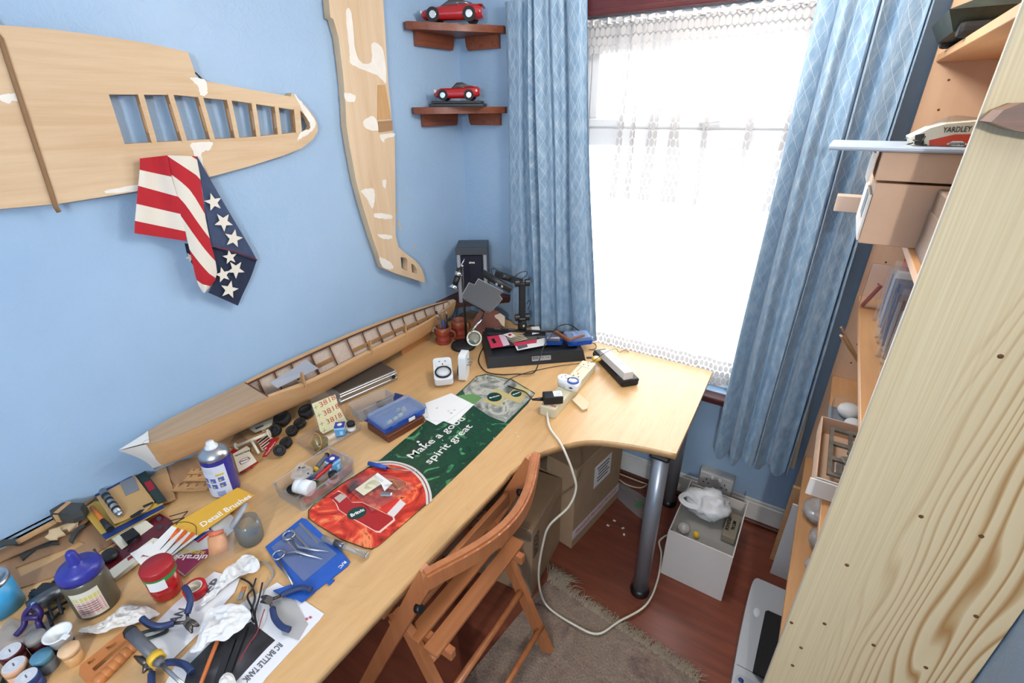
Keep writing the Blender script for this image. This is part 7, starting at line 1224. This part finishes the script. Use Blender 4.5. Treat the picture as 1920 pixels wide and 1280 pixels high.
for c, s in (((.132, (yA+yB)/2, zDs+.03), (.004, yB-yA, .056)), ((.33, (yA+yB)/2, zDs+.03), (.004, yB-yA, .056)), ((.23, yA, zDs+.03), (.20, .004, .056)), ((.23, yB, zDs+.03), (.20, .004, .056))): q = MB(); q.box(c, s); q.build('side', CPKI if c[1] < 1.2 else CPK, spc, True)
q = MB(); q.box((.15, yA-.012, zDs+.034), (.06, .004, .05)); q.build('end_flap', PAPER, spc, True)
SPG = M('grey_camouflage_sprue', '#6b655c', .5, var=.35, scale=40); me = shape_mesh([(-.07, -.12), (.07, -.12), (.07, .12), (-.07, .12)], [[(-.06+.045*i, -.11+.076*j), (-.025+.045*i, -.11+.076*j), (-.025+.045*i, -.05+.076*j), (-.06+.045*i, -.05+.076*j)] for i in range(3) for j in range(3)], .006); me.transform(Matrix.Translation((.225, 1.345, zDs+.048))); me.materials.append(SPG); link('sprue_frame', me, spc, True)
for i in range(5): q = MB(); q.box((.18+.02*i, 1.26+.04*i, zDs+.052), (.02, .05, .012), rz=.4*i, bev=.003); q.build('sprue_part', SPG, spc, True)
# shelf e: bags of small parts
for i, (lab, c, r_, m) in enumerate((('cloudy bag of white plastic parts on the low shelf', (.215, 1.58, zE), .05, WPL), ('clear bag of brown beads beside the cloudy bag', (.235, 1.45, zE), .042, M('brown_bead', '#7c6a58', .5)), ('small red item in a clear wrapper on the low shelf', (.215, 1.34, zE), .022, RED))):
    o = thing('parts_bag', lab, 'bag', c); random.seed(30+i); q = MB()
    for k in range(9): q.sphere((random.uniform(-.5, .5)*r_, random.uniform(-.7, .7)*r_, r_*.25+random.random()*r_*.4), r_*.28, 7)
    q.build('contents', m, o); q = MB(); q.sphere((0, 0, r_*.55), r_, 16, (1, 1.3, .55))
    for v_ in q.bm.verts: v_.co += v_.co.normalized()*.12*r_*noise.noise(v_.co*60); v_.co.z = max(.0006, v_.co.z)
    q.build('film', clear('hazy_bag', '#e2e2e2', .3, .15), o)
# ================================================================ floor
sn = thing('flatbed_scanner', 'pale grey flatbed scanner on the floor by the bookcase', 'scanner', (.24, 1.38, 0)); SCN = M('pale_grey_scanner', '#b9bdc2', .35); sx0, sx1, sy0, sy1, shh = .094, .40, 1.08, 1.61, .055
ol = smooth_pts([(sx0+.03, sy1, 0), (sx0, sy1-.03, 0), (sx0-.004, (sy0+sy1)/2, 0), (sx0+.004, sy0, 0)], 6); olp = [(p.x, p.y) for p in ol]+[(sx1, sy0), (sx1, sy1)]
q = MB(); q.prism(olp, .004, shh*.55); q.build('base', M('grey_scanner_base', '#8d9196', .4), sn, True); q = MB(); q.prism(olp, shh*.56, shh); q.build('lid', SCN, sn, True); q = MB(); q.box(((sx0+sx1)/2, 1.215, shh+.0002), (sx1-sx0-.01, .002, .001)); q.build('panel_seam', GREYP, sn, True)
c = P(1419, 1148, shh); q = MB(); q.sphere((c.x, c.y, shh), .016, 16, (.8, 1.3, .35)); q.build('power_button', WPL, sn, True); q = MB(); q.prism([(c[0], c[1]) for c in [(x+.148, y+1.15) for x, y in rrect(.09, .075, .02, 4)]], shh, shh+.0012); k = q.build('key_panel', M('key_panel_grey', '#a9adb3', .4), sn, True)
for dx, dy, m in ((-.03, .018, NAVYC), (0, .012, CREAM), (-.03, -.014, MATB), (0, -.018, CREAM)): q = MB(); q.sphere((.150+dx, 1.15+dy, shh+.001), .009, 12, (1, 1, .5)); q.build('key', m, k, True)
bf = thing('black_folder', 'black fabric folder lying on the scanner under the bookcase edge', 'folder', (.13, 1.35, shh))
for i in range(3): q = MB(); q.box((.275+.004*i, 1.338-.004*i, shh+.006+.0105*i), (.25, .26, .010), bev=.003, rz=.02*(i-1)); q.build('cover', M('black_fabric', '#141416', .75), bf, True)
# white carton with oddments
n_, r_, l_ = P(1240, 1068, 0), P(1359, 1125, 0), None; hx = .30; WBC = M('white_corrugated_card', '#cfcac4', .7, var=.03, scale=8)
bx0, bx1, by0, by1 = -.232, .005, 1.475, 1.83; wc = thing('white_floor_box', 'open white cardboard box of oddments on the floor below the socket', 'box', ((bx0+bx1)/2, (by0+by1)/2, 0)); hz_ = .245
for c, s in ((((bx0+bx1)/2, by0, hz_/2), (bx1-bx0, .004, hz_)), (((bx0+bx1)/2, by1, .105), (bx1-bx0, .004, .21)), ((bx0, (by0+by1)/2, .115), (.004, by1-by0, .23)), ((bx1, (by0+by1)/2, .115), (.004, by1-by0, .23)), (((bx0+bx1)/2, (by0+by1)/2, .004), (bx1-bx0, by1-by0, .006))): q = MB(); q.box(c, s); q.build('side', WBC, wc, True)
q = MB(); q.box((-.1135, 1.625, .18), (.232, .295, .005)); o = q.build('grey_folder', M('grey_plastic_folder', '#94938f', .35)); tag(o, 'flat grey plastic folder lying in the white floor box', 'folder')
mk = thing('metal_upgrade_pack', 'black and tan card pack standing at the side of the white box', 'packet', (-.03, 1.66, .19)); q = MB(); q.box((-.028, 1.66, .205), (.05, .14, .03), bev=.002); q.build('card', M('taupe_card', '#7d7464', .5), mk, True); text('METAL', .018, BLK, mk, frame_T(V((.008, .0, .032)), (0, -1, 0), (1, 0, 0)), bold=.0004); text('UPGRADE', .018, BLK, mk, frame_T(V((-.012, .0, .032)), (0, -1, 0), (1, 0, 0)), bold=.0004)
BGX = -.135
q = MB(); q.sphere((BGX, 1.70, .245), .085, 28, (1.05, .85, .62))
for v_ in q.bm.verts: d = v_.co-V((BGX, 1.70, .245)); v_.co += d.normalized()*(.022*noise.noise(v_.co*26)+.014*noise.noise(v_.co*60))
wbg = thing('white_carrier_bag', 'crumpled white carrier bag stuffed in the white floor box', 'bag', (-.12, 1.70, .19)); WBG = M('white_polythene', '#cdd0d4', .35); q.build('bag', WBG, wbg, True); q = MB(); q.tube(smooth_pts([(-.17, 1.66, .27), (-.215, 1.665, .285), (-.235, 1.64, .275), (-.205, 1.63, .262), (-.16, 1.64, .26)], 4), 0, flat=(.02, .004)); q.build('handle', WBG, wbg, True)
q = MB(); q.box((-.140, 1.562, .190), (.02, .03, .014), rz=.4, bev=.004); tag(q.build('yellow_tag', YEL), 'small yellow plastic tag in the white floor box', 'tag')
q = MB(); q.sphere((-.19, 1.56, .203), .026, 12, (1, 1, .8)); tag(q.build('bagged_white_part', clear('hazy_bag', '#e2e2e2', .3, .15)), 'small clear bagged part at the corner of the white floor box', 'bag')
fb = thing('flat_clear_bag', 'flat empty clear plastic bag lying on the floor under the desk', 'bag', P(1165, 925, 0)); bagf([(1136, 902), (1144, 895), (1218, 938), (1216, 962), (1209, 978), (1158, 934)], lambda u, v: P(u, v, .002), .008, 'film', fb, clear('floor_bag', '#e8e4e2', .28, .12), 8); pxsheet('green_sticker', [(1188, 948), (1200, 940), (1208, 942), (1196, 950)], .012, M('green_print', '#3d9a56', .5), fb, .0005)
cable('cream_cord', 'cream cord lying along the skirting under the desk', [V((p.x, min(p.y, YW-.042), p.z)) for p in (P(u, v, .006) for u, v in ((1112, 865), (1140, 876), (1180, 888), (1208, 896), (1214, 906), (1200, 914), (1175, 908), (1150, 892), (1116, 880)))], .004, M('cream_cord_fabric', '#c9b99c', .7))
random.seed(6)
for i, (u, v) in enumerate(((1152, 976), (1168, 990), (1170, 1002), (1140, 985))): q = MB(); q.box((0, 0, .001), (.012, .008, .002), rz=i); o = q.build('paper_crumb', PAPER); o.location = P(u, v, 0); tag(o, 'white paper crumb on the wood floor beside the cardboard boxes', 'paper scrap', 'paper crumbs on the floor')
cp_ = thing('white_melamine_sheet', 'thin white panel standing inside the low bookcase bay', 'panel', (.2, 1.70, 0)); q = MB(); q.box((.20, 1.72, .19), (.10, .008, .38)); q.build('panel', PAPER, cp_, True)
bl2 = tag(MB().box((.19, 1.80, .2), (.10, .016, .40)).build('loose_board', BEECH), 'loose beech board standing inside the low bookcase bay', 'board')
